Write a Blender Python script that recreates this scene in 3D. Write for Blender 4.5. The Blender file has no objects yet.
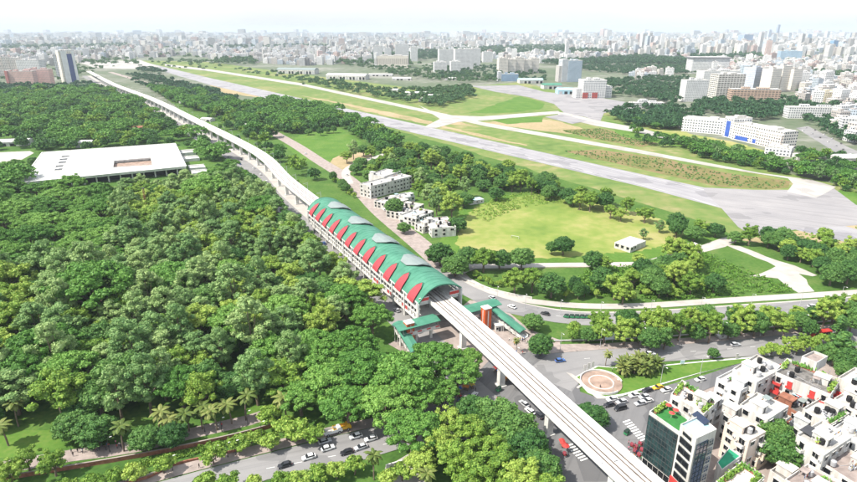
import bpy, math, random
import numpy as np
from mathutils import Vector, Matrix

# ------------------------------------------------------------------ camera, sky, sun, exposure, haze
SC = bpy.context.scene
COL = SC.collection
CAM_H, FPX, PITCH = 125.0, 572.0, math.radians(20.25)
cam_d = bpy.data.cameras.new('camera')
cam_d.sensor_width = 36.0
cam_d.lens = 36.0 * FPX / 857.0
cam_d.clip_start = 1.0
cam_d.clip_end = 90000.0
cam = bpy.data.objects.new('camera', cam_d)
COL.objects.link(cam)
cam.location = (0, 0, CAM_H)
cam.rotation_euler = (math.radians(90) - PITCH, 0, 0)
SC.camera = cam

SUN_DIR = Vector((-0.62, -0.22, 0.0)).normalized()       # horizontal direction towards the sun
SUN_EL = math.radians(52)
W = bpy.data.worlds.new('World')
SC.world = W
W.use_nodes = True
wn = W.node_tree
for n in list(wn.nodes): wn.nodes.remove(n)
wo = wn.nodes.new('ShaderNodeOutputWorld'); wb = wn.nodes.new('ShaderNodeBackground'); ws = wn.nodes.new('ShaderNodeTexSky')
ws.sky_type = 'NISHITA'; ws.sun_disc = False
ws.sun_elevation = SUN_EL
ws.sun_rotation = math.atan2(SUN_DIR.x, SUN_DIR.y)
ws.altitude = 20; ws.air_density = 1.0; ws.dust_density = 2.0; ws.ozone_density = 1.0
wb.inputs['Strength'].default_value = 0.15
veil = wn.nodes.new('ShaderNodeMix'); veil.data_type = 'RGBA'           # thin bright high cloud over the whole sky
vn = wn.nodes.new('ShaderNodeTexNoise'); vn.inputs['Scale'].default_value = 2.2; vn.inputs['Detail'].default_value = 5
vc = wn.nodes.new('ShaderNodeTexCoord'); vp = wn.nodes.new('ShaderNodeMapping'); vp.inputs['Scale'].default_value = (1, 1, 5)
wn.links.new(vc.outputs['Generated'], vp.inputs[0]); wn.links.new(vp.outputs[0], vn.inputs['Vector'])
vr = wn.nodes.new('ShaderNodeMapRange'); vr.inputs[1].default_value = .3; vr.inputs[2].default_value = .7; vr.inputs[3].default_value = .45; vr.inputs[4].default_value = .7
wn.links.new(vn.outputs['Fac'], vr.inputs[0]); wn.links.new(vr.outputs[0], veil.inputs[0])
wn.links.new(ws.outputs[0], veil.inputs[6]); veil.inputs[7].default_value = (5.9, 6.15, 6.4, 1)
wn.links.new(veil.outputs[2], wb.inputs[0]); wn.links.new(wb.outputs[0], wo.inputs[0])

sd = bpy.data.lights.new('sun', 'SUN'); sd.energy = 5.0; sd.angle = math.radians(0.5); sd.color = (1.0, 0.95, 0.86)
sun = bpy.data.objects.new('sun', sd); COL.objects.link(sun)
v_sun = Vector((SUN_DIR.x * math.cos(SUN_EL), SUN_DIR.y * math.cos(SUN_EL), math.sin(SUN_EL)))
sun.rotation_euler = v_sun.to_track_quat('Z', 'Y').to_euler()
sun.location = (0, 0, 400)

SC.view_settings.view_transform = 'Standard'
SC.view_settings.look = 'None'
SC.view_settings.gamma = 1.0
SC.view_settings.use_curve_mapping = False
SC.view_settings.exposure = 0.62
SC.cycles.max_bounces = 5; SC.cycles.diffuse_bounces = 2; SC.cycles.glossy_bounces = 2
SC.cycles.transmission_bounces = 2; SC.cycles.volume_bounces = 0
SC.cycles.use_denoising = True

HAZE_DENSITY = 6.2e-5
HAZE_COLOR = (0.80, 0.90, 1.0, 1)

_s, _c = math.sin(PITCH), math.cos(PITCH)
def P(x, y, z=0.0):
    """photo pixel -> the world point on the level z that it shows"""
    u = (x - 428.5) / FPX; v = (241 - y) / FPX
    t = (CAM_H - z) / (_s - v * _c)
    return Vector((u * t, (_c + v * _s) * t, z))
def PX(pts, z=0.0): return [P(x, y, z) for x, y in pts]

# ------------------------------------------------------------------ materials
MATS = {}
def mat(name, col, rough=0.85, var=0.18, scale=0.25, col2=None, detail=4.0, spec=0.3, metal=0.0, streak=False, bump=0.0):
    if name in MATS: return MATS[name]
    m = bpy.data.materials.new(name); m.use_nodes = True
    nt = m.node_tree; b = nt.nodes['Principled BSDF']
    b.inputs['Roughness'].default_value = rough
    b.inputs['Specular IOR Level'].default_value = spec
    b.inputs['Metallic'].default_value = metal
    g = nt.nodes.new('ShaderNodeNewGeometry')
    mp = nt.nodes.new('ShaderNodeMapping')
    if streak: mp.inputs['Scale'].default_value = (1.0, 1.0, 0.12)
    nt.links.new(g.outputs['Position'], mp.inputs['Vector'])
    n = nt.nodes.new('ShaderNodeTexNoise'); n.inputs['Scale'].default_value = scale; n.inputs['Detail'].default_value = detail
    n.inputs['Roughness'].default_value = 0.62
    nt.links.new(mp.outputs[0], n.inputs['Vector'])
    r = nt.nodes.new('ShaderNodeValToRGB')
    r.color_ramp.elements[0].position = 0.33; r.color_ramp.elements[1].position = 0.67
    c1 = tuple(max(0, x * (1 - var)) for x in col[:3]) + (1,)
    c2 = (tuple(col2[:3]) if col2 else tuple(min(1, x * (1 + var)) for x in col[:3])) + (1,)
    if col2: c1 = tuple(col[:3]) + (1,)
    r.color_ramp.elements[0].color = c1; r.color_ramp.elements[1].color = c2
    nt.links.new(n.outputs['Fac'], r.inputs[0])
    nt.links.new(r.outputs[0], b.inputs['Base Color'])
    if bump:
        bp = nt.nodes.new('ShaderNodeBump'); bp.inputs['Strength'].default_value = bump; bp.inputs['Distance'].default_value = 0.5
        nt.links.new(n.outputs['Fac'], bp.inputs['Height']); nt.links.new(bp.outputs[0], b.inputs['Normal'])
    MATS[name] = m
    return m

def ramp_ground(name, stops, s1, s2, rough=0.95, mix=0.45):
    """ground cover: two noises mixed through a ramp of several real colours"""
    if name in MATS: return MATS[name]
    m = bpy.data.materials.new(name); m.use_nodes = True; nt = m.node_tree; b = nt.nodes['Principled BSDF']
    b.inputs['Roughness'].default_value = rough; b.inputs['Specular IOR Level'].default_value = 0.1
    g = nt.nodes.new('ShaderNodeNewGeometry')
    a = nt.nodes.new('ShaderNodeTexNoise'); a.inputs['Scale'].default_value = s1; a.inputs['Detail'].default_value = 6
    c = nt.nodes.new('ShaderNodeTexNoise'); c.inputs['Scale'].default_value = s2; c.inputs['Detail'].default_value = 5
    nt.links.new(g.outputs['Position'], a.inputs['Vector']); nt.links.new(g.outputs['Position'], c.inputs['Vector'])
    mx = nt.nodes.new('ShaderNodeMix'); mx.inputs[0].default_value = mix
    nt.links.new(a.outputs['Fac'], mx.inputs[2]); nt.links.new(c.outputs['Fac'], mx.inputs[3])
    r = nt.nodes.new('ShaderNodeValToRGB')
    els = r.color_ramp.elements
    els[0].position = stops[0][0]; els[0].color = tuple(stops[0][1]) + (1,)
    els[1].position = stops[-1][0]; els[1].color = tuple(stops[-1][1]) + (1,)
    for p, cc in stops[1:-1]:
        e = els.new(p); e.color = tuple(cc) + (1,)
    nt.links.new(mx.outputs[0], r.inputs[0]); nt.links.new(r.outputs[0], b.inputs['Base Color'])
    MATS[name] = m
    return m

def leaf_mat(name, c1, c2, c3):
    """foliage: every leaf clump face, and every tree, gets its own green"""
    m = bpy.data.materials.new(name); m.use_nodes = True; nt = m.node_tree
    b = nt.nodes['Principled BSDF']; out = nt.nodes['Material Output']
    b.inputs['Roughness'].default_value = 0.6; b.inputs['Specular IOR Level'].default_value = 0.25
    g = nt.nodes.new('ShaderNodeNewGeometry'); oi = nt.nodes.new('ShaderNodeObjectInfo')
    add = nt.nodes.new('ShaderNodeMath'); add.operation = 'MULTIPLY'; add.inputs[1].default_value = 0.62
    nt.links.new(g.outputs['Random Per Island'], add.inputs[0])
    ad2 = nt.nodes.new('ShaderNodeMath'); ad2.operation = 'MULTIPLY_ADD'; ad2.inputs[1].default_value = 0.62
    nt.links.new(oi.outputs['Random'], ad2.inputs[0]); nt.links.new(add.outputs[0], ad2.inputs[2])
    r = nt.nodes.new('ShaderNodeValToRGB'); e = r.color_ramp.elements
    e[0].position = 0.1; e[0].color = c1 + (1,); e[1].position = 1.0; e[1].color = c3 + (1,)
    k = e.new(0.55); k.color = c2 + (1,)
    nt.links.new(ad2.outputs[0], r.inputs[0]); nt.links.new(r.outputs[0], b.inputs['Base Color'])
    tr = nt.nodes.new('ShaderNodeBsdfTranslucent'); nt.links.new(r.outputs[0], tr.inputs['Color'])
    ms = nt.nodes.new('ShaderNodeMixShader'); ms.inputs[0].default_value = 0.22
    nt.links.new(b.outputs[0], ms.inputs[1]); nt.links.new(tr.outputs[0], ms.inputs[2]); nt.links.new(ms.outputs[0], out.inputs['Surface'])
    MATS[name] = m
    return m

def facade_mat(name, win=(0.05, 0.06, 0.08), pitch=3.3, frac=0.55, fl=3.3):
    """far walls: wall colour from the mesh attribute 'col', rows of window openings by floor and bay"""
    m = bpy.data.materials.new(name); m.use_nodes = True; nt = m.node_tree; b = nt.nodes['Principled BSDF']
    b.inputs['Roughness'].default_value = 0.75
    g = nt.nodes.new('ShaderNodeNewGeometry'); at = nt.nodes.new('ShaderNodeAttribute'); at.attribute_name = 'col'
    sx = nt.nodes.new('ShaderNodeSeparateXYZ'); sn = nt.nodes.new('ShaderNodeSeparateXYZ')
    nt.links.new(g.outputs['Position'], sx.inputs[0]); nt.links.new(g.outputs['True Normal'], sn.inputs[0])
    def M(op, a, bb=None, c=None):
        n = nt.nodes.new('ShaderNodeMath'); n.operation = op
        for i, s in enumerate((a, bb, c)):
            if s is None: continue
            if isinstance(s, (int, float)): n.inputs[i].default_value = s
            else: nt.links.new(s, n.inputs[i])
        return n.outputs[0]
    u = M('SUBTRACT', M('MULTIPLY', sx.outputs[1], sn.outputs[0]), M('MULTIPLY', sx.outputs[0], sn.outputs[1]))
    fu = M('FRACT', M('DIVIDE', u, pitch)); fz = M('FRACT', M('DIVIDE', sx.outputs[2], fl))
    mu = M('LESS_THAN', M('ABSOLUTE', M('SUBTRACT', fu, 0.5)), frac / 2)
    mz = M('LESS_THAN', M('ABSOLUTE', M('SUBTRACT', fz, 0.55)), 0.24)
    wall = M('LESS_THAN', M('ABSOLUTE', sn.outputs[2]), 0.5)
    msk = M('MULTIPLY', M('MULTIPLY', mu, mz), wall)
    no = nt.nodes.new('ShaderNodeTexNoise'); no.inputs['Scale'].default_value = 0.12; no.inputs['Detail'].default_value = 4
    nt.links.new(g.outputs['Position'], no.inputs['Vector'])
    k = M('MULTIPLY_ADD', no.outputs['Fac'], 0.5, 0.72)
    vm = nt.nodes.new('ShaderNodeVectorMath'); vm.operation = 'SCALE'
    nt.links.new(at.outputs['Color'], vm.inputs[0]); nt.links.new(k, vm.inputs['Scale'])
    mx = nt.nodes.new('ShaderNodeMix'); mx.data_type = 'RGBA'
    nt.links.new(msk, mx.inputs[0]); nt.links.new(vm.outputs[0], mx.inputs[6]); mx.inputs[7].default_value = win + (1,)
    nt.links.new(mx.outputs[2], b.inputs['Base Color'])
    MATS[name] = m
    return m

def worn(name, base, dark, pale, ang, rough=0.9):
    """paving with long tyre streaks, repair patches and fine grain"""
    m = bpy.data.materials.new(name); m.use_nodes = True; nt = m.node_tree; b = nt.nodes['Principled BSDF']
    b.inputs['Roughness'].default_value = rough; b.inputs['Specular IOR Level'].default_value = 0.2
    g = nt.nodes.new('ShaderNodeNewGeometry')
    def noise(scale, sc, detail=6, rot=0.0):
        mp = nt.nodes.new('ShaderNodeMapping'); mp.vector_type = 'TEXTURE'; mp.inputs['Rotation'].default_value = (0, 0, rot); mp.inputs['Scale'].default_value = sc
        n = nt.nodes.new('ShaderNodeTexNoise'); n.inputs['Scale'].default_value = scale; n.inputs['Detail'].default_value = detail; n.inputs['Roughness'].default_value = .65
        nt.links.new(g.outputs['Position'], mp.inputs[0]); nt.links.new(mp.outputs[0], n.inputs['Vector']); return n.outputs['Fac']
    st = noise(.35, (60, 1, 1), 5, ang); bl = noise(.03, (1, 1, 1), 9)
    vo = nt.nodes.new('ShaderNodeTexVoronoi'); vo.inputs['Scale'].default_value = .07; vo.distance = 'CHEBYCHEV'; nt.links.new(g.outputs['Position'], vo.inputs['Vector'])
    def ramp(f, p0, p1, a, c):
        r = nt.nodes.new('ShaderNodeValToRGB'); r.color_ramp.elements[0].position = p0; r.color_ramp.elements[1].position = p1
        r.color_ramp.elements[0].color = a; r.color_ramp.elements[1].color = c; nt.links.new(f, r.inputs[0]); return r.outputs[0]
    def mix(f, a, c):
        x = nt.nodes.new('ShaderNodeMix'); x.data_type = 'RGBA'; nt.links.new(f, x.inputs[0])
        for i, v in ((6, a), (7, c)):
            if isinstance(v, tuple): x.inputs[i].default_value = v + (1,)
            else: nt.links.new(v, x.inputs[i])
        return x.outputs[2]
    c = mix(ramp(bl, .35, .68, (0, 0, 0, 1), (1, 1, 1, 1)), base, pale)
    c = mix(ramp(st, .5, .78, (0, 0, 0, 1), (.8, .8, .8, 1)), c, dark)
    sp = nt.nodes.new('ShaderNodeSeparateColor'); nt.links.new(vo.outputs['Color'], sp.inputs[0])
    c = mix(ramp(sp.outputs[0], .8, .82, (0, 0, 0, 1), (.45, .45, .45, 1)), c, dark)
    nt.links.new(c, b.inputs['Base Color']); MATS[name] = m
    return m
M_WHITE = mat('white_plaster', (0.36, 0.34, 0.31), col2=(0.64, 0.63, 0.6), scale=0.4, streak=True, detail=9)
M_OFFW = mat('weathered_plaster', (0.36, 0.34, 0.31), col2=(0.66, 0.63, 0.58), scale=0.5, streak=True, detail=9)
M_GREYW = mat('grey_plaster', (0.42, 0.43, 0.43), col2=(0.64, 0.65, 0.65), scale=0.4, streak=True, detail=9)
M_CREAM = mat('cream_plaster', (0.62, 0.52, 0.42), var=0.12, scale=0.4, streak=True)
M_PINK = mat('pink_plaster', (0.66, 0.55, 0.47), var=0.1, scale=0.4, streak=True)
M_ROOF = mat('roof_screed', (0.3, 0.29, 0.27), col2=(0.6, 0.58, 0.55), scale=0.28, detail=9)
M_ROOFD = mat('old_roof', (0.16, 0.15, 0.14), var=0.5, scale=0.5, detail=8)
M_ROOFB = mat('brown_roof', (0.28, 0.23, 0.21), var=0.25, scale=0.4, detail=6)
M_CONC = mat('concrete', (0.58, 0.57, 0.54), var=0.15, scale=0.3, streak=True, detail=6)
M_CONCW = mat('pale_concrete', (0.58, 0.57, 0.54), var=0.2, scale=0.3, detail=7)
M_GLASS = mat('dark_glass', (0.012, 0.014, 0.017), rough=0.25, spec=0.25, var=0.3)
M_GLASSG = mat('curtain_glass', (0.008, 0.014, 0.018), col2=(0.03, 0.07, 0.07), rough=0.12, spec=0.5, scale=0.28, detail=1)
M_GLASSB = mat('blue_glass', (0.02, 0.05, 0.11), rough=0.1, spec=0.7, var=0.4, scale=0.3)
M_BLACK = mat('black_rubber', (0.015, 0.015, 0.016), var=0.2)
M_DARK = mat('dark_steel', (0.05, 0.05, 0.055), rough=0.5)
M_STEEL = mat('grey_steel', (0.4, 0.4, 0.41), rough=0.45)
M_RED = mat('red_paint', (0.5, 0.05, 0.045), rough=0.6, var=0.12)
M_GABLE = mat('red_gable_paint', (0.33, 0.045, 0.055), rough=0.6, var=0.08)
M_ORANGE = mat('orange_cladding', (0.52, 0.1, 0.03), rough=0.6, var=0.12)
M_GREEN = mat('green_roof_sheet', (0.04, 0.165, 0.105), col2=(0.08, 0.245, 0.165), rough=0.55, scale=0.15, detail=9)
M_GREY = mat('grey_roof_sheet', (0.22, 0.26, 0.25), rough=0.5, var=0.08)
M_BARK = mat('bark', (0.16, 0.12, 0.09), var=0.3, scale=1.2)
M_ASPH = worn('asphalt', (0.135, 0.135, 0.14), (0.075, 0.075, 0.08), (0.19, 0.185, 0.185), 1.05)
M_ASPHL = worn('worn_asphalt', (0.21, 0.205, 0.205), (0.13, 0.128, 0.13), (0.27, 0.26, 0.255), 0.3)
M_RUN = worn('runway_concrete', (0.27, 0.26, 0.275), (0.15, 0.145, 0.155), (0.33, 0.32, 0.325), -0.96)
M_TAXI = worn('taxiway_concrete', (0.37, 0.345, 0.32), (0.25, 0.24, 0.23), (0.42, 0.4, 0.37), -0.9)
M_APRON = worn('stained_apron', (0.25, 0.24, 0.245), (0.15, 0.145, 0.15), (0.31, 0.295, 0.295), -0.5)
M_PAVE = mat('pavement_tiles', (0.3, 0.25, 0.225), var=0.22, scale=0.3, detail=8)
M_PAVEW = mat('pale_pavement', (0.4, 0.37, 0.34), var=0.15, scale=0.15, detail=8)
M_BRICK = mat('brick', (0.26, 0.11, 0.07), var=0.3, scale=0.8)
M_LINE = mat('road_paint', (0.78, 0.78, 0.75), var=0.08)
M_TURF = mat('turf_carpet', (0.03, 0.16, 0.035), var=0.2, scale=0.6)
M_SOLAR = mat('solar_cell', (0.02, 0.03, 0.06), rough=0.2, spec=0.6)
M_BLUEROOF = mat('pale_blue_sheet', (0.35, 0.55, 0.62), rough=0.5, var=0.1)
M_BLUE = mat('blue_paint', (0.04, 0.1, 0.4), rough=0.5)
M_SAND = mat('plaza_tiles', (0.3, 0.215, 0.17), var=0.3, scale=0.25, detail=6)
M_GRASS = ramp_ground('lawn_grass', [(0.3, (0.055, 0.125, 0.02)), (0.5, (0.085, 0.17, 0.027)), (0.7, (0.14, 0.2, 0.045))], 0.05, 0.5)
M_FIELD = ramp_ground('field_grass', [(0.3, (0.11, 0.18, 0.035)), (0.45, (0.18, 0.235, 0.052)), (0.55, (0.26, 0.27, 0.085)), (0.68, (0.36, 0.3, 0.15))], 0.018, 0.15, mix=0.3)
M_AIRG = ramp_ground('airfield_grass', [(0.3, (0.08, 0.14, 0.035)), (0.47, (0.13, 0.19, 0.05)), (0.57, (0.19, 0.21, 0.075)), (0.7, (0.31, 0.26, 0.14))], 0.01, 0.08)
M_TAN = ramp_ground('dry_grass', [(0.3, (0.19, 0.19, 0.08)), (0.5, (0.33, 0.26, 0.15)), (0.7, (0.4, 0.31, 0.2))], 0.02, 0.2)
M_SCRUB = ramp_ground('scrub', [(0.32, (0.06, 0.1, 0.025)), (0.46, (0.15, 0.15, 0.05)), (0.58, (0.22, 0.155, 0.085)), (0.72, (0.16, 0.2, 0.05))], 0.03, 0.4)
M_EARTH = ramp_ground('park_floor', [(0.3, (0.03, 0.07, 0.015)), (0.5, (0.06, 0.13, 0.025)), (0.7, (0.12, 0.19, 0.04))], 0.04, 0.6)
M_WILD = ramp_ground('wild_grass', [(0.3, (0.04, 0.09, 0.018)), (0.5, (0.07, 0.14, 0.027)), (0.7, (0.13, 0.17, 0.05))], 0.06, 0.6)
M_TOWN = ramp_ground('town_ground', [(0.3, (0.07, 0.11, 0.05)), (0.5, (0.13, 0.15, 0.1)), (0.66, (0.27, 0.26, 0.23))], 0.004, 0.05)

# ------------------------------------------------------------------ mesh builder
class MB:
    def __init__(s): s.v = []; s.f = []; s.m = []
    def add(s, vs, fs, mi=0):
        o = len(s.v); s.v += [tuple(v) for v in vs]
        for f in fs: s.f.append([i + o for i in f]); s.m.append(mi)
    def prism(s, poly, z0, z1, mi=0, bottom=True, top=True, mtop=None):
        n = len(poly)
        a = sum(poly[i][0] * poly[(i + 1) % n][1] - poly[(i + 1) % n][0] * poly[i][1] for i in range(n))
        if a < 0: poly = poly[::-1]
        vs = [(p[0], p[1], z0) for p in poly] + [(p[0], p[1], z1) for p in poly]
        fs = [[i, (i + 1) % n, n + (i + 1) % n, n + i] for i in range(n)]
        s.add(vs, fs, mi)
        if top: s.add([(p[0], p[1], z1) for p in poly], [list(range(n))], mi if mtop is None else mtop)
        if bottom: s.add([(p[0], p[1], z0) for p in poly], [list(range(n))[::-1]], mi)
    def box(s, cx, cy, z0, sx, sy, sz, rot=0.0, mi=0):
        c, n = math.cos(rot), math.sin(rot)
        pl = [(cx + a * sx / 2 * c - b * sy / 2 * n, cy + a * sx / 2 * n + b * sy / 2 * c) for a, b in ((-1, -1), (1, -1), (1, 1), (-1, 1))]
        s.prism(pl, z0, z0 + sz, mi)
    def tube(s, p, q, r0, r1=None, n=8, mi=0):
        p = Vector(p); q = Vector(q); r1 = r0 if r1 is None else r1
        d = (q - p).normalized(); a = d.orthogonal().normalized(); b = d.cross(a)
        vs = []
        for c, r in ((p, r0), (q, r1)):
            for i in range(n):
                t = 2 * math.pi * i / n
                vs.append(c + a * (r * math.cos(t)) + b * (r * math.sin(t)))
        s.add(vs, [[i, (i + 1) % n, n + (i + 1) % n, n + i] for i in range(n)] + [list(range(n))[::-1], list(range(n, 2 * n))], mi)
    def ring(s, sections, mi=0, close=True, caps=True):
        """loft through sections, each a list of points of equal length"""
        n = len(sections[0]); vs = [p for sec in sections for p in sec]; fs = []
        for k in range(len(sections) - 1):
            for i in range(n if close else n - 1):
                j = (i + 1) % n
                fs.append([k * n + i, k * n + j, (k + 1) * n + j, (k + 1) * n + i])
        if caps and close:
            fs.append(list(range(n))[::-1]); fs.append(list(range((len(sections) - 1) * n, len(sections) * n)))
        s.add(vs, fs, mi)
    def sphere(s, c, r, n=10, m=6, sz=1.0, mi=0, half=False):
        c = Vector(c); secs = []
        lo = 0.0 if half else -math.pi / 2 * 0.98
        for k in range(m + 1):
            t = lo + (math.pi / 2 * 0.98 - lo) * k / m
            secs.append([(c.x + r * math.cos(t) * math.cos(2 * math.pi * i / n), c.y + r * math.cos(t) * math.sin(2 * math.pi * i / n), c.z + r * sz * math.sin(t)) for i in range(n)])
        s.ring(secs, mi)
    def mesh(s, name, mats, smooth=False):
        me = bpy.data.meshes.new(name); me.from_pydata(s.v, [], s.f)
        for m in (mats if isinstance(mats, (list, tuple)) else [mats]): me.materials.append(m)
        me.polygons.foreach_set('material_index', s.m)
        if smooth: me.polygons.foreach_set('use_smooth', [True] * len(s.f))
        me.update()
        return me
    def build(s, name, mats, parent=None, loc=None, smooth=False, rot=0.0):
        return link(name, s.mesh(name, mats, smooth), parent, loc, rot)

def link(name, me, parent=None, loc=None, rot=0.0):
    o = bpy.data.objects.new(name, me); COL.objects.link(o)
    if parent is not None: o.parent = parent
    if loc is not None: o.location = loc
    if rot: o.rotation_euler = (0, 0, rot)
    return o
def tag(o, label=None, cat=None, group=None, kind=None):
    if label: o['label'] = label
    if cat: o['category'] = cat
    if group: o['group'] = group
    if kind: o['kind'] = kind
    return o
def thing(name, loc, label, cat, group=None, rot=0.0):
    o = link(name, None, None, loc, rot); o.empty_display_size = 1.0
    return tag(o, label, cat, group)
KIDS = {}
def kids(o): return [c for c in o.children]
def dup(root, loc, rotz=0.0, scale=1.0, label=None, group=None, tree=None):
    """copy a thing with its parts and sub-parts"""
    if tree is None:
        tree = KIDS.get(root.name)
        if tree is None:
            tree = [(c, list(c.children)) for c in root.children]; KIDS[root.name] = tree
    r = root.copy(); COL.objects.link(r)
    r.location = loc; r.rotation_euler = (0, 0, rotz)
    r.scale = (scale,) * 3 if isinstance(scale, (int, float)) else scale
    if label: r['label'] = label
    if group: r['group'] = group
    for c, gs in tree:
        k = c.copy(); COL.objects.link(k); k.parent = r
        for g in gs:
            q = g.copy(); COL.objects.link(q); q.parent = k
    return r
def catmull(pts, step):
    pts = [Vector(p) for p in pts]
    ext = [pts[0] * 2 - pts[1]] + pts + [pts[-1] * 2 - pts[-2]]
    out = []
    for i in range(1, len(ext) - 2):
        p0, p1, p2, p3 = ext[i - 1:i + 3]
        n = max(2, int((p2 - p1).length / step))
        for k in range(n):
            t = k / n
            out.append(0.5 * ((2 * p1) + (p2 - p0) * t + (2 * p0 - 5 * p1 + 4 * p2 - p3) * t * t + (3 * p1 - p0 - 3 * p2 + p3) * t ** 3))
    out.append(pts[-1])
    return out
def offset(line, d, z=None):
    """line shifted d to its left-hand normal (seen along the line)"""
    out = []
    for i, p in enumerate(line):
        a = line[max(0, i - 1)]; b = line[min(len(line) - 1, i + 1)]
        t = (b - a); t.z = 0; t.normalize()
        q = p + Vector((-t.y, t.x, 0)) * d
        if z is not None: q.z = z
        out.append(q)
    return out
def inpoly(x, y, poly):
    r = False; n = len(poly); j = n - 1
    for i in range(n):
        xi, yi, xj, yj = poly[i][0], poly[i][1], poly[j][0], poly[j][1]
        if (yi > y) != (yj > y) and x < (xj - xi) * (y - yi) / (yj - yi) + xi: r = not r
        j = i
    return r
EXCL = []                                    # places where no tree is scattered
def sheet(name, pts, m, z, jit=0.0, excl=False, world=False, sub=6.0):
    """flat ground sheet; pts in photo pixels on the ground (or world points)"""
    poly = [Vector((p[0], p[1], 0)) for p in pts] if world else PX(pts)
    if excl: EXCL.append(poly)
    if jit:
        rr = random.Random(len(pts) * 7 + int(pts[0][0])); q = []
        for i, a in enumerate(poly):
            b = poly[(i + 1) % len(poly)]; n = max(1, int((b - a).length / sub))
            for k in range(n):
                p = a.lerp(b, k / n)
                q.append(p + Vector((rr.uniform(-jit, jit), rr.uniform(-jit, jit), 0)))
        poly = q
    a = sum(poly[i].x * poly[(i + 1) % len(poly)].y - poly[(i + 1) % len(poly)].x * poly[i].y for i in range(len(poly)))
    if a < 0: poly = poly[::-1]
    import mathutils
    tri = mathutils.geometry.tessellate_polygon([poly])
    mb = MB(); mb.add([(p.x, p.y, z) for p in poly], [list(t) for t in tri])
    for f in mb.f:
        p0, p1, p2 = (Vector(mb.v[i]) for i in f)
        if (p1 - p0).cross(p2 - p0).z < 0: f.reverse()
    return tag(mb.build(name, m), kind='structure')
def ribbon(name, left, right, m, z, kind='structure'):
    mb = MB(); n = len(left)
    mb.add([(p.x, p.y, z) for p in left] + [(p.x, p.y, z) for p in right], [[i, n + i, n + i + 1, i + 1] for i in range(n - 1)])
    o = mb.build(name, m)
    me = o.data
    if me.polygons and me.polygons[0].normal.z < 0: me.flip_normals()
    return tag(o, kind=kind) if kind else o
# ------------------------------------------------------------------ ground, fields, airfield, roads
sheet('ground', [(-45000, -300), (45000, -300), (45000, 45000), (-45000, 45000)], M_TOWN, 0.0, world=True)
# parkland and wooded ground on both sides of the railway
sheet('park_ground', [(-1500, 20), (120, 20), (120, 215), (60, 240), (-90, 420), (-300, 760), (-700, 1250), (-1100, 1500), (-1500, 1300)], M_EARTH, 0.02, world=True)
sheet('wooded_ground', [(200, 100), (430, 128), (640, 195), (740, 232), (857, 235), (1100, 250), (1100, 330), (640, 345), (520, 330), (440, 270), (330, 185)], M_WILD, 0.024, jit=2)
# the old airfield
sheet('airfield_grass', [(120, 60), (210, 62), (300, 74), (430, 90), (520, 82), (640, 110), (760, 165), (860, 190), (1000, 230), (1000, 290), (857, 246), (810, 238), (735, 236), (690, 218), (640, 203), (540, 172), (430, 140), (330, 112), (250, 92), (180, 76)], M_AIRG, 0.03, jit=4, sub=20)
for k, (pts, m) in enumerate((
    ([(208, 84), (235, 90), (300, 104), (318, 112), (262, 98), (225, 93)], M_TAN),
    ([(352, 108), (392, 113), (432, 121), (436, 126), (400, 118.5), (358, 109.6)], M_TAN),
    ([(300, 95.5), (345, 103), (420, 119), (395, 116), (330, 102)], M_TAN),
    ([(432, 122), (462, 122), (530, 140), (528, 146), (500, 141), (440, 127)], M_TAN),
    ([(480, 123), (520, 117), (556, 121), (600, 133), (566, 134)], M_TAN),
    ([(436, 124), (480, 126), (560, 143), (640, 163), (720, 183), (690, 187), (640, 172), (540, 148)], M_AIRG),
    ([(560, 150), (600, 150), (660, 158), (720, 172), (788, 181), (789, 188), (768, 190), (720, 187), (650, 171), (590, 158)], M_SCRUB),
    ([(560, 130), (600, 128), (660, 143), (640, 147), (590, 138)], M_SCRUB),
    ([(470, 113), (520, 96), (545, 103), (540, 110), (500, 113)], M_GRASS),
    ([(490, 119), (545, 116), (540, 122), (505, 124)], M_GRASS),
    ([(605, 120), (650, 130), (720, 147), (690, 149), (620, 136)], M_GRASS),
    ([(818, 196), (840, 190), (900, 196), (940, 215), (857, 206)], M_GRASS),
    ([(735, 241), (790, 232), (860, 216), (960, 238), (960, 280), (857, 262), (800, 250)], M_TAN),
    )):
    sheet('grass_patch', pts, m, 0.05 + 0.004 * k, jit=3, sub=14)
sheet('runway', [(128, 61), (140, 61), (210, 78), (430, 127.2), (640, 174), (706, 188), (800, 214), (1000, 268), (1000, 280), (800, 231), (724, 209), (640, 186.4), (425, 135.6), (210, 85)], M_RUN, 0.12, excl=True)
sheet('runway_apron', [(700, 187.5), (755, 190), (800, 190), (832, 187), (856, 205), (900, 213), (880, 224), (800, 229), (752, 236), (738, 227), (722, 209)], M_APRON, 0.14, excl=True)
sheet('taxiway', [(165, 64), (210, 69.3), (300, 83), (430, 110.5), (484, 122.5), (640, 150), (760, 173), (812, 180), (836, 187), (826, 193), (816, 198), (787, 192), (793, 184), (788, 178.5), (720, 168), (640, 153.5), (484, 126), (430, 113.5), (300, 85.5), (210, 71.3), (165, 66)], M_TAXI, 0.16, excl=True)
sheet('taxiway_link', [(418, 105), (440, 115), (482, 116.5), (558, 111), (562, 113.5), (484, 120.5), (458, 122), (436, 128), (424, 127), (440, 119)], M_TAXI, 0.18, excl=True)
sheet('aircraft_apron', [(470, 86), (518, 85), (545, 92), (588, 96), (625, 102), (634, 109), (604, 113), (600, 122), (585, 117), (564, 113), (554, 104), (528, 97), (496, 92)], M_APRON, 0.2, excl=True)
sheet('apron_link', [(558, 112), (566, 113), (600, 121), (640, 128), (690, 142), (686, 144), (640, 133), (596, 126), (558, 117)], M_TAXI, 0.22, excl=True)
sheet('dark_apron', [(545, 117), (562, 114), (588, 121), (572, 124)], M_APRON, 0.24)
sheet('pale_road', [(78, 62), (140, 60), (160, 67), (135, 69), (95, 68)], M_TAXI, 0.2)
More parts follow.
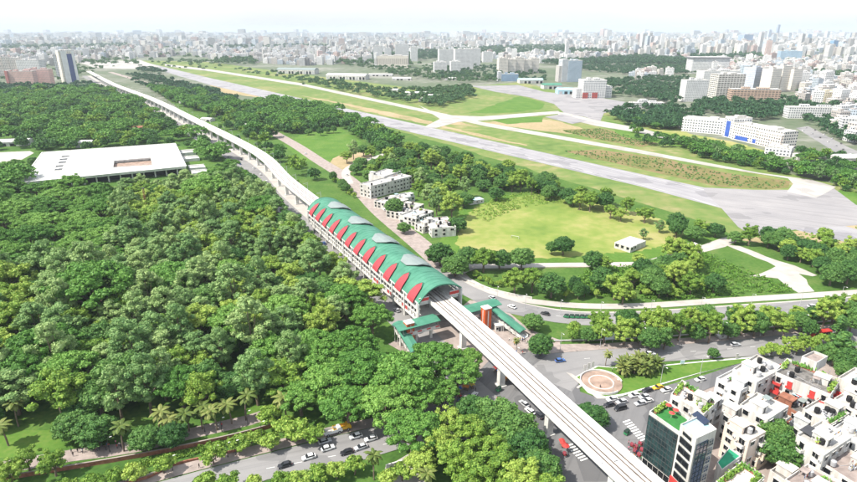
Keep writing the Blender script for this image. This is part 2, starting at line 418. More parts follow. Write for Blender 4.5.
# school field beside the woods and the grass in front of it
sheet('sports_field', [(437, 262), (446, 232), (447, 213), (478, 204), (500, 196), (548, 190), (640, 214), (715, 232), (722, 243), (640, 262), (560, 263)], M_GRASS, 0.06, jit=2)
sheet('worn_field', [(455, 244), (462, 222), (474, 207), (500, 200), (545, 192), (580, 197), (630, 211), (690, 228), (676, 243), (640, 251), (600, 254), (560, 258), (520, 259), (470, 256)], M_FIELD, 0.085, jit=1.2, sub=2.5)
sheet('lawn', [(300, 135), (340, 128), (362, 142), (360, 152), (330, 165), (300, 160), (285, 146)], M_GRASS, 0.06, jit=1.5)
sheet('lawn', [(380, 219), (392, 214), (425, 226), (422, 236), (405, 233)], M_GRASS, 0.06, jit=1)
sheet('worn_lawn', [(332, 160), (344, 152), (366, 151), (376, 158), (352, 172), (336, 174), (324, 168)], M_TAN, 0.07, jit=1.5)
sheet('field_track', [(440, 272), (470, 264), (560, 263), (640, 262), (700, 246), (722, 238), (742, 235), (740, 240), (725, 247), (705, 252), (640, 267), (560, 267), (475, 269), (450, 280)], M_PAVEW, 0.1, excl=True)
sheet('dirt_track', [(724, 245), (740, 246), (775, 260), (795, 266), (815, 275), (812, 276), (800, 274), (815, 291), (798, 293), (778, 279), (750, 276), (770, 271), (776, 266), (748, 254)], M_PAVEW, 0.11, jit=0.8, excl=True)

def line_px(pts, step=8.0, z=0.0): return catmull([P(x, y, z) for x, y in pts], step)
# ---- railway centre line at deck level
DECK_Z = 13.0
rail_px = [(640, 482.5), (600, 446), (562, 411), (504, 358), (440, 300)]
near = [P(x, y, DECK_Z) for x, y in rail_px]
far = [P(x, y, DECK_Z) for x, y in ((288, 181), (256, 151.5), (196, 120.5), (152, 99), (113, 84), (88, 71))]
v0 = near[0] + (near[0] - near[-1]).normalized() * 90
s_dir = (far[0] - near[-1]).normalized()
RAIL = catmull([v0, near[0], near[2], near[-1], near[-1].lerp(far[0], 0.45)] + far, 6.0)
def rail_at(y):
    for a, b in zip(RAIL, RAIL[1:]):
        if a.y <= y <= b.y: return a.lerp(b, (y - a.y) / (b.y - a.y))
    return RAIL[-1]
RG = [Vector((p.x, p.y, 0)) for p in RAIL]
def seg(y0, y1): return [p for p in RG if y0 <= p.y <= y1]
def corridor(y0, y1, a, b):
    s = seg(y0, y1)
    return offset(s, a), offset(s, b)
def road_strip(name, y0, y1, a, b, m, z, excl=True):
    L, R = corridor(y0, y1, a, b)
    if excl: EXCL.append(L + R[::-1])
    return ribbon(name, L, R, m, z)
# airport road: left carriageway, median under the piers, right carriageway that swings away at the station
road_strip('road', 150, 1900, 19, 4.5, M_ASPHL, 0.06)
road_strip('median_strip', 215, 1900, 4.5, -6.0, M_PAVEW, 0.04)
rr_px = [(470, 292), (440, 262), (416, 241), (380, 211), (349, 180), (318, 160), (290, 142), (250, 121), (205, 103), (150, 84), (110, 72)]
RR = line_px(rr_px)
ribbon('road', offset(RR, 7), offset(RR, -7), M_PAVE, 0.09); EXCL.append(offset(RR, 8) + offset(RR, -8)[::-1])
ring_ = line_px([(349, 184), (346, 172), (356, 164), (380, 156), (394, 152), (420, 152)])
ribbon('lane', offset(ring_, 4), offset(ring_, -4), M_PAVEW, 0.12); EXCL.append(offset(ring_, 5) + offset(ring_, -5)[::-1])
gl = [p for p in RG if 232 < p.y < 1500]; gr = [p for p in RR if 232 < p.y < 1500]
sheet('verge', [(p.x, p.y) for p in offset(gl, -5.8)] + [(p.x, p.y) for p in gr], M_WILD, 0.035, world=True)
# the road curving away to the right
CR = line_px([(440, 268), (470, 291), (500, 304), (535, 313), (580, 319), (640, 319), (720, 314), (857, 304), (1000, 293)])
ribbon('road', offset(CR, 6.5), offset(CR, -6), M_ASPHL, 0.13); EXCL.append(offset(CR, 9) + offset(CR, -9)[::-1])
ribbon('kerb_strip', offset(CR, 7.6), offset(CR, 6.5), M_PAVEW, 0.15)
FP = line_px([(452, 272), (478, 286), (505, 296), (535, 302), (580, 306), (640, 306), (720, 301), (857, 292.5), (1000, 283)])
ribbon('footpath', offset(FP, 2.8), offset(FP, -2.8), M_PAVEW, 0.16); EXCL.append(offset(FP, 4) + offset(FP, -4)[::-1])
# station forecourt and junction
sheet('station_forecourt', [(388, 344), (420, 330), (445, 320), (470, 300), (500, 305), (530, 330), (560, 340), (560, 352), (528, 362), (500, 368), (470, 372), (420, 362)], M_PAVE, 0.05, excl=True)
sheet('junction', [(440, 392), (470, 380), (490, 360), (530, 352), (575, 360), (580, 392), (615, 404), (660, 398), (660, 440), (640, 470), (700, 540), (560, 540), (520, 440), (460, 430), (420, 420), (400, 425)], M_ASPH, 0.17, excl=True)
# avenue on the right: two carriageways, lawn island with a round plaza
sheet('road', [(524, 372), (550, 354), (600, 350), (640, 348), (740, 340), (857, 327), (1000, 311), (1000, 330), (857, 346), (790, 356), (740, 357), (663, 362), (612, 366), (585, 374), (572, 392)], M_ASPHL, 0.2, excl=True)
sheet('road', [(585, 398), (610, 400), (640, 393), (700, 377), (745, 362), (800, 352), (857, 344), (857, 357), (790, 366), (745, 372), (716, 386), (690, 396), (660, 404), (655, 440), (610, 440)], M_ASPH, 0.23, excl=True)
sheet('pavement', [(540, 345), (600, 344), (640, 342), (740, 334), (857, 322), (1000, 306), (1000, 311), (857, 327), (740, 340), (640, 348), (600, 350), (548, 354)], M_PAVE, 0.26)
sheet('verge', [(560, 336), (640, 326), (740, 318), (857, 308), (1000, 297), (1000, 306), (857, 321), (740, 334), (640, 342), (580, 345)], M_WILD, 0.09, jit=0.6)
mbk = MB()
isl = [(574, 378), (596, 366.5), (620, 368.5), (660, 366), (700, 362), (752, 357.5), (748, 361.5), (700, 373.5), (660, 385.5), (622, 396.5), (604, 399.5), (588, 393)]
EXCL.append(PX(isl))
mbk.prism([(p.x, p.y) for p in PX(isl)], 0.0, 0.34, 0)
tag(mbk.build('traffic_island', [M_CONCW]), kind='structure')
cen = sum((p for p in PX(isl)), Vector()) / len(isl)
sheet('island_lawn', [(c.x + (cen.x - c.x) * 0.035, c.y + (cen.y - c.y) * 0.09) for c in PX(isl)], M_GRASS, 0.345, world=True)
sheet('island_path', [(566, 373), (572, 374.5), (607, 399.5), (597, 399.5)], M_PAVEW, 0.352)
sheet('island_path', [(576, 388), (588, 380.5), (589.5, 381.5), (578, 389.5)], M_PAVEW, 0.356)
# bottom left road with pavements
BL_U = [(60, 512), (150, 485), (210, 468.5), (333, 437), (390, 424), (445, 402), (478, 380)]
BL_L = [(200, 510), (267, 480), (364, 460), (410, 446), (470, 440), (530, 436), (545, 440)]
sheet('road', BL_U + BL_L[::-1], M_ASPHL, 0.185, excl=True)
bu = line_px(BL_U, 6)
ribbon('pavement', offset(bu, 5.2), offset(bu, 0.4), M_PAVE, 0.19); EXCL.append(offset(bu, 6) + offset(bu, 0)[::-1])
sheet('forecourt', [(385, 468), (412, 452), (424, 458), (430, 500), (380, 500)], M_PAVEW, 0.1, excl=True)
# park paths and lawns
pk = line_px([(-60, 478), (30, 463), (75, 455), (134, 447), (206, 430), (250, 420), (272, 412)], 5)
ribbon('park_path', offset(pk, 3.0), offset(pk, -3.0), M_PAVE, 0.08); EXCL.append(offset(pk, 4.5) + offset(pk, -4.5)[::-1])
sheet('park_lawn', [(-30, 432), (60, 430), (75, 446), (30, 455), (-30, 464)], M_GRASS, 0.06, jit=0.6, excl=True)
sheet('park_lawn', [(136, 385), (160, 388), (156, 410), (140, 410)], M_GRASS, 0.06, jit=0.6)
sheet('park_lawn', [(200, 424), (258, 404), (272, 408), (250, 415), (205, 428)], M_GRASS, 0.065, jit=0.5)
sheet('park_lawn', [(240, 372), (262, 364), (268, 384), (246, 388)], M_GRASS, 0.06, jit=0.6, excl=True)
for pts in ([(88, 362), (92, 362), (86, 406), (81, 406)], [(96, 364), (99.5, 364), (95.5, 396), (91.5, 396)]):
    sheet('park_path', pts, M_PAVEW, 0.09, excl=True)
sheet('plaza', [(-40, 154), (30, 151), (34, 153), (14, 164), (4, 173), (-40, 180)], M_PAVEW, 0.05, excl=True)
sheet('housing_ground', [(640, 470), (652, 402), (700, 392), (745, 372), (800, 366), (1000, 345), (1000, 560), (700, 560)], M_PAVE, 0.1, excl=True)
# markings
def dash(line, d, w, z, on=2.5, off=6.5):
    mb = MB(); acc = 0.0
    for a, b in zip(line, line[1:]):
        if acc % (on + off) < on:
            t = (b - a); t.z = 0
            if t.length < 1e-4: continue
            t.normalize(); n = Vector((-t.y, t.x, 0))
            q = a + n * d; L = min(on, (b - a).length * 0.98)
            mb.add([q - n * w, q + n * w, q + n * w + t * L, q - n * w + t * L], [[0, 3, 2, 1]])
            o = len(mb.v) - 4
            for i in range(o, o + 4): mb.v[i] = (mb.v[i][0], mb.v[i][1], z)
        acc += (b - a).length
    return tag(mb.build('lane_markings', M_LINE), kind='structure')
up_av = line_px([(560, 361), (640, 355), (740, 348.5), (857, 336)], 2.5)
dash(up_av, 0, 0.075, 0.27)
dash(line_px([(620, 404), (660, 396), (720, 376)], 2.5), 0, 0.075, 0.27)
dash(line_px([(230, 476), (364, 450), (430, 430)], 2.5), 0, 0.075, 0.22)
dash(CR, 0.5, 0.075, 0.17)
mz = MB()
for k in range(9):
    a = P(623 + k * 2.1, 423 + k * 2.3); b = P(630 + k * 2.1, 420.5 + k * 2.3); d = (b - a); d.normalize(); n = Vector((-d.y, d.x, 0)) * 0.28
    mz.add([(p.x, p.y, 0.28) for p in (a - n, b - n, b + n, a + n)], [[0, 1, 2, 3]])
for k in range(7):
    a = P(566 + k * 2.4, 447 + k * 2.4); b = P(573 + k * 2.4, 444.5 + k * 2.4); d = (b - a); d.normalize(); n = Vector((-d.y, d.x, 0)) * 0.28
    mz.add([(p.x, p.y, 0.28) for p in (a - n, b - n, b + n, a + n)], [[0, 1, 2, 3]])
tag(mz.build('zebra_crossings', M_LINE), kind='structure')

mk = MB()
def stripe(pts, w, z, name='runway_markings', m=None):
    ln = line_px(pts, 12); L, R = offset(ln, w), offset(ln, -w); return ribbon(name, L, R, m or M_LINE, z)
M_FADED = mat('faded_paint', (0.42, 0.41, 0.4), var=0.3, scale=0.05, detail=8)
stripe([(140, 63.4), (210, 79), (430, 128.3), (640, 175.6), (704, 190)], .45, .15, m=M_FADED)
stripe([(140, 66.5), (210, 83.6), (430, 135), (640, 184.8), (716, 206)], .45, .15, m=M_FADED)
stripe([(210, 70.3), (300, 84.2), (430, 112), (484, 124.2), (640, 151.7), (760, 175.2), (812, 186)], .3, .19, m=mat('faded_yellow', (.45, .36, .12), var=.3, scale=.05))
stripe([(440, 273), (510, 269), (640, 264.5), (703, 249.5)], .2, .13, 'track_edge', M_SAND)
# ------------------------------------------------------------------ elevated railway
via = thing('railway_viaduct', (near[2].x, near[2].y, 0), 'long pale concrete elevated railway viaduct with two tracks running through the green roofed station', 'viaduct')
VO = Vector((near[2].x, near[2].y, 0))
def sweep(line, prof, mi=0):
    mb = MB(); secs = []
    for i, p in enumerate(line):
        a = line[max(0, i - 1)]; b = line[min(len(line) - 1, i + 1)]
        t = b - a; t.z = 0; t.normalize(); n = Vector((t.y, -t.x, 0))
        secs.append([(p.x + n.x * x - VO.x, p.y + n.y * x - VO.y, p.z + z) for x, z in prof])
    mb.ring(secs, mi); return mb
RL = RAIL
sweep(RL, [(-4.9, -0.55), (-4.9, -0.1), (4.9, -0.1), (4.9, -0.55), (2.6, -1.0), (2.0, -2.4), (-2.0, -2.4), (-2.6, -1.0)][::-1]).build('deck', M_CONCW, via)
for s in (-1, 1):
    sweep(RL, [(s * 5.15, -0.75), (s * 5.15, 1.0), (s * 4.9, 1.0), (s * 4.9, -0.75)][::s]).build('parapet', M_CONCW, via)
    sweep(RL, [(s * 3.7, -0.09), (s * 3.7, 0.25), (s * 4.88, 0.25), (s * 4.88, -0.09)][::-s]).build('cable_trough', M_CONC, via)
M_RAIL = mat('rail_steel', (0.09, 0.065, 0.05), rough=0.6, var=0.25, scale=0.5)
M_PLINTH = mat('track_plinth', (0.5, 0.48, 0.45), var=0.2, scale=0.5, detail=6)
for s in (-1, 1):
    tr = sweep(RL, [(s * 2.05 - 1.25, -0.095), (s * 2.05 - 1.25, 0.02), (s * 2.05 + 1.25, 0.02), (s * 2.05 + 1.25, -0.095)][::-1]).build('track', M_PLINTH, via)
    for q in (-0.72, 0.72):
        x = s * 2.05 + q
        sweep(RL, [(x - 0.16, 0.022), (x - 0.1, 0.2), (x + 0.1, 0.2), (x + 0.16, 0.022)][::-1]).build('rail', M_RAIL, tr)
# piers and catenary masts
def pier_mb():
    mb = MB()
    mb.ring([[(x, y, z) for x, y in ((-a, -b), (a, -b), (a, b), (-a, b))] for a, b, z in ((1.15, 1.0, 0), (1.15, 1.0, 8.2), (2.6, 1.1, 9.6), (2.6, 1.1, 10.55))])
    mb.box(0, 0, 0, 3.4, 3.2, 0.5)
    return mb
pier_me = pier_mb().mesh('pier', M_CONCW)
mm = MB(); mm.tube((0, 0, 0.2), (0, 0, 7.2), 0.14, 0.1, 6); mm.tube((0, 0, 6.6), (-3.0, 0, 6.3), 0.07, 0.06, 5); mm.tube((0, 0, 5.4), (-3.0, 0, 6.2), 0.05, 0.05, 5)
mast_me = mm.mesh('catenary_mast', M_STEEL)
STN = near[-1].copy()                                      # deck centre at the near end of the station roof
S_LEN = 157.0
S_AX = (far[0] - near[-1]).normalized()
_j = MB(); _j.box(0, 0, -.095, 9.7, .28, .012); _j.box(-5.02, 0, 1.002, .36, .2, .02); _j.box(5.02, 0, 1.002, .36, .2, .02); joint_me = _j.mesh('expansion_joint', M_DARK)
acc = 0.0; nxt = 9.0; k = 0; nm = 0
for a, b in zip(RL, RL[1:]):
    L = (b - a).length
    while acc + L >= nxt and a.y < 1500:
        p = a.lerp(b, (nxt - acc) / L); t = (b - a); rot = math.atan2(t.y, t.x) - math.pi / 2
        inst = (p - STN).dot(S_AX)
        if k % 2 == 0 and p.y < 800 and not (-2 < inst < S_LEN + 2): link('expansion_joint', joint_me, via, (p.x - VO.x, p.y - VO.y, DECK_Z), rot)
        if k % 2 == 0: link('pier', pier_me, via, (p.x - VO.x, p.y - VO.y, 0), rot)
        if not (-4 < inst < S_LEN + 4) and p.y < 1200 and k % 2 == 1:
            n = Vector((math.cos(rot), math.sin(rot), 0))
            q = p + n * 4.6
            if p.y > 250: link('catenary_mast', mast_me, via, (q.x - VO.x, q.y - VO.y, DECK_Z), rot)
        nxt += 15.0; k += 1
    acc += L

# ------------------------------------------------------------------ station (local x to the right, y away along the railway)
S_ROT = math.atan2(S_AX.y, S_AX.x) - math.pi / 2
stn = thing('railway_station', (STN.x, STN.y, 0), 'long elevated railway station with arched green roof, red gables and white framed side walls', 'station', rot=S_ROT)
S_N = Vector((math.cos(S_ROT), math.sin(S_ROT), 0))
def SW(x, y, z=0): return Vector((STN.x, STN.y, 0)) + S_N * x + S_AX * y + Vector((0, 0, z))
def SL(p):
    d = p - Vector((STN.x, STN.y, 0)); return d.dot(S_N), d.dot(S_AX)
HW, ZE, ZC = 10.8, 14.0, 20.6
ZR = 17.0                                                  # the eave on the right stands higher
def arch(x):
    e = ZE if x < 0 else ZR
    return e + (ZC - e) * max(0.0, 1 - abs(x / HW) ** 2.1)
xs = [HW * math.sin(math.pi / 2 * k / 12) for k in range(-12, 13)]
r = MB(); N = 60
r.add([(x, y, arch(x)) for y in (0, S_LEN) for x in xs], [[i, i + 1, 25 + i + 1, 25 + i] for i in range(24)])
r.add([(x, y, arch(x) - 0.35) for y in (0, S_LEN) for x in xs], [[i, 25 + i, 25 + i + 1, i + 1] for i in range(24)], 1)
for y in (0, S_LEN):
    r.add([(x, y, arch(x)) for x in xs] + [(x, y, arch(x) - 0.35) for x in xs], [[i, 25 + i, 26 + i, i + 1] for i in range(24)], 0)
roof = r.build('roof', [M_GREEN, M_STEEL], stn)
sm = MB()
for k in range(1, 52):
    y = k * 3.0
    sm.ring([[(x, y - 0.05, arch(x) + 0.01), (x, y - 0.05, arch(x) + 0.07), (x, y + 0.05, arch(x) + 0.07), (x, y + 0.05, arch(x) + 0.01)] for x in xs[1:-1]])
sm.build('roof_seams', M_GREEN, roof)
# white rim at the open ends
for y in (-0.25, S_LEN + 0.25):
    e = MB()
    e.ring([[(x, y - 0.3, arch(x) - 0.45), (x, y - 0.3, arch(x) + 0.15), (x, y + 0.3, arch(x) + 0.15), (x, y + 0.3, arch(x) - 0.45)] for x in xs])
    e.build('roof_rim', M_GREEN, roof)
    for x in (-HW, HW):
        e = MB(); e.box(x, y, 4.4, 0.7, 0.7, arch(x) - 4.8); e.build('end_frame', M_CONCW, stn)
# raised grey ridge vents
for k in range(4):
    y = 22 + k * 35.0; v = MB()
    pr = [-3.4, 0.6, 3.0, 6.0, 7.8, 9.6]; ends = [(4.5, 10.5), (0.0, 15.0), (0.0, 15.0), (0.0, 15.0), (0.0, 15.0), (3.4, 12.6)]
    top = [(x, arch(x) + 1.25 - 0.07 * abs(x - 2.5)) for x in pr]
    v.ring([[(x, y + a, z), (x, y + b, z), (x, y + b, z - .25), (x, y + a, z - .25)][::-1] for (x, z), (a, b) in zip(top, ends)])
    pr = [x for x in xs if -1 < x < 8.6]
    for dy in (1.6, 13.4):
        v.ring([[(x, y + dy, arch(x) + 0.05), (x, y + dy, arch(x) + 1.1), (x, y + dy + 0.2, arch(x) + 1.1), (x, y + dy + 0.2, arch(x) + 0.05)] for x in pr[1:-1]], 1)
    v.build('roof_vent', [M_GREY, M_DARK], roof)
# red gable dormers along the left eave, each with its green hood
for k in range(12):
    y = 6.5 + k * 12.9; g = MB()
    xa, xb = -HW - 0.9, -4.8
    pts = [(xa - 0.1, y - 3.4, ZE - 0.9), (xa - 0.1, y + 3.4, ZE - 0.9)]
    w0 = 3.9
    secs = []
    for t in (0, .2, .4, .6, .8, 1.0):
        z = (ZE - 1.2) + t * (arch(-4.8) + 0.6 - ZE + 1.2); w = w0 * math.sqrt(max(0.0, 1 - t ** 1.6)) * (0.75 + 0.25 * t) + 0.06
        x = xa - .1 + (xb - xa) * t ** 1.55 * 0.93
        secs.append([(x, y - w, z), (x - 0.02, y - w, z + 0.15), (x - 0.02, y + w, z + 0.15), (x, y + w, z)])
    face = MB()
    n = len(secs); vs = []; fs = []
    for s_ in secs: vs += [s_[0], s_[3]]
    fs = [[2 * i + 1, 2 * i, 2 * i + 2, 2 * i + 3] for i in range(n - 1)]
    vs2 = [(x + 0.35, yy, z - 0.25) for x, yy, z in vs]
    face.add(vs + vs2, fs + [[2 * n + i for i in f[::-1]] for f in fs])
    face.build('red_gable', M_GABLE, stn)
    hood = MB()
    for sgn in (-1, 1):
        a = [Vector((s_[0][0], y + sgn * abs(s_[0][1] - y) * 1.04, s_[0][2] + 0.12)) for s_ in secs]
        b = [Vector((min(-1.2, p.x + 4.6 * (1 - i / n) + 0.4), y + sgn * abs(p.y - y) * 0.35, 0)) for i, p in enumerate(a)]
        for q in b: q.z = arch(q.x) + 0.06
        m_ = len(a)
        hood.add(a + b, [[i, i + 1, m_ + i + 1, m_ + i] if sgn > 0 else [i, m_ + i, m_ + i + 1, i + 1] for i in range(m_ - 1)])
    hood.build('gable_hood', M_GREEN, stn)
# side walls: white frames with openings, slabs, platforms
for s in (-1, 1):
    w = MB()
    X = s * (HW - 0.25)
    for z, h in ((4.4, 1.1), (7.6, 0.5), (10.2, 1.3), (13.2 if s < 0 else 14.2, 0.85)): w.box(X, S_LEN / 2, z, 0.5, S_LEN - 1.0, h)
    for k in range(0, 49):
        y = 1 + k * (S_LEN - 2) / 48
        big = k % 4 == 0
        w.box(X - s * 0.02 if not big else X + s * 0.15, y, 4.3, 0.42 if not big else 0.8, 0.45 if not big else 0.9, arch(s * HW) - 4.6)
    if s > 0: w.box(X, S_LEN / 2, 16.1, 0.5, S_LEN - 1.0, 0.85)
    w.build('side_frame', M_CONCW, stn)
    for k in range(48):
        y = 1 + (k + 0.5) * (S_LEN - 2) / 48; pn = MB()
        if k % 3 != 1: pn.box(X - s * 0.25, y, 8.1, 0.12, 2.4, 2.0, mi=0)
        if (k * 7) % 5 < 3: pn.box(X - s * 0.25, y, 11.5, 0.12, 2.4, 0.8 + 0.5 * (k % 2), mi=1)
        if k in (3, 4, 8, 9, 13, 14): pn.box(X + s * 0.05, y, 5.6, 0.12, 1.9, 1.5, mi=2)
        if pn.v: pn.build('side_panel', [M_GLASS, M_STEEL, M_RED], stn)
    pf = MB(); pf.box(s * 7.6, S_LEN / 2, 12.2, 4.6, S_LEN - 1.6, 1.9); pf.build('platform', M_CONC, stn)
    e = MB()
    e.box(s * 7.7, 0.6, 14.1, 4.6, 0.3, 1.5); e.build('end_barrier', M_RED, stn)
    e = MB(); e.box(s * 7.7, 0.58, 15.6, 4.8, 0.5, 0.25); e.box(s * 7.7, 0.58, 13.7, 4.8, 0.5, 0.4); e.build('end_rail', M_CONCW, stn)
m = MB(); m.box(0, S_LEN / 2, 5.2, 2 * HW - 1.2, S_LEN - 2, 0.6); m.build('concourse_floor', M_CONC, stn)
for k in range(13):
    for s in (-1, 1):
        m = MB(); m.box(s * 8.8, 5 + k * 12.2, 0, 1.1, 1.1, 5.19); m.build('column', M_CONCW, stn)
for k in range(14):
    m = MB(); y = 1.5 + k * 11.8
    for x0, x1 in zip(xs[1:-2], xs[2:-1]): m.tube((x0, y, arch(x0) - 0.6), (x1, y, arch(x1) - 0.6), 0.16, 0.16, 5)
    m.build('roof_rib', M_STEEL, stn)
# ---- entrances: covered bridge across the road, stair canopies, lift towers
def canopy(parent, a, b, w, th=0.25, m=M_GREEN, name='canopy_roof', ridge=0.7):
    a = Vector(a); b = Vector(b); d = (b - a); d.z = 0; d.normalize(); n = Vector((d.y, -d.x, 0)) * (w / 2)
    mb = MB(); secs = []
    for p in (a, b):
        secs.append([p - n, p + Vector((0, 0, ridge)), p + n, p + n - Vector((0, 0, th)), p + Vector((0, 0, ridge - th)), p - n - Vector((0, 0, th))])
    mb.ring([s_[::-1] for s_ in secs]); return mb.build(name, m, parent)
def flight(parent, a, b, w, m=M_CONC, name='stair', rail=True):
    a = Vector(a); b = Vector(b); d = (b - a); d.z = 0; L = d.length; d.normalize(); n = Vector((d.y, -d.x, 0)) * (w / 2)
    st = max(2, int(abs(a.z - b.z) / 0.45)); mb = MB()
    for k in range(st):
        p = a + (b - a) * ((k + 0.5) / st); mb.box(p.x, p.y, p.z - 0.55, L / st * 1.02, w, 0.55, math.atan2(d.y, d.x))
    o = mb.build(name, m, parent)
    if rail:
        rb = MB()
        for s in (-1, 1):
            q = n * s * 1.02; z = Vector((0, 0, 1.05))
            rb.ring([[p + q - n * .03, p + q - n * .03 + z, p + q + n * .03 + z, p + q + n * .03] for p in (a, b)])
        rb.build('handrail', M_WHITE, o)
    return o
lx0, ly0 = SL(P(394, 319, 9.6)); rx0, ry0 = SL(P(489, 299, 9.6))
yb = -7.0
E_L = thing('station_entrance', SW(lx0, yb), 'green roofed footbridge, stair and orange lift tower on the forest side of the station', 'station entrance', group=None, rot=S_ROT)
E_R = thing('station_entrance', SW(rx0, yb), 'green roofed stair canopy and red lift tower between the station and the curving road', 'station entrance', rot=S_ROT)
for E_, x0, sg, pxa, pxb, liftpx, lm in ((E_L, lx0, -1, (398, 322), (416, 351), (409, 333), M_ORANGE), (E_R, rx0, 1, (488, 304), (523, 331), (486, 318), M_ORANGE)):
    def loc(p): a_, b_ = SL(p); return Vector((a_ - x0, b_ - yb, p.z))
    inner = -sg * (abs(x0) - 5.6)
    br = MB(); br.box(inner / 2, 0, 5.2, abs(inner), 5.4, 0.5); 
    for yy in (-2.6, 2.6): br.box(inner / 2, yy, 5.7, abs(inner), 0.12, 1.1)
    br.build('bridge_deck', M_CONCW, E_)
    for i in range(5):
        for yy in (-2.4, 2.4):
            c = MB(); c.tube((inner * i / 4.2, yy, 5.7), (inner * i / 4.2, yy, 9.1), 0.12, 0.12, 6); c.build('canopy_post', M_WHITE, E_)
    for i in range(3):
        c = MB(); c.box(inner * i / 2.4, 0, 0, 1.0, 1.0, 5.2); c.build('pillar', M_CONCW, E_)
    pan = MB()
    for i in range(8):
        if i % 2: pan.box(inner * (i + .5) / 8, -2.68, 6.0, abs(inner) / 9, 0.06, 0.6)
    pan.build('advert_panel', M_RED, E_)
    canopy(E_, (-sg * -2.6, 0, 9.2), (inner, 0, 9.2), 7.0)
    ta = loc(P(*pxa, 8.8)); tb = loc(P(*pxb, 3.2))
    d = (tb - ta); 
    canopy(E_, ta + Vector((0, 0, 0.1)), tb, 4.6, ridge=0.5, name='stair_canopy')
    flight(E_, ta - Vector((0, 0, 3.2)), Vector((tb.x, tb.y, 0.3)) + Vector((d.x, d.y, 0)).normalized() * 1.5, 3.6)
    for i in range(6):
        p = ta.lerp(tb, (i + .3) / 6); n = Vector((d.y, -d.x, 0)).normalized()
        for s in (-1, 1):
            q = p + n * 2.0 * s; c = MB(); c.tube((q.x, q.y, 0.0), (q.x, q.y, p.z - 0.1), 0.12, 0.12, 6); c.build('canopy_post', M_WHITE, E_)
    lp = loc(P(*liftpx, 5.5)); lt = MB()
    lt.box(lp.x, lp.y, 0, 3.4, 3.4, 10.6); t_ = lt.build('lift_tower', lm, E_)
    cp = MB(); cp.box(lp.x, lp.y, 10.605, 3.7, 3.7, 0.35); cp.box(lp.x - 1.71, lp.y, 2, 0.06, 0.5, 7.8); cp.box(lp.x, lp.y - 1.72, 2, 0.5, 0.06, 7.8); cp.build('lift_cap', M_CONCW, t_)
# ------------------------------------------------------------------ buildings
WIN = {}
def window_mesh(w, h, shade=True, pane=None):
    key = (round(w, 1), round(h, 1), shade, pane)
    if key not in WIN:
        m = MB()
        m.box(0, 0, 0.04, w - 0.1, 0.08, h - 0.08, mi=1)
        f = 0.07
        m.box(-w / 2 + f / 2, -0.05, 0, f, 0.14, h); m.box(w / 2 - f / 2, -0.05, 0, f, 0.14, h)
        m.box(0, -0.052, h - f, w - 2 * f, 0.14, f); m.box(0, -0.052, 0, w - 2 * f, 0.18, f)
        if w > 1.9: m.box(0, -0.045, f, 0.05, 0.1, h - 2 * f)
        if shade: m.box(0, -0.14, h + 0.1, w + 0.3, 0.28, 0.09)
        WIN[key] = m.mesh('window', [M_WHITE, pane or M_GLASS])
    return WIN[key]
def inset(poly, d):
    n = len(poly); out = []
    for i in range(n):
        p, a, b = poly[i], poly[i - 1], poly[(i + 1) % n]
        u = (p - a).normalized(); v = (b - p).normalized()
        nu = Vector((-u.y, u.x, 0)); nv = Vector((-v.y, v.x, 0))
        k = (nu + nv); k = k / max(0.3, k.dot(nu))
        out.append(p + k * d)
    return out
def ccw(poly):
    a = sum(poly[i].x * poly[(i + 1) % len(poly)].y - poly[(i + 1) % len(poly)].x * poly[i].y for i in range(len(poly)))
    return poly if a > 0 else poly[::-1]
BR = random.Random(11)
def shell(mb, poly, h, par=0.9, base=0.0, mw=0, mr=1, t=0.22):
    """walls with a parapet round a sunk roof"""
    n = len(poly); inn = inset(poly, t)
    for i in range(n):
        a, b = poly[i], poly[(i + 1) % n]; c, d = inn[(i + 1) % n], inn[i]
        V = lambda p, z: (p.x, p.y, z)
        mb.add([V(a, base), V(b, base), V(b, h), V(a, h)], [[0, 1, 2, 3]], mw)
        mb.add([V(a, h), V(b, h), V(c, h), V(d, h)], [[0, 1, 2, 3]], mw)
        mb.add([V(d, h), V(c, h), V(c, h - par), V(d, h - par)], [[0, 1, 2, 3]], mw)
    mb.add([(p.x, p.y, h - par) for p in inn], [list(range(n))], mr)
def tank(parent, x, y, z, r=0.8, h=1.5, m=None):
    t = MB(); t.tube((0, 0, 0), (0, 0, h), r, r, 12); t.tube((0, 0, h), (0, 0, h + 0.25), r, 0.25, 12)
    for a in (0, 2.1, 4.2): t.box(0.6 * math.cos(a), 0.6 * math.sin(a), -0.4, 0.12, 0.12, 0.4)
    return t.build('water_tank', m or M_BLACK, parent, (x, y, z + 0.4))
def planter(parent, a, b, z, n, seed=0):
    """a long box of bushes on a roof edge"""
    rr = random.Random(seed); mb = MB(); lv = MB()
    a = Vector(a); b = Vector(b); d = (b - a); L = d.length; d.normalize()
    c = (a + b) / 2; mb.box(c.x, c.y, z, L, 0.8, 0.5, math.atan2(d.y, d.x))
    o = mb.build('planter', M_BRICK, parent)
    for k in range(n):
        p = a + d * (L * rr.random()); hh = rr.uniform(.4, 1.3)
        for q in range(16):
            c = Vector((p.x + rr.gauss(0, .35), p.y + rr.gauss(0, .35), z + .5 + abs(rr.gauss(0, .5)) * hh))
            u = Vector((rr.gauss(0, 1), rr.gauss(0, 1), rr.gauss(0, .6))).normalized() * .22; w = u.orthogonal().normalized() * .22
            lv.add([c - u - w, c + u - w, c + u + w, c - u + w], [[0, 1, 2, 3]])
    lv.build('roof_plants', MATS['leaf_rain' if seed % 2 else 'leaf_yellow'], o)['kind'] = 'stuff'
leaf_mat('leaf_rain', (0.05, 0.145, 0.022), (0.11, 0.255, 0.042), (0.21, 0.37, 0.075))
leaf_mat('leaf_yellow', (0.08, 0.175, 0.024), (0.18, 0.305, 0.042), (0.34, 0.44, 0.085))
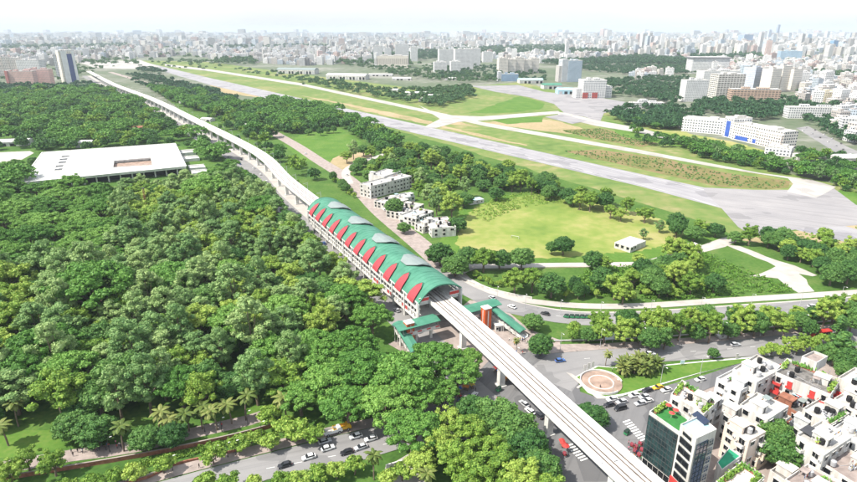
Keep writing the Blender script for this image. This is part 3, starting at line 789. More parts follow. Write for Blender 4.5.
leaf_mat('leaf_dark', (0.026, 0.088, 0.022), (0.065, 0.165, 0.036), (0.135, 0.255, 0.058))
leaf_mat('leaf_pale', (0.1, 0.21, 0.065), (0.2, 0.33, 0.105), (0.34, 0.45, 0.17))
leaf_mat('leaf_palm', (0.06, 0.105, 0.022), (0.12, 0.17, 0.034), (0.22, 0.24, 0.07))
leaf_mat('leaf_bright', (0.045, 0.13, 0.016), (0.085, 0.21, 0.024), (0.15, 0.27, 0.04))
leaf_mat('leaf_far', (0.022, 0.078, 0.032), (0.045, 0.12, 0.042), (0.085, 0.165, 0.05))

_m = MB(); _m.box(0, -.22, 0, .85, .4, .6); _m.tube((0, -.42, .3), (0, -.44, .3), .22, .22, 10, 1); _m.box(0, -.2, -.08, .7, .4, .06, mi=1)
AC_ME = _m.mesh('air_conditioner', [M_GREYW, M_DARK])
LAUN = [mat(n + '_washing', c) for n, c in (('red', (.5, .06, .06)), ('white', (.7, .7, .68)), ('blue', (.08, .15, .4)), ('yellow', (.6, .45, .08)))]
def house(name, label, cat, roof_px, h, wall=M_WHITE, roof=M_ROOF, floors=None, bay=3.2, win=(1.9, 1.8), par=0.9, seed=0, group=None, clutter=4,
          world=None, skip=(), pane=None, balc=(), shade=True, excl=True, plants=(), wmax=90, base=0.0):
    poly = ccw([Vector((p.x, p.y, 0)) for p in (world or PX(roof_px, h))])
    if excl: EXCL.append(inset(poly, -1.5))
    c = sum(poly, Vector()) / len(poly)
    root = thing(name, (c.x, c.y, 0), label, cat, group)
    lp = [p - c for p in poly]; rr = random.Random(seed + 5)
    mb = MB(); shell(mb, lp, h, par, base)
    floors = floors or max(1, int(h / 3.2)); fh = (h - par * 0.6) / floors
    body = mb.build('wall', [wall, roof], root)
    bl = MB()
    for f in range(1, floors):                                    # thin floor bands standing proud of the wall
        q = inset(lp, -0.05); bl.prism(q, f * fh - 0.12, f * fh + 0.06)
    if floors > 1 and not skip == 'bands': bl.build('floor_band', wall, body)
    cnt = 0
    for i, a in enumerate(lp):
        b = lp[(i + 1) % len(lp)]; d = b - a; L = d.length
        if L < 2.5: continue
        d.normalize(); nrm = Vector((d.y, -d.x, 0)); mid = (a + b) / 2 + c
        if nrm.dot(Vector((0, 0, 0)) - mid) < -0.25 * mid.length: continue
        n = max(1, int((L - 1.0) / bay)); rot = math.atan2(d.y, d.x)
        for f in range(floors):
            for k in range(n):
                if cnt >= wmax: break
                if rr.random() < 0.07: continue
                p = a + d * (L * (k + 0.5) / n); ww = win[0] * (1.0 if (k + seed) % 3 else 1.25)
                z = f * fh + fh * 0.32 + (0.25 if f == 0 else 0)
                isb = (i in balc) and (k % 2 == seed % 2) and f > 0
                if isb:
                    m = MB(); m.box(0, -0.75, 0, 2.6, 1.5, 0.14); m.box(0, -1.46, 0.14, 2.6, 0.08, 0.9); 
                    for s in (-1, 1): m.box(s * 1.26, -0.72, 0.14, 0.08, 1.38, 0.9)
                    link('balcony', m.mesh('balcony', [balc_mat.get(name + str(i), M_WHITE)]), root, (p.x, p.y, f * fh + 0.08), rot)
                if cnt % 3 == 1 and f > 0 and wmax == 90 and clutter: link('air_conditioner', AC_ME, root, (p.x + d.x * (ww / 2 + .7), p.y + d.y * (ww / 2 + .7), z + .1), rot)
                link('window', window_mesh(ww, win[1] if not isb else win[1] + 0.5, shade, pane), root, (p.x, p.y, z - (0.5 if isb else 0)), rot); cnt += 1
    zr = h - par
    inn = inset(lp, 2.2)
    def rp():
        u, v = rr.random(), rr.random()
        p = inn[0].lerp(inn[1], u); q = inn[-1].lerp(inn[2 % len(inn)], u); return p.lerp(q, v)
    e0 = lp[1] - lp[0]; ang = math.atan2(e0.y, e0.x)
    if clutter:
        for q in range(2):
            a_, b_ = rp(), rp(); pm = MB(); pm.tube((a_.x, a_.y, zr + .12), (b_.x, a_.y * .3 + b_.y * .7, zr + .12), .07, .07, 5); pm.build('roof_pipe', M_STEEL, root)
    for k in range(clutter * (2 if wmax == 90 else 1)):
        p = rp(); t = rr.random()
        if k == 0:
            m = MB(); m.box(0, 0, 0, 3.2, 4.2, 2.5); m.box(0, 0, 2.5, 3.7, 4.7, 0.18); m.box(-0.3, -2.11, 0.02, 0.9, 0.06, 2.0, mi=1)
            m.build('stair_house', [wall, M_DARK], root, (p.x, p.y, zr), rot=ang)
        elif t < 0.35: tank(root, p.x, p.y, zr, m=rr.choice([M_BLACK, M_BLACK, M_STEEL]))
        elif t < 0.6:
            m = MB(); m.box(0, 0, 0.1, 1.6, 0.9, 0.8); m.tube((0, 0, 0.9), (0, 0, 0.95), 0.35, 0.35, 10, 1); m.build('roof_unit', [M_STEEL, M_DARK], root, (p.x, p.y, zr), rot=ang)
        elif t < 0.66: planter(root, p, p + Vector((math.cos(ang), math.sin(ang), 0)) * 2.5, zr, 5, seed + k)
        elif t < .9:
            m = MB()
            for q in (0, 1): m.tube((q * 4.0, 0, 0), (q * 4.0, 0, 1.9), .05, .05, 5, 4)
            m.tube((0, 0, 1.8), (4.0, 0, 1.8), .02, .02, 4, 4)
            for q in range(6): m.box(.5 + q * .6, 0, 1.0 + .2 * (q % 2), .45, .04, .8 - .2 * (q % 2), mi=(q * 7 + k) % 4)
            m.build('washing_line', LAUN + [M_STEEL], root, (p.x, p.y, zr), rot=ang)
        else:
            m = MB()
            for q in range(4): m.tube((q % 2 * 2.0, q // 2 * 1.6, 0), (q % 2 * 2.0, q // 2 * 1.6, 2.2), 0.06, 0.06, 5)
            m.box(1.0, 0.8, 2.2, 2.6, 2.2, 0.08, mi=1); m.build('roof_shed', [M_STEEL, rr.choice([M_BLUEROOF, M_GREY, M_ROOFB])], root, (p.x, p.y, zr), rot=ang)
    for i, t0, t1 in plants:
        q = inset(lp, 0.9); a = q[i].lerp(q[(i + 1) % len(q)], t0); b = q[i].lerp(q[(i + 1) % len(q)], t1)
        planter(root, a, b, zr, int((b - a).length * 2.2), seed + i)
    return root, lp, c, zr, ang
balc_mat = {}

# --- the corner block of glass and white frames
root, lp, c, zr, ang = house('office_building', 'dark glass fronted corner building with green turf roof and a white framed stair block', 'office building',
    [(649.5, 411), (679.5, 432), (690, 418), (665.5, 400)], 19.5, wall=M_WHITE, roof=M_TURF, floors=6, clutter=0, wmax=0, par=1.0)
OFF, OC, OLP = root, c, lp
def facing(lp, px, py):
    return min(range(len(lp)), key=lambda i: -((lp[(i + 1) % len(lp)] - lp[i]).normalized().yxz.dot(Vector((px, 0, 0))) if False else 0) or 0)
def wall_panel(root, a, b, z0, z1, off, m, name, nx, nz, frame=M_WHITE, fw=0.1):
    """glazing on the wall from a to b with a grid of mullions"""
    d = b - a; L = d.length; d.normalize(); rot = math.atan2(d.y, d.x); nrm = Vector((d.y, -d.x, 0)); mid = (a + b) / 2
    g = MB(); p = mid + nrm * (off / 2); g.box(p.x, p.y, z0, L, off, z1 - z0, rot); o = g.build(name, m, root)
    f = MB(); q = mid + nrm * (off + 0.05)
    for i in range(nx + 1):
        s = a + d * (L * i / nx) + nrm * (off + 0.05); f.box(s.x, s.y, z0, fw, 0.1, z1 - z0, rot)
    for k in range(nz + 1): f.box(q.x, q.y, z0 + (z1 - z0 - fw) * k / nz, L, 0.108, fw, rot)
    f.build('mullion', frame, o)
    return o
def edges_by_view(lp, c):
    """edge indices sorted from the left one to the right one among those facing the camera"""
    out = []
    for i, a in enumerate(lp):
        b = lp[(i + 1) % len(lp)]; d = (b - a).normalized(); nrm = Vector((d.y, -d.x, 0)); mid = (a + b) / 2 + c
        if nrm.dot(-mid) > 0: out.append((nrm.x, i))
    return [i for _, i in sorted(out)]
ev = edges_by_view(lp, c)
i0 = ev[0]
M_MULL = mat('dark_mullion', (0.06, 0.07, 0.07), rough=0.5)
wall_panel(OFF, lp[i0].lerp(lp[(i0 + 1) % 4], 0.02), lp[i0].lerp(lp[(i0 + 1) % 4], 0.98), 3.4, 18.3, 0.25, M_GLASSG, 'curtain_wall', 9, 9, M_MULL, 0.12)
wall_panel(OFF, lp[i0].lerp(lp[(i0 + 1) % 4], 0.04), lp[i0].lerp(lp[(i0 + 1) % 4], 0.96), 0.3, 3.1, 0.2, M_GLASS, 'shop_front', 5, 1)
# roof furniture on the turf
for p_, m_ in (((668, 410), M_RED), ((675, 415), M_RED), ((671, 418), M_RED)):
    q = P(*p_, zr) - c
    m = MB(); m.tube((0, 0, 0), (0, 0, 1.9), 0.06, 0.06, 6); m.ring([[(0.05 * math.cos(t), 0.05 * math.sin(t), 2.3) for t in [k * .785 for k in range(8)]], [(0.9 * math.cos(t), 0.9 * math.sin(t), 1.8) for t in [k * .785 for k in range(8)]]], 1)
    tag(m.build('garden_umbrella', [M_STEEL, m_], None, (q.x + c.x, q.y + c.y, zr)), 'red roof garden umbrella on the green turf roof' if m_ == M_RED else 'pale blue roof umbrella beside the stair block', 'umbrella', 'red umbrellas on the turf roof' if m_ == M_RED else None)
planter(OFF, inset(lp, 1)[(i0 + 3) % 4], inset(lp, 1)[i0].lerp(inset(lp, 1)[(i0 + 3) % 4], 0.1), zr, 14, 4)
# white stair and lift block in front
h2 = 22.5
sb = ccw([Vector((p.x, p.y, 0)) for p in PX([(680.5, 424), (696.5, 438.5), (717, 429), (700, 415)], h2)]); lq = [p - c for p in sb]
m = MB(); shell(m, lq, h2, 0.6); blk = m.build('stair_block', [M_WHITE, M_BLUEROOF], OFF); EXCL.append(inset(sb, -1.5))
ev = edges_by_view(lq, c); iL, iR = ev[0], ev[-1]
aL, bL = lq[iL], lq[(iL + 1) % 4]; aR, bR = lq[iR], lq[(iR + 1) % 4]
for f in range(5):
    wall_panel(OFF, aL.lerp(bL, 0.14), aL.lerp(bL, 0.86), 5.2 + f * 3.0, 7.2 + f * 3.0, 0.12, M_GLASS, 'window', 2, 1, M_MULL, 0.08)
wall_panel(OFF, aL.lerp(bL, 0.25), aL.lerp(bL, 0.75), 20.3, 21.3, 0.1, M_GLASS, 'window', 3, 1, M_MULL, 0.07)
wall_panel(OFF, aR.lerp(bR, 0.08), aR.lerp(bR, 0.62), 0.4, 20.2, 0.16, M_GLASSB, 'curtain_wall', 3, 12, M_MULL, 0.07)
for f in range(6):
    wall_panel(OFF, aR.lerp(bR, 0.70), aR.lerp(bR, 0.92), 2.6 + f * 3.0, 4.7 + f * 3.0, 0.12, M_GLASSB, 'window', 2, 2, M_WHITE, 0.08)
d = (bL - aL).normalized(); nrm = Vector((d.y, -d.x, 0)); q = aL.lerp(bL, 0.5) + nrm * 0.3
sg = MB(); rot = math.atan2(d.y, d.x); L = (bL - aL).length
sg.box(q.x, q.y, 1.4, L * 0.98, 0.5, 3.4, rot, 0)
for s, e_, z0, z1 in ((-.16, -.08, 2.2, 4.0), (-.05, .03, 2.2, 4.0), (.06, .2, 3.4, 4.0), (.06, .2, 2.2, 2.8)):
    w_ = q + d * (L * (s + e_) / 2) + nrm * 0.27; sg.box(w_.x, w_.y, z0, L * (e_ - s), 0.06, z1 - z0, rot, 1)
sg.build('shop_sign', [M_RED, M_WHITE], OFF)
for k in range(5):                                             # roof unit and solar panels behind
    p = P(700 + (k % 2) * 16, 417 - (k // 2) * 4, h2) - c
    m = MB(); m.ring([[(-1.3, -.9, .35), (1.3, -.9, .35), (1.3, -.9, .42), (-1.3, -.9, .42)], [(-1.3, .9, 1.2), (1.3, .9, 1.2), (1.3, .9, 1.27), (-1.3, .9, 1.27)]])
    m.box(0, .8, 0, 2.2, .1, 1.15, mi=1); m.box(0, -.8, 0, 2.2, .1, .34, mi=1)
    if k < 4: m.build('solar_panel', [M_SOLAR, M_STEEL], OFF, (lq[(iR + 1) % 4].lerp(lq[(iR + 2) % 4], .3 + .15 * k).x * .8, lq[(iR + 1) % 4].lerp(lq[(iR + 2) % 4], .3 + .15 * k).y * .8, h2 - 0.6), rot=rot)

# --- the housing on the right
house('apartment_building', 'beige four storey block with rows of dark windows behind the glass corner building', 'apartment building', [(725, 423), (741, 416.5), (766, 431.5), (749.5, 440.5)], 12.5, wall=M_PINK, floors=4, seed=1, balc=(0, 1, 2, 3), clutter=2, win=(2.0, 1.6))
house('apartment_building', 'white house with a pale blue glass roof shed next to the tall courtyard tree', 'apartment building', [(740, 404), (757, 392), (789, 406), (768, 419.5)], 13.5, floors=4, seed=2, balc=(0, 2), wall=M_WHITE, clutter=3)
o, l_, c_, z_, a_ = house('apartment_building', 'white flat roofed house with square windows at the bend of the avenue', 'apartment building', [(716.5, 377.5), (733, 369), (756, 382), (741, 390.5)], 11.5, floors=3, seed=3, wall=M_GREYW, clutter=3, win=(1.8, 1.7))
house('apartment_building', 'white stepped apartment block nearest the avenue lawn', 'apartment building', [(733, 368.5), (757, 354), (784, 367), (757, 382)], 14.5, floors=4, seed=4, clutter=5, win=(1.6, 1.7))
for nm in range(6): balc_mat['red_apartment_building' + str(nm)] = M_RED
RA = house('red_apartment_building', 'white apartment block with red balcony fronts and planted roof terraces', 'apartment building', [(774.5, 371.5), (787, 358), (841, 379), (831, 394.5)], 14.5, floors=4, seed=4, clutter=5, win=(1.5, 1.6), bay=2.9, balc=(0, 1, 2, 3), roof=M_ROOFD, plants=((0, .1, .8), (1, .2, .9), (2, .1, .6)))
ra_, rl_, rc_ = RA[0], RA[1], RA[2]
ev = edges_by_view(rl_, rc_)
for i in ev:
    a, b = rl_[i], rl_[(i + 1) % 4]; d = (b - a); L = d.length; d.normalize(); nrm = Vector((d.y, -d.x, 0)); rot = math.atan2(d.y, d.x); n = max(1, int((L - 1) / 2.9))
    for f in range(1, 4):
        for k in range(n):
            if (k + f) % 2 and (k * 5 + f * 3) % 4: continue
            p = a + d * (L * (k + .5) / n + .2) + nrm * .1; m = MB(); m.box(0, 0, 0, 1.5, .16, 2.5); m.box(0, -.5, 0, 1.9, .9, .12); m.box(0, -.93, .12, 1.9, .06, .8)
            m.build('red_panel', M_RED, ra_, (p.x, p.y, f * 3.5 + .3), rot=rot)
rr_, l_, c_, z_, a_ = house('roof_house', 'brown topped red and white penthouse on the red balcony block', 'roof house', [(802, 356), (814, 350.5), (828, 356), (817, 362.5)], 17.6, roof=M_ROOFB, wall=M_WHITE, floors=1, clutter=0, base=13.7, win=(1.5, 1.4), wmax=0, excl=False)
for k in range(4):
    pass
house('apartment_building', 'white block with a pink stairwell at the right edge of the photo', 'apartment building', [(838, 377), (855, 367), (884, 380), (866, 393)], 16.0, floors=5, seed=6, balc=(0, 1, 2, 3), wall=M_OFFW, clutter=3)
house('old_house', 'low red brick house under a cluttered dark roof in the middle of the housing', 'house', [(774, 398), (788, 390), (818, 405), (803, 416)], 8.0, wall=M_BRICK, roof=M_ROOFD, floors=2, seed=7, clutter=7)
ob, l_, c_, z_, a_ = house('apartment_building', 'white house with a black roof panel and square windows at the lower right', 'apartment building', [(797, 434.5), (822, 420), (852, 437), (824, 455.5)], 13.5, floors=4, seed=8, balc=(1, 3), clutter=5, win=(1.6, 1.7))
q = l_[0] if True else None
m = MB(); cc = P(811, 431.5, 13.5) - c_; m.box(cc.x, cc.y, 13.5, 4.6, 4.2, 0.2, a_); m.build('black_roof_panel', M_DARK, ob)
house('apartment_building', 'white terrace house with a pink roof shed behind the black panelled house', 'apartment building', [(803, 408), (822, 397), (850, 413), (830, 425)], 12.0, floors=4, seed=9, balc=(0, 1, 2, 3), wall=M_OFFW, clutter=7, plants=((0, .1, .9),))
house('apartment_building', 'pale house crowded with roof plants at the right edge of the housing', 'apartment building', [(834, 398), (850, 389), (885, 405), (866, 418)], 12.5, floors=4, seed=10, wall=M_OFFW, clutter=7, plants=((1, .1, .9), (0, .2, .8)))
house('apartment_building', 'grey white house cut by the right edge above the brown roofs', 'apartment building', [(832, 428), (853, 415), (890, 434), (870, 450)], 11.0, floors=3, seed=12, wall=M_GREYW, clutter=6, roof=M_ROOF)
house('old_house', 'low brown roofed house at the lower right corner', 'house', [(820, 461), (846, 447), (880, 466), (856, 484)], 9.5, roof=M_ROOFB, floors=3, seed=13, wall=M_OFFW, clutter=4)
house('old_house', 'low pinkish brown roof at the bottom edge beside the brown roofed corner house', 'house', [(785, 479), (808, 463.5), (846, 484), (822, 504)], 9.0, roof=M_ROOFB, floors=3, seed=14, wall=M_OFFW, clutter=4)
house('old_house', 'dark grey roofed house cut by the right edge in the corner', 'house', [(852, 452), (872, 440), (910, 460), (890, 476)], 9.0, roof=M_ROOFD, floors=3, seed=15, wall=M_OFFW, clutter=5)
house('planted_house', 'low house with a hedge of bushes round its pink roof at the bottom edge', 'house', [(716, 481), (742, 461), (765, 476), (740, 500)], 9.0, roof=M_PINK, floors=3, seed=16, wall=M_OFFW, clutter=0, plants=((0, 0, 1), (1, 0, 1), (2, 0, 1), (3, 0, 1)))
house('tarp_shed', 'low green topped shed between the glass building and the beige block', 'shed', [(717, 462), (729, 447.5), (741, 456), (722, 470)], 8.0, roof=mat('green_tarp', (0.02, 0.25, 0.13)), floors=2, seed=17, clutter=0, wmax=6, par=0.25)
house('apartment_building', 'cream house with bushes along its roof edge behind the dark glass front', 'apartment building', [(671, 394), (682, 379.5), (717, 402), (704, 414)], 15.5, wall=M_WHITE, roof=M_PINK, floors=4, seed=18, clutter=3, plants=((0, .05, .9), (1, .05, .9), (2, .1, .9)), win=(1.8, 1.7))
house('old_house', 'small house with a dark red roof between the glass building and the beige block', 'house', [(722, 410), (731, 405), (741, 411), (732, 417)], 11.0, roof=M_RED, floors=3, seed=19, clutter=1)

for k, (pp, hh, lb) in enumerate((([(756, 412), (768, 404), (777, 411), (765, 420)], 7, 'low grey lean-to roof between the pale blue shed house and the brick house'), ([(790, 421), (800, 414), (813, 423), (803, 431)], 7.5, 'small stained house between the brick house and the black panelled house'),
        ([(741, 398), (750, 393), (757, 397), (748, 403)], 7, 'little grey house squeezed between the two white blocks'), ([(770, 470), (784, 461), (800, 471), (786, 481)], 5, 'low concrete shed roof beside the courtyard tree'), ([(700, 404), (716, 394), (724, 399), (710, 408)], 9, 'narrow weathered house behind the cream planted house'), ([(748, 452), (760, 444), (770, 450), (758, 459)], 5, 'low annex roof right below the beige block'))):
    house('small_house', lb, 'house', pp, hh, wall=(M_OFFW, M_GREYW, M_CREAM)[k % 3], roof=(M_ROOFD, M_ROOF, M_ROOFB)[k % 3], seed=40 + k, clutter=2)
# --- the wide flat roofed museum in the park
ZM = 7.5
mp = [p for p in PX([(20, 183), (42.5, 152.5), (175, 143.5), (186, 166.5)], ZM)]
mc = sum(mp, Vector()) / 4; mc.z = 0
mus = thing('museum', (mc.x, mc.y, 0), 'huge white flat roofed low building with a square courtyard among the park trees', 'museum')
EXCL.append(inset(ccw([Vector((p.x, p.y, 0)) for p in mp]), -2))
ml = ccw([Vector((p.x - mc.x, p.y - mc.y, 0)) for p in mp])
hole = [Vector((p.x - mc.x, p.y - mc.y, 0)) for p in PX([(113, 167.5), (114, 160.5), (150.5, 157.5), (152.5, 165)], ZM)]
slots = [[Vector((p.x - mc.x, p.y - mc.y, 0)) for p in PX([(x, y + 1.2), (x + 1, y - .5), (x + 9, y - 1.2), (x + 8, y + .6)], ZM)] for x, y in ((61, 156.2), (59, 159.2), (58, 162.2), (55, 166), (54, 169.3))]
def plate(mb, outer, holes, z0, z1):
    import mathutils
    for z, up in ((z1, 1), (z0, 0)):
        loops = [ccw(outer)] + [ccw(h_)[::-1] for h_ in holes]; flat = [p for l in loops for p in l]
        tri = mathutils.geometry.tessellate_polygon([[Vector((p.x, p.y, 0)) for p in l] for l in loops])
        fs = []
        for t in tri:
            a, b, c = (flat[i] for i in t); s = (b - a).cross(c - a).z > 0
            fs.append(list(t) if s == bool(up) else list(t)[::-1])
        mb.add([(p.x, p.y, z) for p in flat], fs)
    for l, rev in [(ccw(outer), 0)] + [(ccw(h_), 1) for h_ in holes]:
        n = len(l)
        for i in range(n):
            a, b = l[i], l[(i + 1) % n]; f = [[0, 1, 2, 3]] if not rev else [[3, 2, 1, 0]]
            mb.add([(a.x, a.y, z0), (b.x, b.y, z0), (b.x, b.y, z1), (a.x, a.y, z1)], f)
m = MB(); plate(m, ml, [hole] + slots, ZM - 1.6, ZM); mroof = m.build('roof_slab', M_CONCW, mus)
m = MB(); e2 = inset(ml, 0.02)
for i in range(4):
    a, b = ml[i], ml[(i + 1) % 4]; q = (a + b) / 2; d = b - a; m.box(q.x, q.y, ZM + 0.004, d.length, 1.2, 0.5, math.atan2(d.y, d.x))
m.build('roof_edge', M_CONCW, mroof)
m = MB()
for (x0, y0, x1, y1) in ((48, 172, 100, 166), (100, 155, 104, 152), (30, 181, 112, 170), (60, 152.5, 112, 149), (112, 172, 180, 160)):
    a = P(x0, y0, ZM) - mc; b = P(x1, y1, ZM) - mc; d = b - a; q = (a + b) / 2; m.box(q.x, q.y, ZM + 0.003, d.length, 0.5, 0.35, math.atan2(d.y, d.x))
m.build('roof_rib', M_CONC, mroof)
hin = [h_ for h_ in inset(ccw(hole), -.6)]
m = MB(); plate(m, inset(ml, 9), [hin], 0.3, ZM - 1.62)
m.build('glass_wall', M_GLASS, mus)
m = MB(); m.prism(inset(ccw(hole), -.4), 0.1, 4.4); m.build('courtyard_floor', M_SAND, mus)
m = MB()
for k in range(7):
    a = ml[0].lerp(ml[1], (k + .5) / 7); b = ml[3].lerp(ml[2], (k + .5) / 7); d = b - a; q = (a + b) / 2
    if k not in (3, 4): m.box(q.x, q.y, ZM + .006, d.length * .97, .35, .12, math.atan2(d.y, d.x))
m.build('roof_joint', M_CONC, mroof)
for i in range(4):
    a, b = inset(ml, 3)[i], inset(ml, 3)[(i + 1) % 4]; n = int((b - a).length / 9)
    for k in range(n):
        p = a.lerp(b, (k + .5) / n); m = MB(); m.box(p.x, p.y, 0, 0.9, 0.9, ZM - 1.61); m.build('column', M_CONC, mus)
for k, (px, py) in enumerate(((196, 165), (199, 170), (203, 174), (207, 178), (190, 156), (186, 150))):
    q = P(px, py, 3.0); m = MB(); m.prism([p - q for p in (P(px - 8, py + 1, 3), P(px + 8, py - .2, 3), P(px + 9.5, py + 1.8, 3), P(px - 6.5, py + 3.2, 3))], -3, 0.0)
    m.prism([(p - q) for p in (P(px - 8, py + 1, 3), P(px + 8, py - .2, 3), P(px + 8.1, py + .1, 3), P(px - 7.9, py + 1.3, 3))], 0.0, .9)
    tag(m.build('terrace', M_CONCW, None, q), 'white garden terrace step by the right end of the huge flat roof', 'terrace', 'white terraces by the flat roofed museum'); EXCL.append([P(px - 9, py - 1), P(px + 9, py - 2), P(px + 11, py + 4), P(px - 8, py + 5)])

# --- mid distance buildings right of the station
def bar(name, label, cat, pl, pr, depth, h, floors, **kw):
    """building whose front base line runs between two ground pixels"""
    a = P(*pl); b = P(*pr); d = (b - a).normalized(); n = Vector((-d.y, d.x, 0)) * depth
    return house(name, label, cat, None, h, floors=floors, world=[a, b, b + n, a + n], **kw)
bar('school_building', 'long white three storey school block in front of the dark trees', 'school', (371, 199), (412, 188), 13, 10.5, 3, clutter=3, seed=21, win=(1.6, 1.5), bay=3.4)
bar('school_hall', 'white flat roofed hall behind the long school block', 'school', (384, 190), (401, 184), 16, 11.5, 3, clutter=2, seed=22, wmax=12)
bar('school_annex', 'white low annex with cluttered roof between the long school block and the corner house', 'school', (392, 212), (409, 206), 18, 5.5, 2, clutter=6, seed=23, wall=M_OFFW)
bar('school_annex', 'white flat annex with roof openings just left of the corner house', 'school', (404, 221), (424, 211), 15, 5.5, 2, clutter=8, seed=24, wall=M_OFFW)
bar('school_annex', 'white two storey house with square windows at the corner of the playing field', 'school', (432, 238), (456, 236), 22, 6.5, 2, clutter=8, seed=25, win=(1.8, 1.6), bay=4.5)
bar('school_annex', 'low white link wing just below the long school block', 'school', (398, 205), (415, 201), 12, 4.5, 1, clutter=3, seed=26, wall=M_GREYW)
bar('school_annex', 'stepped white wing in the middle of the school cluster', 'school', (416, 227), (434, 219), 14, 6, 2, clutter=6, seed=27)
bar('school_annex', 'small white block touching the corner house of the playing field', 'school', (423, 234), (436, 231), 10, 5, 2, clutter=4, seed=28, wall=M_OFFW)
bar('pavilion', 'small pavilion with a pale blue roof at the edge of the playing field', 'pavilion', (470, 205), (484, 203), 7, 3.2, 1, roof=M_BLUEROOF, clutter=0, par=0.1, win=(1.2, 1.1))
bar('field_hut', 'low hut with a bright white roof beside the track below the playing field', 'hut', (614, 248), (630, 253), 17, 3.8, 1, roof=M_CONCW, clutter=0, par=0.12, wmax=5)
bar('white_shed', 'small white gate house by the pale field track on the right', 'shed', (690, 252), (701, 250), 6, 3.0, 1, clutter=0, par=.1, wmax=3)
def hangar(name, label, cat, px, py, w, d, h, yaw=0.0, wall=M_WHITE, roof=M_GREY, excl=True):
    """barrel or ridge roofed shed standing on the ground pixel"""
    p = P(px, py); root = thing(name, (p.x, p.y, 0), label, cat, rot=yaw)
    if excl: EXCL.append([p + Vector((math.cos(yaw) * a * w * .55 - math.sin(yaw) * b * d * .6, math.sin(yaw) * a * w * .55 + math.cos(yaw) * b * d * .6, 0)) for a, b in ((-1, -1), (1, -1), (1, 1), (-1, 1))])
    m = MB(); m.box(0, 0, 0, w, d, h * .7); m.build('wall', wall, root)
    m = MB(); prof = [(-d / 2 - .4 + (d + .8) * k / 8, h * .7 + .01 + h * .3 * math.sin(math.pi * k / 8)) for k in range(9)]
    m.ring([[(x, y, z) for y, z in prof] for x in (-w / 2 - .4, w / 2 + .4)]); m.build('roof', roof, root)
    n = max(2, int(w / 9))
    for k in range(n):
        g = MB(); g.box(-w / 2 + w * (k + .5) / n, -d / 2 - .06, .1, w / n * .6, .12, h * .45); g.build('door', M_GLASS if k % 3 else M_STEEL, root)
    return root
hangar('hangar', 'long pale hangar with a row of doors on the far edge of the airfield', 'hangar', 298, 73.5, 120, 42, 17, -0.15)
hangar('hangar', 'wide white shed just right of the long pale hangar beyond the runway', 'hangar', 348, 79, 110, 40, 15, -0.2, roof=M_CONCW)
hangar('warehouse', 'white roofed warehouse beside the railway viaduct far up the line', 'warehouse', 196, 103, 52, 26, 9, -0.25, roof=M_CONCW)
hangar('warehouse', 'white shed among trees right of the viaduct above the lawns', 'warehouse', 246, 129, 30, 17, 7, -0.55, roof=M_CONCW)
hangar('warehouse', 'small white roofed shed left of the lawn shed along the viaduct', 'warehouse', 221, 115, 32, 14, 6, -0.4, roof=M_CONCW)
hangar('shed', 'pale shed roof at the left end of the wood behind the viaduct', 'shed', 208, 121, 18, 10, 5, -0.4, roof=M_CONCW)
hangar('hangar', 'green roofed hangar on the far side of the aircraft apron', 'hangar', 551, 88.5, 42, 26, 12, 0.1, roof=M_GREEN)
hangar('hangar', 'pale blue hangar beside the white terminal with red arches', 'hangar', 567, 93.5, 44, 28, 12, 0.0, roof=M_BLUEROOF, wall=M_BLUEROOF)
hangar('hangar', 'long blue grey hangar behind the green roofed hangar', 'hangar', 530, 83, 60, 26, 12, 0.1, roof=M_BLUEROOF)
hangar('warehouse', 'white low warehouse at the back left of the park by the plaza', 'warehouse', 12, 145, 40, 18, 7, 0.2, roof=M_CONCW)
hangar('warehouse', 'red roofed bungalow among the park trees near the viaduct', 'bungalow', 145, 131, 28, 14, 7, 0.05, roof=M_BRICK)
hangar('warehouse', 'second red roofed bungalow left of the first in the park trees', 'bungalow', 118, 131, 22, 12, 7, 0.05, roof=M_BRICK)
hangar('bungalow', 'small white hall behind the museum roof', 'hall', 86, 147, 18, 9, 8, 0.05, roof=M_CONCW)
for k, (px, py, w_) in enumerate(((420, 95, 60), (438, 98, 40), (381, 76, 70), (402, 80, 50), (450, 80, 30), (395, 92, 34), (428, 101, 34))):
    hangar('airfield_shed', ('long low white shed', 'white shed', 'pale long shed', 'cream shed', 'small white shed', 'small pale shed', 'grey roofed shed')[k] + ' on the far airfield, ' + ('left of the tree islands', 'between the tree islands', 'beyond the tan runway verge', 'behind the parked scrub', 'below the white towers', 'in the middle of the scrub', 'nearest to the taxiway')[k], 'shed', px, py, w_, 16, 7, -0.1, roof=M_CONCW)

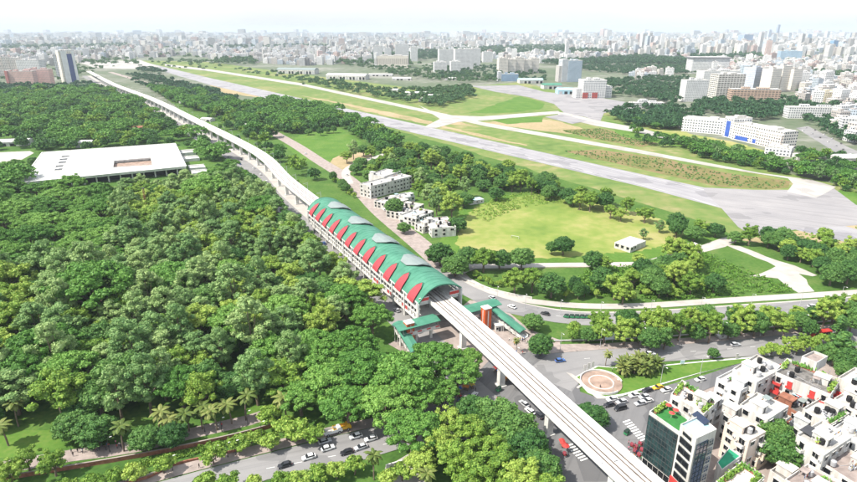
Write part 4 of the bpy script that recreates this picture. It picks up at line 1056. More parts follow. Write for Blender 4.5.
# --- large buildings further away
FAC = facade_mat('facade')
FAC2 = facade_mat('facade_dense', pitch=2.6, frac=0.5, fl=3.1, win=(0.2, 0.2, 0.21))
FACG = facade_mat('facade_glass', pitch=2.2, frac=0.86, fl=2.2, win=(0.03, 0.07, 0.14))
FACO = facade_mat('facade_open', pitch=6.0, frac=0.78, fl=3.6, win=(0.05, 0.045, 0.04))
facade_mat('facade_plain', frac=0.0)
def colmesh(mb, name, mats, cols):
    me = mb.mesh(name, mats); at = me.attributes.new('col', 'FLOAT_COLOR', 'FACE')
    at.data.foreach_set('color', np.array([c for c in cols], dtype=np.float32).ravel()); return me
def slab(name, label, cat, px, py, w, d, h, yaw, col, fac=None, extra=(), roofcol=(0.5, 0.49, 0.47), group=None, side=None):
    p = P(px, py); root = thing(name, (p.x, p.y, 0), label, cat, group, rot=yaw)
    def part(nm, x, y, z0, sx, sy, sz, cc, f=fac):
        m = MB(); m.box(x, y, z0, sx, sy, sz); 
        me = colmesh(m, nm, [f or FAC], [tuple(roofcol if i == 4 else cc) + (1,) for i in range(len(m.f))]); link(nm, me, root)
    part('wall', 0, 0, 0, w, d, h, col)
    m = MB()
    for s in (-1, 1): m.box(s * (w / 2 - .15), 0, h + .003, .3, d, 1.0); m.box(0, s * (d / 2 - .15), h + .004, w - .6, .3, 1.0)
    m.build('parapet', M_WHITE, root)
    part('roof_block', w * .18, d * .1, h + .01, w * .24, d * .4, 3.4, col, FAC)
    part('lift_house', -w * .2, -d * .1, h + .012, w * .16, d * .3, 4.6, col, FAC)
    for e in extra: part(*e)
    EXCL.append([p + Vector((math.cos(yaw) * a * w * .6 - math.sin(yaw) * b * d * .6, math.sin(yaw) * a * w * .6 + math.cos(yaw) * b * d * .6, 0)) for a, b in ((-1, -1), (1, -1), (1, 1), (-1, 1))])
    return root
WH, CR_, BG, PK, BLU = (0.66, 0.655, 0.64), (0.66, 0.6, 0.52), (0.58, 0.52, 0.45), (0.6, 0.38, 0.34), (0.3, 0.42, 0.55)
slab('tower_block', 'tall beige and white tower with a dark blue window strip beyond the park trees', 'tower', 71, 83, 34, 26, 76, 0.75, (0.72, 0.66, 0.57), facade_mat('facade_small', pitch=4.2, frac=0.4, fl=3.6, win=(0.16, 0.13, 0.1)), extra=(('front_slab', -6, -13.4, 0, 12, .7, 77, WH, MATS['facade_plain']), ('front_slab', 14, -13.4, 0, 6, .7, 77, WH, MATS['facade_plain']), ('blue_strip', 5.5, -13.3, 0, 11, .5, 70, (.06, .08, .2), MATS['facade_plain']), ('top_band', 0, 0, 76.1, 34.4, 26.4, 2.6, WH)))
slab('tower_annex', 'white slab standing behind the tall beige tower', 'tower', 61, 79, 14, 30, 62, 0.5, WH)
slab('apartment_block', 'long red and white apartment block at the left edge of the far park', 'apartment building', 25, 86, 56, 20, 34, 0.1, PK, FAC2, extra=(('end_bay', -29, -2, 0, 6, 22, 36, (0.5, 0.16, 0.14)),))
slab('apartment_block', 'right hand red and white apartment block below the tall beige tower', 'apartment building', 43, 84.5, 48, 20, 36, 0.1, PK, FAC2, extra=(('end_bay', -25, -2, 0, 6, 22, 38, (0.5, 0.16, 0.14)),))
for k, px in enumerate((3, 10, 17, 24)):
    slab('tower_block', ('first', 'second', 'third', 'fourth')[k] + ' of four narrow pale towers from the left edge', 'tower', px, 77, 16, 18, 56 - 3 * k, 0.4, (0.74, 0.68, 0.62), group='narrow pale towers at the left edge')
slab('domed_block', 'broad white block behind the red and white apartments', 'apartment building', 34, 77, 60, 34, 46, 0.1, WH)
slab('office_block', 'broad beige office slab with fine vertical bays beyond the airfield', 'office building', 392, 67.5, 118, 40, 40, -0.05, (0.58, 0.53, 0.46), facade_mat('facade_bays', pitch=5.0, frac=.5, fl=40, win=(.25, .23, .2)), extra=(('end_tower', -56, 0, 0, 8, 42, 50, WH),))
for k, (px, py, w, h) in enumerate(((378, 62, 38, 62), (388, 60, 30, 50), (402, 60, 60, 66), (414, 61, 30, 56))):
    slab('tower_block', ('white tower at the left end behind the beige office slab', 'short white tower behind the beige office slab', 'widest white tower above the beige office slab', 'white tower at the right end behind the beige office slab')[k], 'tower', px, py, w, 30, h, 0.1, WH)
for k, (px, py, w, d, h) in enumerate(((448, 67, 70, 40, 60), (463, 70, 60, 40, 66), (474, 66, 40, 40, 62), (487, 62, 40, 30, 40), (440, 72, 40, 30, 30), (455, 73, 30, 30, 34))):
    slab('apartment_block', ('white high block left in the group across the airfield', 'tall white block in the middle of the group across the airfield', 'white block on the right of the group across the airfield', 'white block standing apart to the right of the group', 'low white block in front left of the group', 'small white block in front of the tall middle block')[k], 'apartment building', px, py, w, d, h, 0.12, WH)
for k, px in enumerate((502, 510, 518, 526, 533)):
    slab('apartment_block', ('first', 'second', 'third', 'fourth', 'fifth')[k] + ' from the left in the row of cream blocks behind the apron', 'apartment building', px, 74 - .3 * k, 28, 24, 46 - 4 * (k % 2) - 3 * (k > 2), 0.15, (0.74, 0.68, 0.6), group='row of cream blocks behind the apron')
slab('glass_tower', 'square blue glass tower with a white left flank behind the apron', 'office building', 572, 81.5, 36, 30, 52, 0.12, (0.5, 0.58, 0.65), FACG, extra=(('white_flank', -26, 2, 0, 15, 30, 56, WH), ('side_slab', -37, 2, 0, 7, 26, 40, CR_)))
slab('spire_tower', 'very slim white tower rising just above the blue glass tower', 'tower', 566, 60, 14, 14, 78, 0.1, WH)
slab('low_glass_block', 'low blue glass block with a white end left of the apron', 'office building', 509, 81, 44, 20, 18, 0.05, BLU, FACG, extra=(('white_end', -26, 0, 0, 9, 20, 24, WH),))
slab('terminal_building', 'white terminal block with two red arched fronts on the apron', 'terminal', 591, 97.5, 46, 30, 34, 0.1, WH, FAC, extra=(('side_wing', -28, 2, 0, 12, 24, 18, WH), ('right_wing', 30, 4, 0, 16, 24, 22, WH)) + tuple(('red_arch', -18 + 19 * k, -15.4, 0, 11, 1.2, 11, (0.45, 0.07, 0.05)) for k in range(2)))
slab('domed_hall', 'long low white hall with a small dome above the apron woods', 'hall', 646, 108, 56, 18, 9, 0.02, WH, extra=(('dome_base', -6, 0, 9, 10, 10, 6, WH),))
slab('apartment_block', 'white rounded slab at the left end of the tall apartments on the right', 'apartment building', 692, 101, 44, 20, 38, 0.12, WH, FAC2)
slab('unfinished_block', 'tall unfinished concrete frame with open bays right of the white slab', 'building frame', 724, 99, 54, 28, 46, 0.1, (0.62, 0.6, 0.55), FACO)
slab('unfinished_block', 'low curved brown building frame with open floors in front of the tall apartments', 'building frame', 752, 102.5, 84, 22, 24, -0.1, (0.5, 0.36, 0.27), FACO)
slab('tower_block', 'blue grey apartment tower behind the brown building frame', 'tower', 752, 90, 36, 30, 48, 0.4, (0.5, 0.54, 0.62), FAC2)
for k, (px, py, h) in enumerate(((768, 92, 48), (778, 91, 52), (789, 91, 46), (797, 88, 42))):
    slab('tower_block', ('leftmost cream tower of the four behind the brown frame', 'tallest cream tower of the four behind the brown frame', 'third cream tower of the four behind the brown frame', 'rightmost shorter cream tower of the four')[k], 'tower', px, py, 26, 26, h, 0.35, (0.74, 0.68, 0.6), FAC2)
slab('apartment_block', 'long white apartment block behind the tall unfinished frame', 'apartment building', 715, 92, 80, 30, 44, 0.1, WH, FAC2)
slab('mall_building', 'wide white hall with a dark roof edge on the far right side', 'hall', 706, 73, 110, 50, 44, -0.05, WH, FAC, extra=(('dark_roof', 0, 0, 44.1, 116, 56, 4, (.25, .24, .25)),))
slab('blue_hall', 'low hall with a bright blue side right of the wide dark roofed hall', 'hall', 725, 66, 46, 30, 16, 0.0, (0.05, 0.25, 0.6))
slab('glass_block', 'wide pale blue glass block among the far right roofs', 'office building', 788, 62, 84, 30, 44, -0.1, (.45, .6, .7), FACG)
slab('long_block', 'long white three storey block above the right hand woods', 'apartment building', 812, 118, 78, 18, 16, -0.12, WH)
slab('cream_block', 'cream block above the long white block on the right', 'apartment building', 828, 103, 46, 26, 20, -0.1, (0.7, 0.62, 0.45))
# white and pink college across the airfield
def fr(px, py): return P(px, py)
col = (0.72, 0.62, 0.56)
for k, (nm, lab, pl, pr, dp, h, cc) in enumerate((
    ('college_wing', 'white left wing of the college across the airfield grass', (681, 131), (723, 135), 22, 17, WH),
    ('college_tower', 'white college block with a tall blue glazed strip', (722, 136), (731, 138.5), 24, 24, WH),
    ('college_wing', 'long cream middle wing of the college with two dark blue glazed fronts', (731, 139), (781, 150), 20, 19, (0.76, 0.7, 0.64)),
    ('college_wing', 'pink right wing of the college with many small windows', (779, 150), (794, 149), 34, 15, col),
    ('college_annex', 'low white annex in front of the pink wing of the college', (764, 154), (790, 157), 16, 8, WH))):
    a, b = P(*pl), P(*pr); d = b - a; L = d.length; n = Vector((-d.y, d.x, 0)).normalized(); q = (a + b) / 2 + n * dp / 2; yw = math.atan2(d.y, d.x)
    root = thing(nm, (q.x, q.y, 0), lab, 'college', rot=yw)
    m = MB(); m.box(0, 0, 0, L, dp, h); link('wall', colmesh(m, 'wall', [FAC], [((.66, .64, .6) if i == 4 else cc) + (1,) for i in range(len(m.f))]), root)
    m = MB()
    for s in (-1, 1): m.box(s * (L / 2 - .15), 0, h + .003, .3, dp, 1.1); m.box(0, s * (dp / 2 - .15), h + .004, L - .6, .3, 1.1)
    m.box(L * .2, 0, h + .005, L * .2, dp * .5, 3); m.box(-L * .3, 1, h + .006, 4, 4, 2.4); m.build('parapet', M_WHITE, root)
    for x0, x1, z0, z1 in {1: ((-.25, .2, 1, 20),), 2: ((-.42, -.16, 1, 5.5), (-.06, .3, 1, 5.5))}.get(k, ()):
        m = MB(); m.box((x0 + x1) / 2 * L, -dp / 2 - .1, z0, (x1 - x0) * L, .2, z1 - z0); m.build('glazing', M_BLUE, root)
    EXCL.append([a - n * 3, b - n * 3, b + n * (dp + 3), a + n * (dp + 3)])
sheet('college_field', [(640, 128), (680, 132), (735, 142), (768, 152), (740, 153), (700, 146), (652, 137)], M_FIELD, 0.07, jit=2, excl=True)
sheet('car_park', [(796, 128), (808, 126), (850, 148), (880, 160), (870, 166), (835, 152)], M_ASPHL, 0.05, excl=True)
hangar('hall', 'white barrel roofed hall beside the right hand car park', 'hall', 845, 163, 22, 14, 9, 0.0, roof=M_CONCW)
hangar('hall', 'small white hall in the trees left of the barrel roofed hall', 'hall', 803, 159, 18, 10, 6, 0.0, roof=M_CONCW)

# --- skyline towers
for k, (px, py, w, h, cc, lab) in enumerate((
    (776, 40, 46, 190, (.35, .42, .55), 'slim blue skyscraper, the tallest on the skyline'), (768, 40, 60, 128, (.5, .56, .66), 'pale blue skyscraper just left of the tallest one'),
    (744, 46, 130, 88, (.35, .45, .6), 'broad blue office tower on the right skyline'), (758, 54, 30, 112, (.75, .74, .72), 'slim white tower in front of the skyline on the right'),
    (788, 41, 60, 96, (.6, .66, .74), 'pale tower just right of the tallest skyscraper'), (807, 43, 70, 84, (.4, .55, .7), 'blue tower on the right half of the skyline'),
    (826, 40, 70, 110, (.72, .74, .77), 'pale tall tower near the right edge of the skyline'), (849, 42, 90, 90, (.5, .58, .68), 'grey blue tower at the right edge of the skyline'),
    (832, 52, 50, 66, (.2, .38, .6), 'deep blue tower below the pale tall one'), (797, 52, 130, 40, (.3, .45, .62), 'long blue glass block under the skyline'),
    (644, 42, 70, 100, (.72, .76, .8), 'pale tower left of the skyline cluster'), (630, 43, 40, 90, (.6, .66, .74), 'thin grey tower left of the skyline cluster'),
    (720, 50, 40, 66, (.5, .58, .68), 'small blue grey tower left of the broad blue office tower'), (680, 46, 70, 60, (.66, .7, .75), 'pale block halfway to the skyline cluster'),
    (700, 44, 50, 74, (.6, .66, .74), 'grey block left of the broad blue office tower'))):
    slab('skyscraper' if h > 100 else 'tower_block', lab, 'skyscraper' if h > 100 else 'tower', px, py, w * .72, w * .5, h, 0.3, cc, FAC)

# --- the city: thousands of blocks; the 300 that show largest are things of their own
CR2 = random.Random(5)
ZON = [([(600, 62), (660, 55), (700, 60), (857, 60), (980, 60), (980, 150), (857, 146), (830, 122), (800, 104), (800, 85), (690, 72), (640, 80)], 1500, (9, 24), (11, 24), 'right side of the city'),
       ([(200, 48), (620, 46), (640, 62), (560, 66), (480, 58), (430, 60), (300, 66), (250, 62), (200, 58)], 1050, (10, 30), (14, 34), 'city beyond the runway'),
       ([(-60, 46), (200, 46), (200, 56), (110, 60), (60, 66), (-60, 70)], 560, (10, 30), (14, 34), 'city at the far left'),
       ([(-60, 37.5), (920, 37.5), (920, 47), (-60, 47)], 2000, (16, 46), (22, 60), 'far city under the horizon'),
       ([(-60, 34), (920, 34), (920, 38), (-60, 38)], 900, (30, 85), (60, 160), 'last city band under the horizon'),
       ([(600, 44), (900, 44), (900, 58), (600, 58)], 500, (20, 62), (16, 36), 'high rise city on the right')]
CITY = []
BELTS = [[(415, 52), (500, 47), (565, 46), (568, 54), (440, 59)], [(540, 64), (640, 57), (692, 62), (692, 74), (640, 76), (590, 72)], [(560, 50), (700, 51), (700, 56), (560, 55)], [(0, 45.5), (130, 43.5), (130, 48), (0, 51)],
         [(210, 47), (330, 44.5), (330, 48), (210, 50.5)], [(690, 57), (760, 55), (760, 59.5), (690, 62)], [(370, 55), (440, 54), (440, 60), (370, 62)], [(780, 70), (857, 74), (857, 80), (790, 77)], [(700, 112), (800, 106), (857, 108), (857, 114), (800, 116)]]
grid = {}
for pts, n, hr, wr, zn in ZON:
    xs_ = [p[0] for p in pts]; ys_ = [p[1] for p in pts]; got = 0; tries = 0
    while got < n and tries < n * 8:
        tries += 1
        x = CR2.uniform(min(xs_), max(xs_)); y = CR2.uniform(min(ys_), max(ys_))
        if not inpoly(x, y, pts) or any(inpoly(x, y, b) for b in BELTS): continue
        p = P(x, y); w = CR2.uniform(*wr); d = CR2.uniform(*wr)
        if p.y < 4200:
            key = (int(p.x // 17), int(p.y // 17))
            if any((key[0] + i, key[1] + j) in grid for i in (-1, 0, 1) for j in (-1, 0, 1) if i * j == 0): continue
            if any(inpoly(p.x, p.y, e) for e in EXCL[-70:]): continue
            grid[key] = 1; w = min(w, 22); d = min(d, 24)
        t = CR2.random()
        cc = (.8, .79, .77) if t < .5 else (.7, .66, .6) if t < .68 else (.6, .55, .5) if t < .78 else (.62, .47, .42) if t < .86 else (.55, .62, .68) if t < .95 else (.4, .38, .36)
        k_ = CR2.uniform(.66, .97); cc = tuple(q * k_ for q in cc)
        h = CR2.uniform(*hr) * (1.7 if CR2.random() < .1 else 1)
        CITY.append((p.x, p.y, w, d, h, CR2.choice((0.1, 0.12, -.3, .35, -.1)) + CR2.uniform(-.06, .06), cc, zn, t)); got += 1
CITY.sort(key=lambda b: b[1] - b[4] * 8)
def block_geo(mb, cols, b, ox=0, oy=0):
    x, y, w, d, h, yaw, cc, zn, t = b; x -= ox; y -= oy
    rr = random.Random(int(w * 1e4)); c, s = math.cos(yaw), math.sin(yaw)
    n0 = len(mb.f); mb.box(x, y, 0, w, d, h, yaw)
    a = rr.uniform(-.25, .25) * w; e = rr.uniform(-.25, .25) * d
    mb.box(x + a * c - e * s, y + a * s + e * c, h + .01, w * rr.uniform(.2, .4), d * rr.uniform(.2, .45), rr.uniform(2.2, 4.5), yaw)
    if b[1] < 5000:
        a = rr.uniform(-.35, .35) * w; e = rr.uniform(-.35, .35) * d
        mb.box(x + a * c - e * s, y + a * s + e * c, h + .012, 2.4, 2.4, 1.8, yaw)
    rc = rr.choice(((.6, .59, .57), (.45, .43, .41), (.7, .69, .68), (.35, .3, .27)))
    for i in range(n0, len(mb.f)): cols.append((rc if (i - n0) % 6 == 4 else cc) + (1,))
def ctext(t): return 'white' if t < .5 else 'cream' if t < .68 else 'beige' if t < .78 else 'pinkish' if t < .86 else 'pale blue' if t < .95 else 'dark grey'
for b in CITY[:290]:
    mb = MB(); cols = []; block_geo(mb, cols, b, b[0], b[1]); h = b[4]
    st = 'low' if h < 13 else 'mid height' if h < 20 else 'tall'
    o = link('city_building', colmesh(mb, 'city_building', [FAC], cols), None, (b[0], b[1], 0))
    tag(o, '%s %s flat roofed block in the crowded %s' % (st, ctext(b[8]), b[7]), 'city building', '%s %s blocks in the %s' % (st, ctext(b[8]), b[7]))
mb = MB(); cols = []
for b in CITY[290:]: block_geo(mb, cols, b)
o = link('far_city', colmesh(mb, 'far_city', [FAC], cols)); tag(o, 'mass of pale city blocks fading into the haze under the horizon', 'city', kind='stuff')
# ------------------------------------------------------------------ trees
_ico = None
def ico_np():
    global _ico
    if _ico is None:
        import bmesh
        bm = bmesh.new(); bmesh.ops.create_icosphere(bm, subdivisions=2, radius=1.0)
        _ico = (np.array([v.co[:] for v in bm.verts]), np.array([[v.index for v in f.verts] for f in bm.faces])); bm.free()
    return _ico
def poly_mesh(name, V, loops, sizes, mats):
    me = bpy.data.meshes.new(name); me.vertices.add(len(V)); me.vertices.foreach_set('co', np.asarray(V, np.float32).ravel())
    me.loops.add(len(loops)); me.loops.foreach_set('vertex_index', np.asarray(loops, np.int32))
    st = np.concatenate([[0], np.cumsum(sizes)[:-1]]).astype(np.int32)
    me.polygons.add(len(sizes)); me.polygons.foreach_set('loop_start', st); me.polygons.foreach_set('loop_total', np.asarray(sizes, np.int32))
    for m in mats: me.materials.append(m)
    me.update(calc_edges=True); return me
def leaf_quads(rs, cen, rad, flat, leaf, dens, low=-0.35, tilt=1.0):
    """leaf faces lying over the surface of every clump"""
    P_, N_ = [], []
    for c, r, f in zip(cen, rad, flat):
        n = max(6, int(dens * 4 * math.pi * r * r * 0.66 / (leaf * leaf)))
        d = rs.normal(size=(n, 3)); d /= np.linalg.norm(d, axis=1)[:, None]
        d[:, 2] = np.where(d[:, 2] < low, -d[:, 2], d[:, 2])
        q = d * r * rs.uniform(0.78, 1.12, size=(n, 1)); q[:, 2] *= f
        nn = d.copy(); nn[:, 2] /= f
        P_.append(q + c); N_.append(nn)
    p = np.concatenate(P_); nrm = np.concatenate(N_); nrm /= np.linalg.norm(nrm, axis=1)[:, None]
    nrm += rs.normal(size=nrm.shape) * tilt * 0.6; nrm /= np.linalg.norm(nrm, axis=1)[:, None]
    a = np.cross(nrm, rs.normal(size=nrm.shape)); a /= np.linalg.norm(a, axis=1)[:, None]; b = np.cross(nrm, a)
    s = (leaf * 0.5 * rs.uniform(0.7, 1.35, size=(len(p), 1)))
    a = a * s * 1.25; b = b * s * 0.85
    return np.stack([p - a - b * .4, p + b - a * .1, p + a + b * .3, p - b + a * .15], 1)
def crown_mesh(name, m, seed, cen, rad, flat, leaf, dens, core=0.76):
    rs = np.random.RandomState(seed)
    q = leaf_quads(rs, cen, rad, flat, leaf, dens)
    iv, iff = ico_np(); V = [q.reshape(-1, 3)]; nq = len(q); L = [np.arange(nq * 4)]; S = [np.full(nq, 4)]; off = nq * 4
    for c, r, f in zip(cen, rad, flat):
        w = iv * (r * core) * (1 + rs.normal(size=(len(iv), 1)) * 0.1); w[:, 2] *= f
        V.append(w + c); L.append((iff + off).ravel()); S.append(np.full(len(iff), 3)); off += len(iv)
    return poly_mesh(name, np.concatenate(V), np.concatenate(L), np.concatenate(S), [m])
def clumps(kind, seed):
    rs = np.random.RandomState(seed)
    if kind == 'rain':
        n, R, z0 = 84, 9.0, 8.2
        a = rs.uniform(0, 2 * np.pi, n); r = np.sqrt((np.arange(n) + .5) / n) * R * .9; a = np.arange(n) * 2.39996 + rs.uniform(-.4, .4, n)
        r = r * rs.uniform(.86, 1.1, n)
        z = z0 + (1 - (r / R) ** 2) * 4.4 + rs.normal(size=n) * .7
        return np.stack([r * np.cos(a), r * np.sin(a), z], 1), rs.uniform(.95, 1.75, n), rs.uniform(.5, .75, n), 9.0, 13.0
    if kind == 'bushy':
        n, R = 62, 4.6
        d = rs.normal(size=(n, 3)); d /= np.linalg.norm(d, axis=1)[:, None]; d[:, 2] = np.where(d[:, 2] < -.55, -d[:, 2], d[:, 2])
        c = d * np.array([R, R, 4.6]) * rs.uniform(.45, 1.0, (n, 1)) * (0.82 + 0.3 * rs.rand(n, 1)); c[:, 2] += 7.4
        return c, rs.uniform(.65, 1.35, n), rs.uniform(.7, 1.0, n), 5.2, 12.0
    if kind == 'round':
        n, R = 58, 4.3
        i = np.arange(n) + .5; ph = np.arccos(1 - 1.62 * i / n); a = i * 2.39996
        d = np.stack([np.cos(a) * np.sin(ph), np.sin(a) * np.sin(ph), np.cos(ph)], 1)
        c = d * R * rs.uniform(.66, 1.04, (n, 1)); c[:, 2] = c[:, 2] * .86 + 5.6
        return c, rs.uniform(.75, 1.5, n), rs.uniform(.75, .95, n), 5.2, 10.3
    if kind == 'pale':
        n = 74
        z = rs.uniform(0, 1, n); rr = (np.sin(np.pi * (z * .85 + .12))) ** .8 * 4.2 * np.sqrt(rs.uniform(.1, 1, n)); a = rs.uniform(0, 2 * np.pi, n)
        c = np.stack([rr * np.cos(a), rr * np.sin(a), 5 + z * 10.5], 1)
        return c, rs.uniform(.5, 1.15, n), rs.uniform(.8, 1.15, n), 4.9, 16.5
    if kind == 'column':
        n = 20; z = rs.uniform(0, 1, n); rr = (1 - .55 * z) * 1.5 * np.sqrt(rs.rand(n)); a = rs.uniform(0, 6.28, n)
        return np.stack([rr * np.cos(a), rr * np.sin(a), 1.8 + z * 8], 1), rs.uniform(.6, 1.0, n), rs.uniform(1, 1.5, n), 2.0, 11.0
    n = 18; d = rs.normal(size=(n, 3)); d /= np.linalg.norm(d, axis=1)[:, None]; d[:, 2] = abs(d[:, 2]) * 1.1 - .25
    c = d * 2.1 * rs.uniform(.5, 1, (n, 1)); c[:, 2] = c[:, 2] * .8 + 2.6
    return c, rs.uniform(.6, 1.05, n), rs.uniform(.75, 1, n), 2.8, 4.9
def trunk_mesh(kind, cen, H, seed):
    rr = random.Random(seed); mb = MB(); fork = {'rain': 4.2, 'bushy': 3.6, 'round': 2.6, 'pale': 5.0, 'column': 2.0}.get(kind, 1.2)
    r0 = {'rain': .55, 'bushy': .34, 'round': .34, 'pale': .3, 'column': .2}.get(kind, .16)
    mb.tube((0, 0, -.2), (rr.uniform(-.2, .2), rr.uniform(-.2, .2), fork), r0 * 1.25, r0 * .8, 8)
    for c in sorted(map(tuple, cen), key=lambda c: rr.random())[:8]:
        f = Vector((0, 0, fork - .15)); c = Vector(c); m = f.lerp(c, .55) + Vector((0, 0, -.3))
        mb.tube(f, m, r0 * .5, r0 * .3, 5); mb.tube(m, c, r0 * .3, r0 * .1, 5)
    return mb.mesh('trunk', M_BARK)
KIND = {'rain': ('broad_tree', 'leaf_rain', .48, 1.15), 'bushy': ('bushy_tree', 'leaf_yellow', .38, 1.1), 'round': ('round_tree', 'leaf_dark', .4, 1.15),
        'pale': ('feathery_tree', 'leaf_pale', .34, 1.1), 'small': ('small_tree', 'leaf_yellow', .36, 1.15), 'column': ('column_tree', 'leaf_dark', .42, 1.2)}
LOOK = {'rain': 'broad umbrella crowned tree', 'bushy': 'yellow green bushy tree', 'round': 'dark round crowned tree',
        'pale': 'tall pale airy tree', 'small': 'small yellow green tree', 'column': 'slim dark tree', 'palm': 'long fronded palm', 'fan': 'thick fan palm'}
CAT = {'rain': 'broad tree', 'bushy': 'bushy tree', 'round': 'round tree', 'pale': 'tall tree', 'small': 'small tree', 'column': 'slim tree', 'palm': 'palm tree', 'fan': 'fan palm'}
TREE = {}; DIM = {}
PARK = (0, -900, 0)
def proto(kind):
    TREE[kind] = []
    nm, mt, leaf, dens = KIND[kind]
    for s in range(5 if kind != 'column' else 2):
        cen, rad, flat, R, H = clumps(kind, 31 * s + 7)
        cm = crown_mesh('crown', MATS[mt], s + 3, cen, rad, flat, leaf, dens); tm = trunk_mesh(kind, cen, H, s)
        TREE[kind].append((cm, tm)); DIM[kind] = (R, H)
for k_ in KIND: proto(k_)
def palm_proto(fan=False):
    out = []
    for s in range(3):
        rr = random.Random(40 + s); tb = MB(); hgt = 2.2 if fan else 7.5
        p = Vector((0, 0, -.2)); lean = Vector((rr.uniform(-.1, .1), rr.uniform(-.1, .1), 0))
        for k in range(5):
            q = Vector((lean.x * k * k * .6, lean.y * k * k * .6, hgt * (k + 1) / 5)); tb.tube(p, q, (.3 if fan else .21) - .012 * k, (.3 if fan else .21) - .012 * (k + 1), 7); p = q
        cb = MB(); top = p
        for k in range(26 if not fan else 34):
            a = k * 2.4 + rr.uniform(-.2, .2); el = 1.25 - 1.75 * k / 26 if not fan else 1.35 - 1.6 * k / 34; L = rr.uniform(2.6, 3.5) * (.85 if fan else 1)
            prev = top.copy(); pts = [prev]
            for j in range(1, 6):
                e = el - .32 * j * (1 if not fan else .6); pts.append(pts[-1] + Vector((math.cos(a) * math.cos(e), math.sin(a) * math.cos(e), math.sin(e))) * L / 5)
            sd_ = Vector((-math.sin(a), math.cos(a), 0))
            for j in range(5):
                w0 = .5 * math.sin(math.pi * (j + .35) / 5.6); w1 = .5 * math.sin(math.pi * (j + 1.35) / 5.9) if j < 4 else .03
                for sgn in (-1, 1):
                    drop = Vector((0, 0, -.38))
                    cb.add([pts[j], pts[j + 1], pts[j + 1] + sd_ * sgn * w1 + drop * w1, pts[j] + sd_ * sgn * w0 + drop * w0], [[0, 1, 2, 3]])
        out.append((cb.mesh('fronds', MATS['leaf_palm']), tb.mesh('trunk', M_BARK)))
    return out
TREE['palm'] = palm_proto(); TREE['fan'] = palm_proto(True); DIM['palm'] = (3.4, 9.5); DIM['fan'] = (3.0, 4.5)
KIND['palm'] = ('palm_tree',); KIND['fan'] = ('fan_palm',)
TR = random.Random(77)
ALLT = []
def tree(kind, p, R, H, label, group=None, parts=True, var=None):
    cm, tm = TREE[kind][TR.randrange(len(TREE[kind])) if var is None else var]
    r0, h0 = DIM[kind]; sx = R / r0; sz = H / h0
    root = thing(KIND[kind][0], (p.x, p.y, 0), label, CAT[kind], group, TR.uniform(0, 6.28)); root.scale = (sx, sx * TR.uniform(.92, 1.08), sz)
    link('crown' if kind not in ('palm', 'fan') else 'fronds', cm, root)
    if parts: link('trunk', tm, root)
    ALLT.append((p.x, p.y, R)); return root
def hand(kind, px, py, R, H, where, group=None):
    """tree given by the photo pixel of its crown centre"""
    zc = H * (.8 if kind in ('palm', 'fan') else .66); return tree(kind, P(px, py, zc), R, H, LOOK[kind] + ' ' + where if where else None, group)
def blocked(x, y):
    return any(inpoly(x, y, e) for e in EXCL)
def zone(pts, mix, n, where, near='road', gap=.62, zc=7.0, smin=.8, smax=1.2, world=False):
    """trees over a wooded patch; the outliers of each kind get labels of their own"""
    poly = [P(x, y, zc) for x, y in pts]
    xs_ = [p.x for p in poly]; ys_ = [p.y for p in poly]
    kinds = [m[0] for m in mix]; wts = [m[1] for m in mix]; got = []; t = 0
    while len(got) < n and t < n * 30:
        t += 1
        x = TR.uniform(min(xs_), max(xs_)); y = TR.uniform(min(ys_), max(ys_))
        if not inpoly(x, y, poly) or blocked(x, y): continue
        k = TR.choices(kinds, wts)[0]; s = TR.uniform(smin, smax); R = DIM[k][0] * s
        if (x < 0 and blocked(x + R * .5, y + R * .2)) or (zc < 7 and blocked(x, y - R * .6)): continue
        H = 0; H = DIM[k][1] * (.45 + .5 * s) * TR.uniform(.75, 1.3)
        if any((x - a) ** 2 + (y - b) ** 2 < (gap * (R + r)) ** 2 for a, b, r in ALLT): continue
        got.append((k, x, y, R, H)); ALLT.append((x, y, R))
    byk = {}
    for g in got: byk.setdefault(g[0], []).append(g)
    for k, lst in byk.items():
        sp = {}
        if len(lst) > 3:
            for nm, key in (('the tallest', lambda g: -g[4]), ('the leftmost', lambda g: g[1] / g[2]), ('the rightmost', lambda g: -g[1] / g[2]), ('the nearest', lambda g: g[2]), ('the farthest', lambda g: -g[2])):
                g = min(lst, key=key)
                if g not in sp: sp[g] = nm
        for g in lst:
            lb = (sp[g][4:] + ' ' if g in sp else '') + LOOK[k] + ' ' + where
            tree(k, Vector((g[1], g[2], 0)), g[3], g[4], lb, '%ss %s' % (CAT[k], where))
            ALLT.pop()
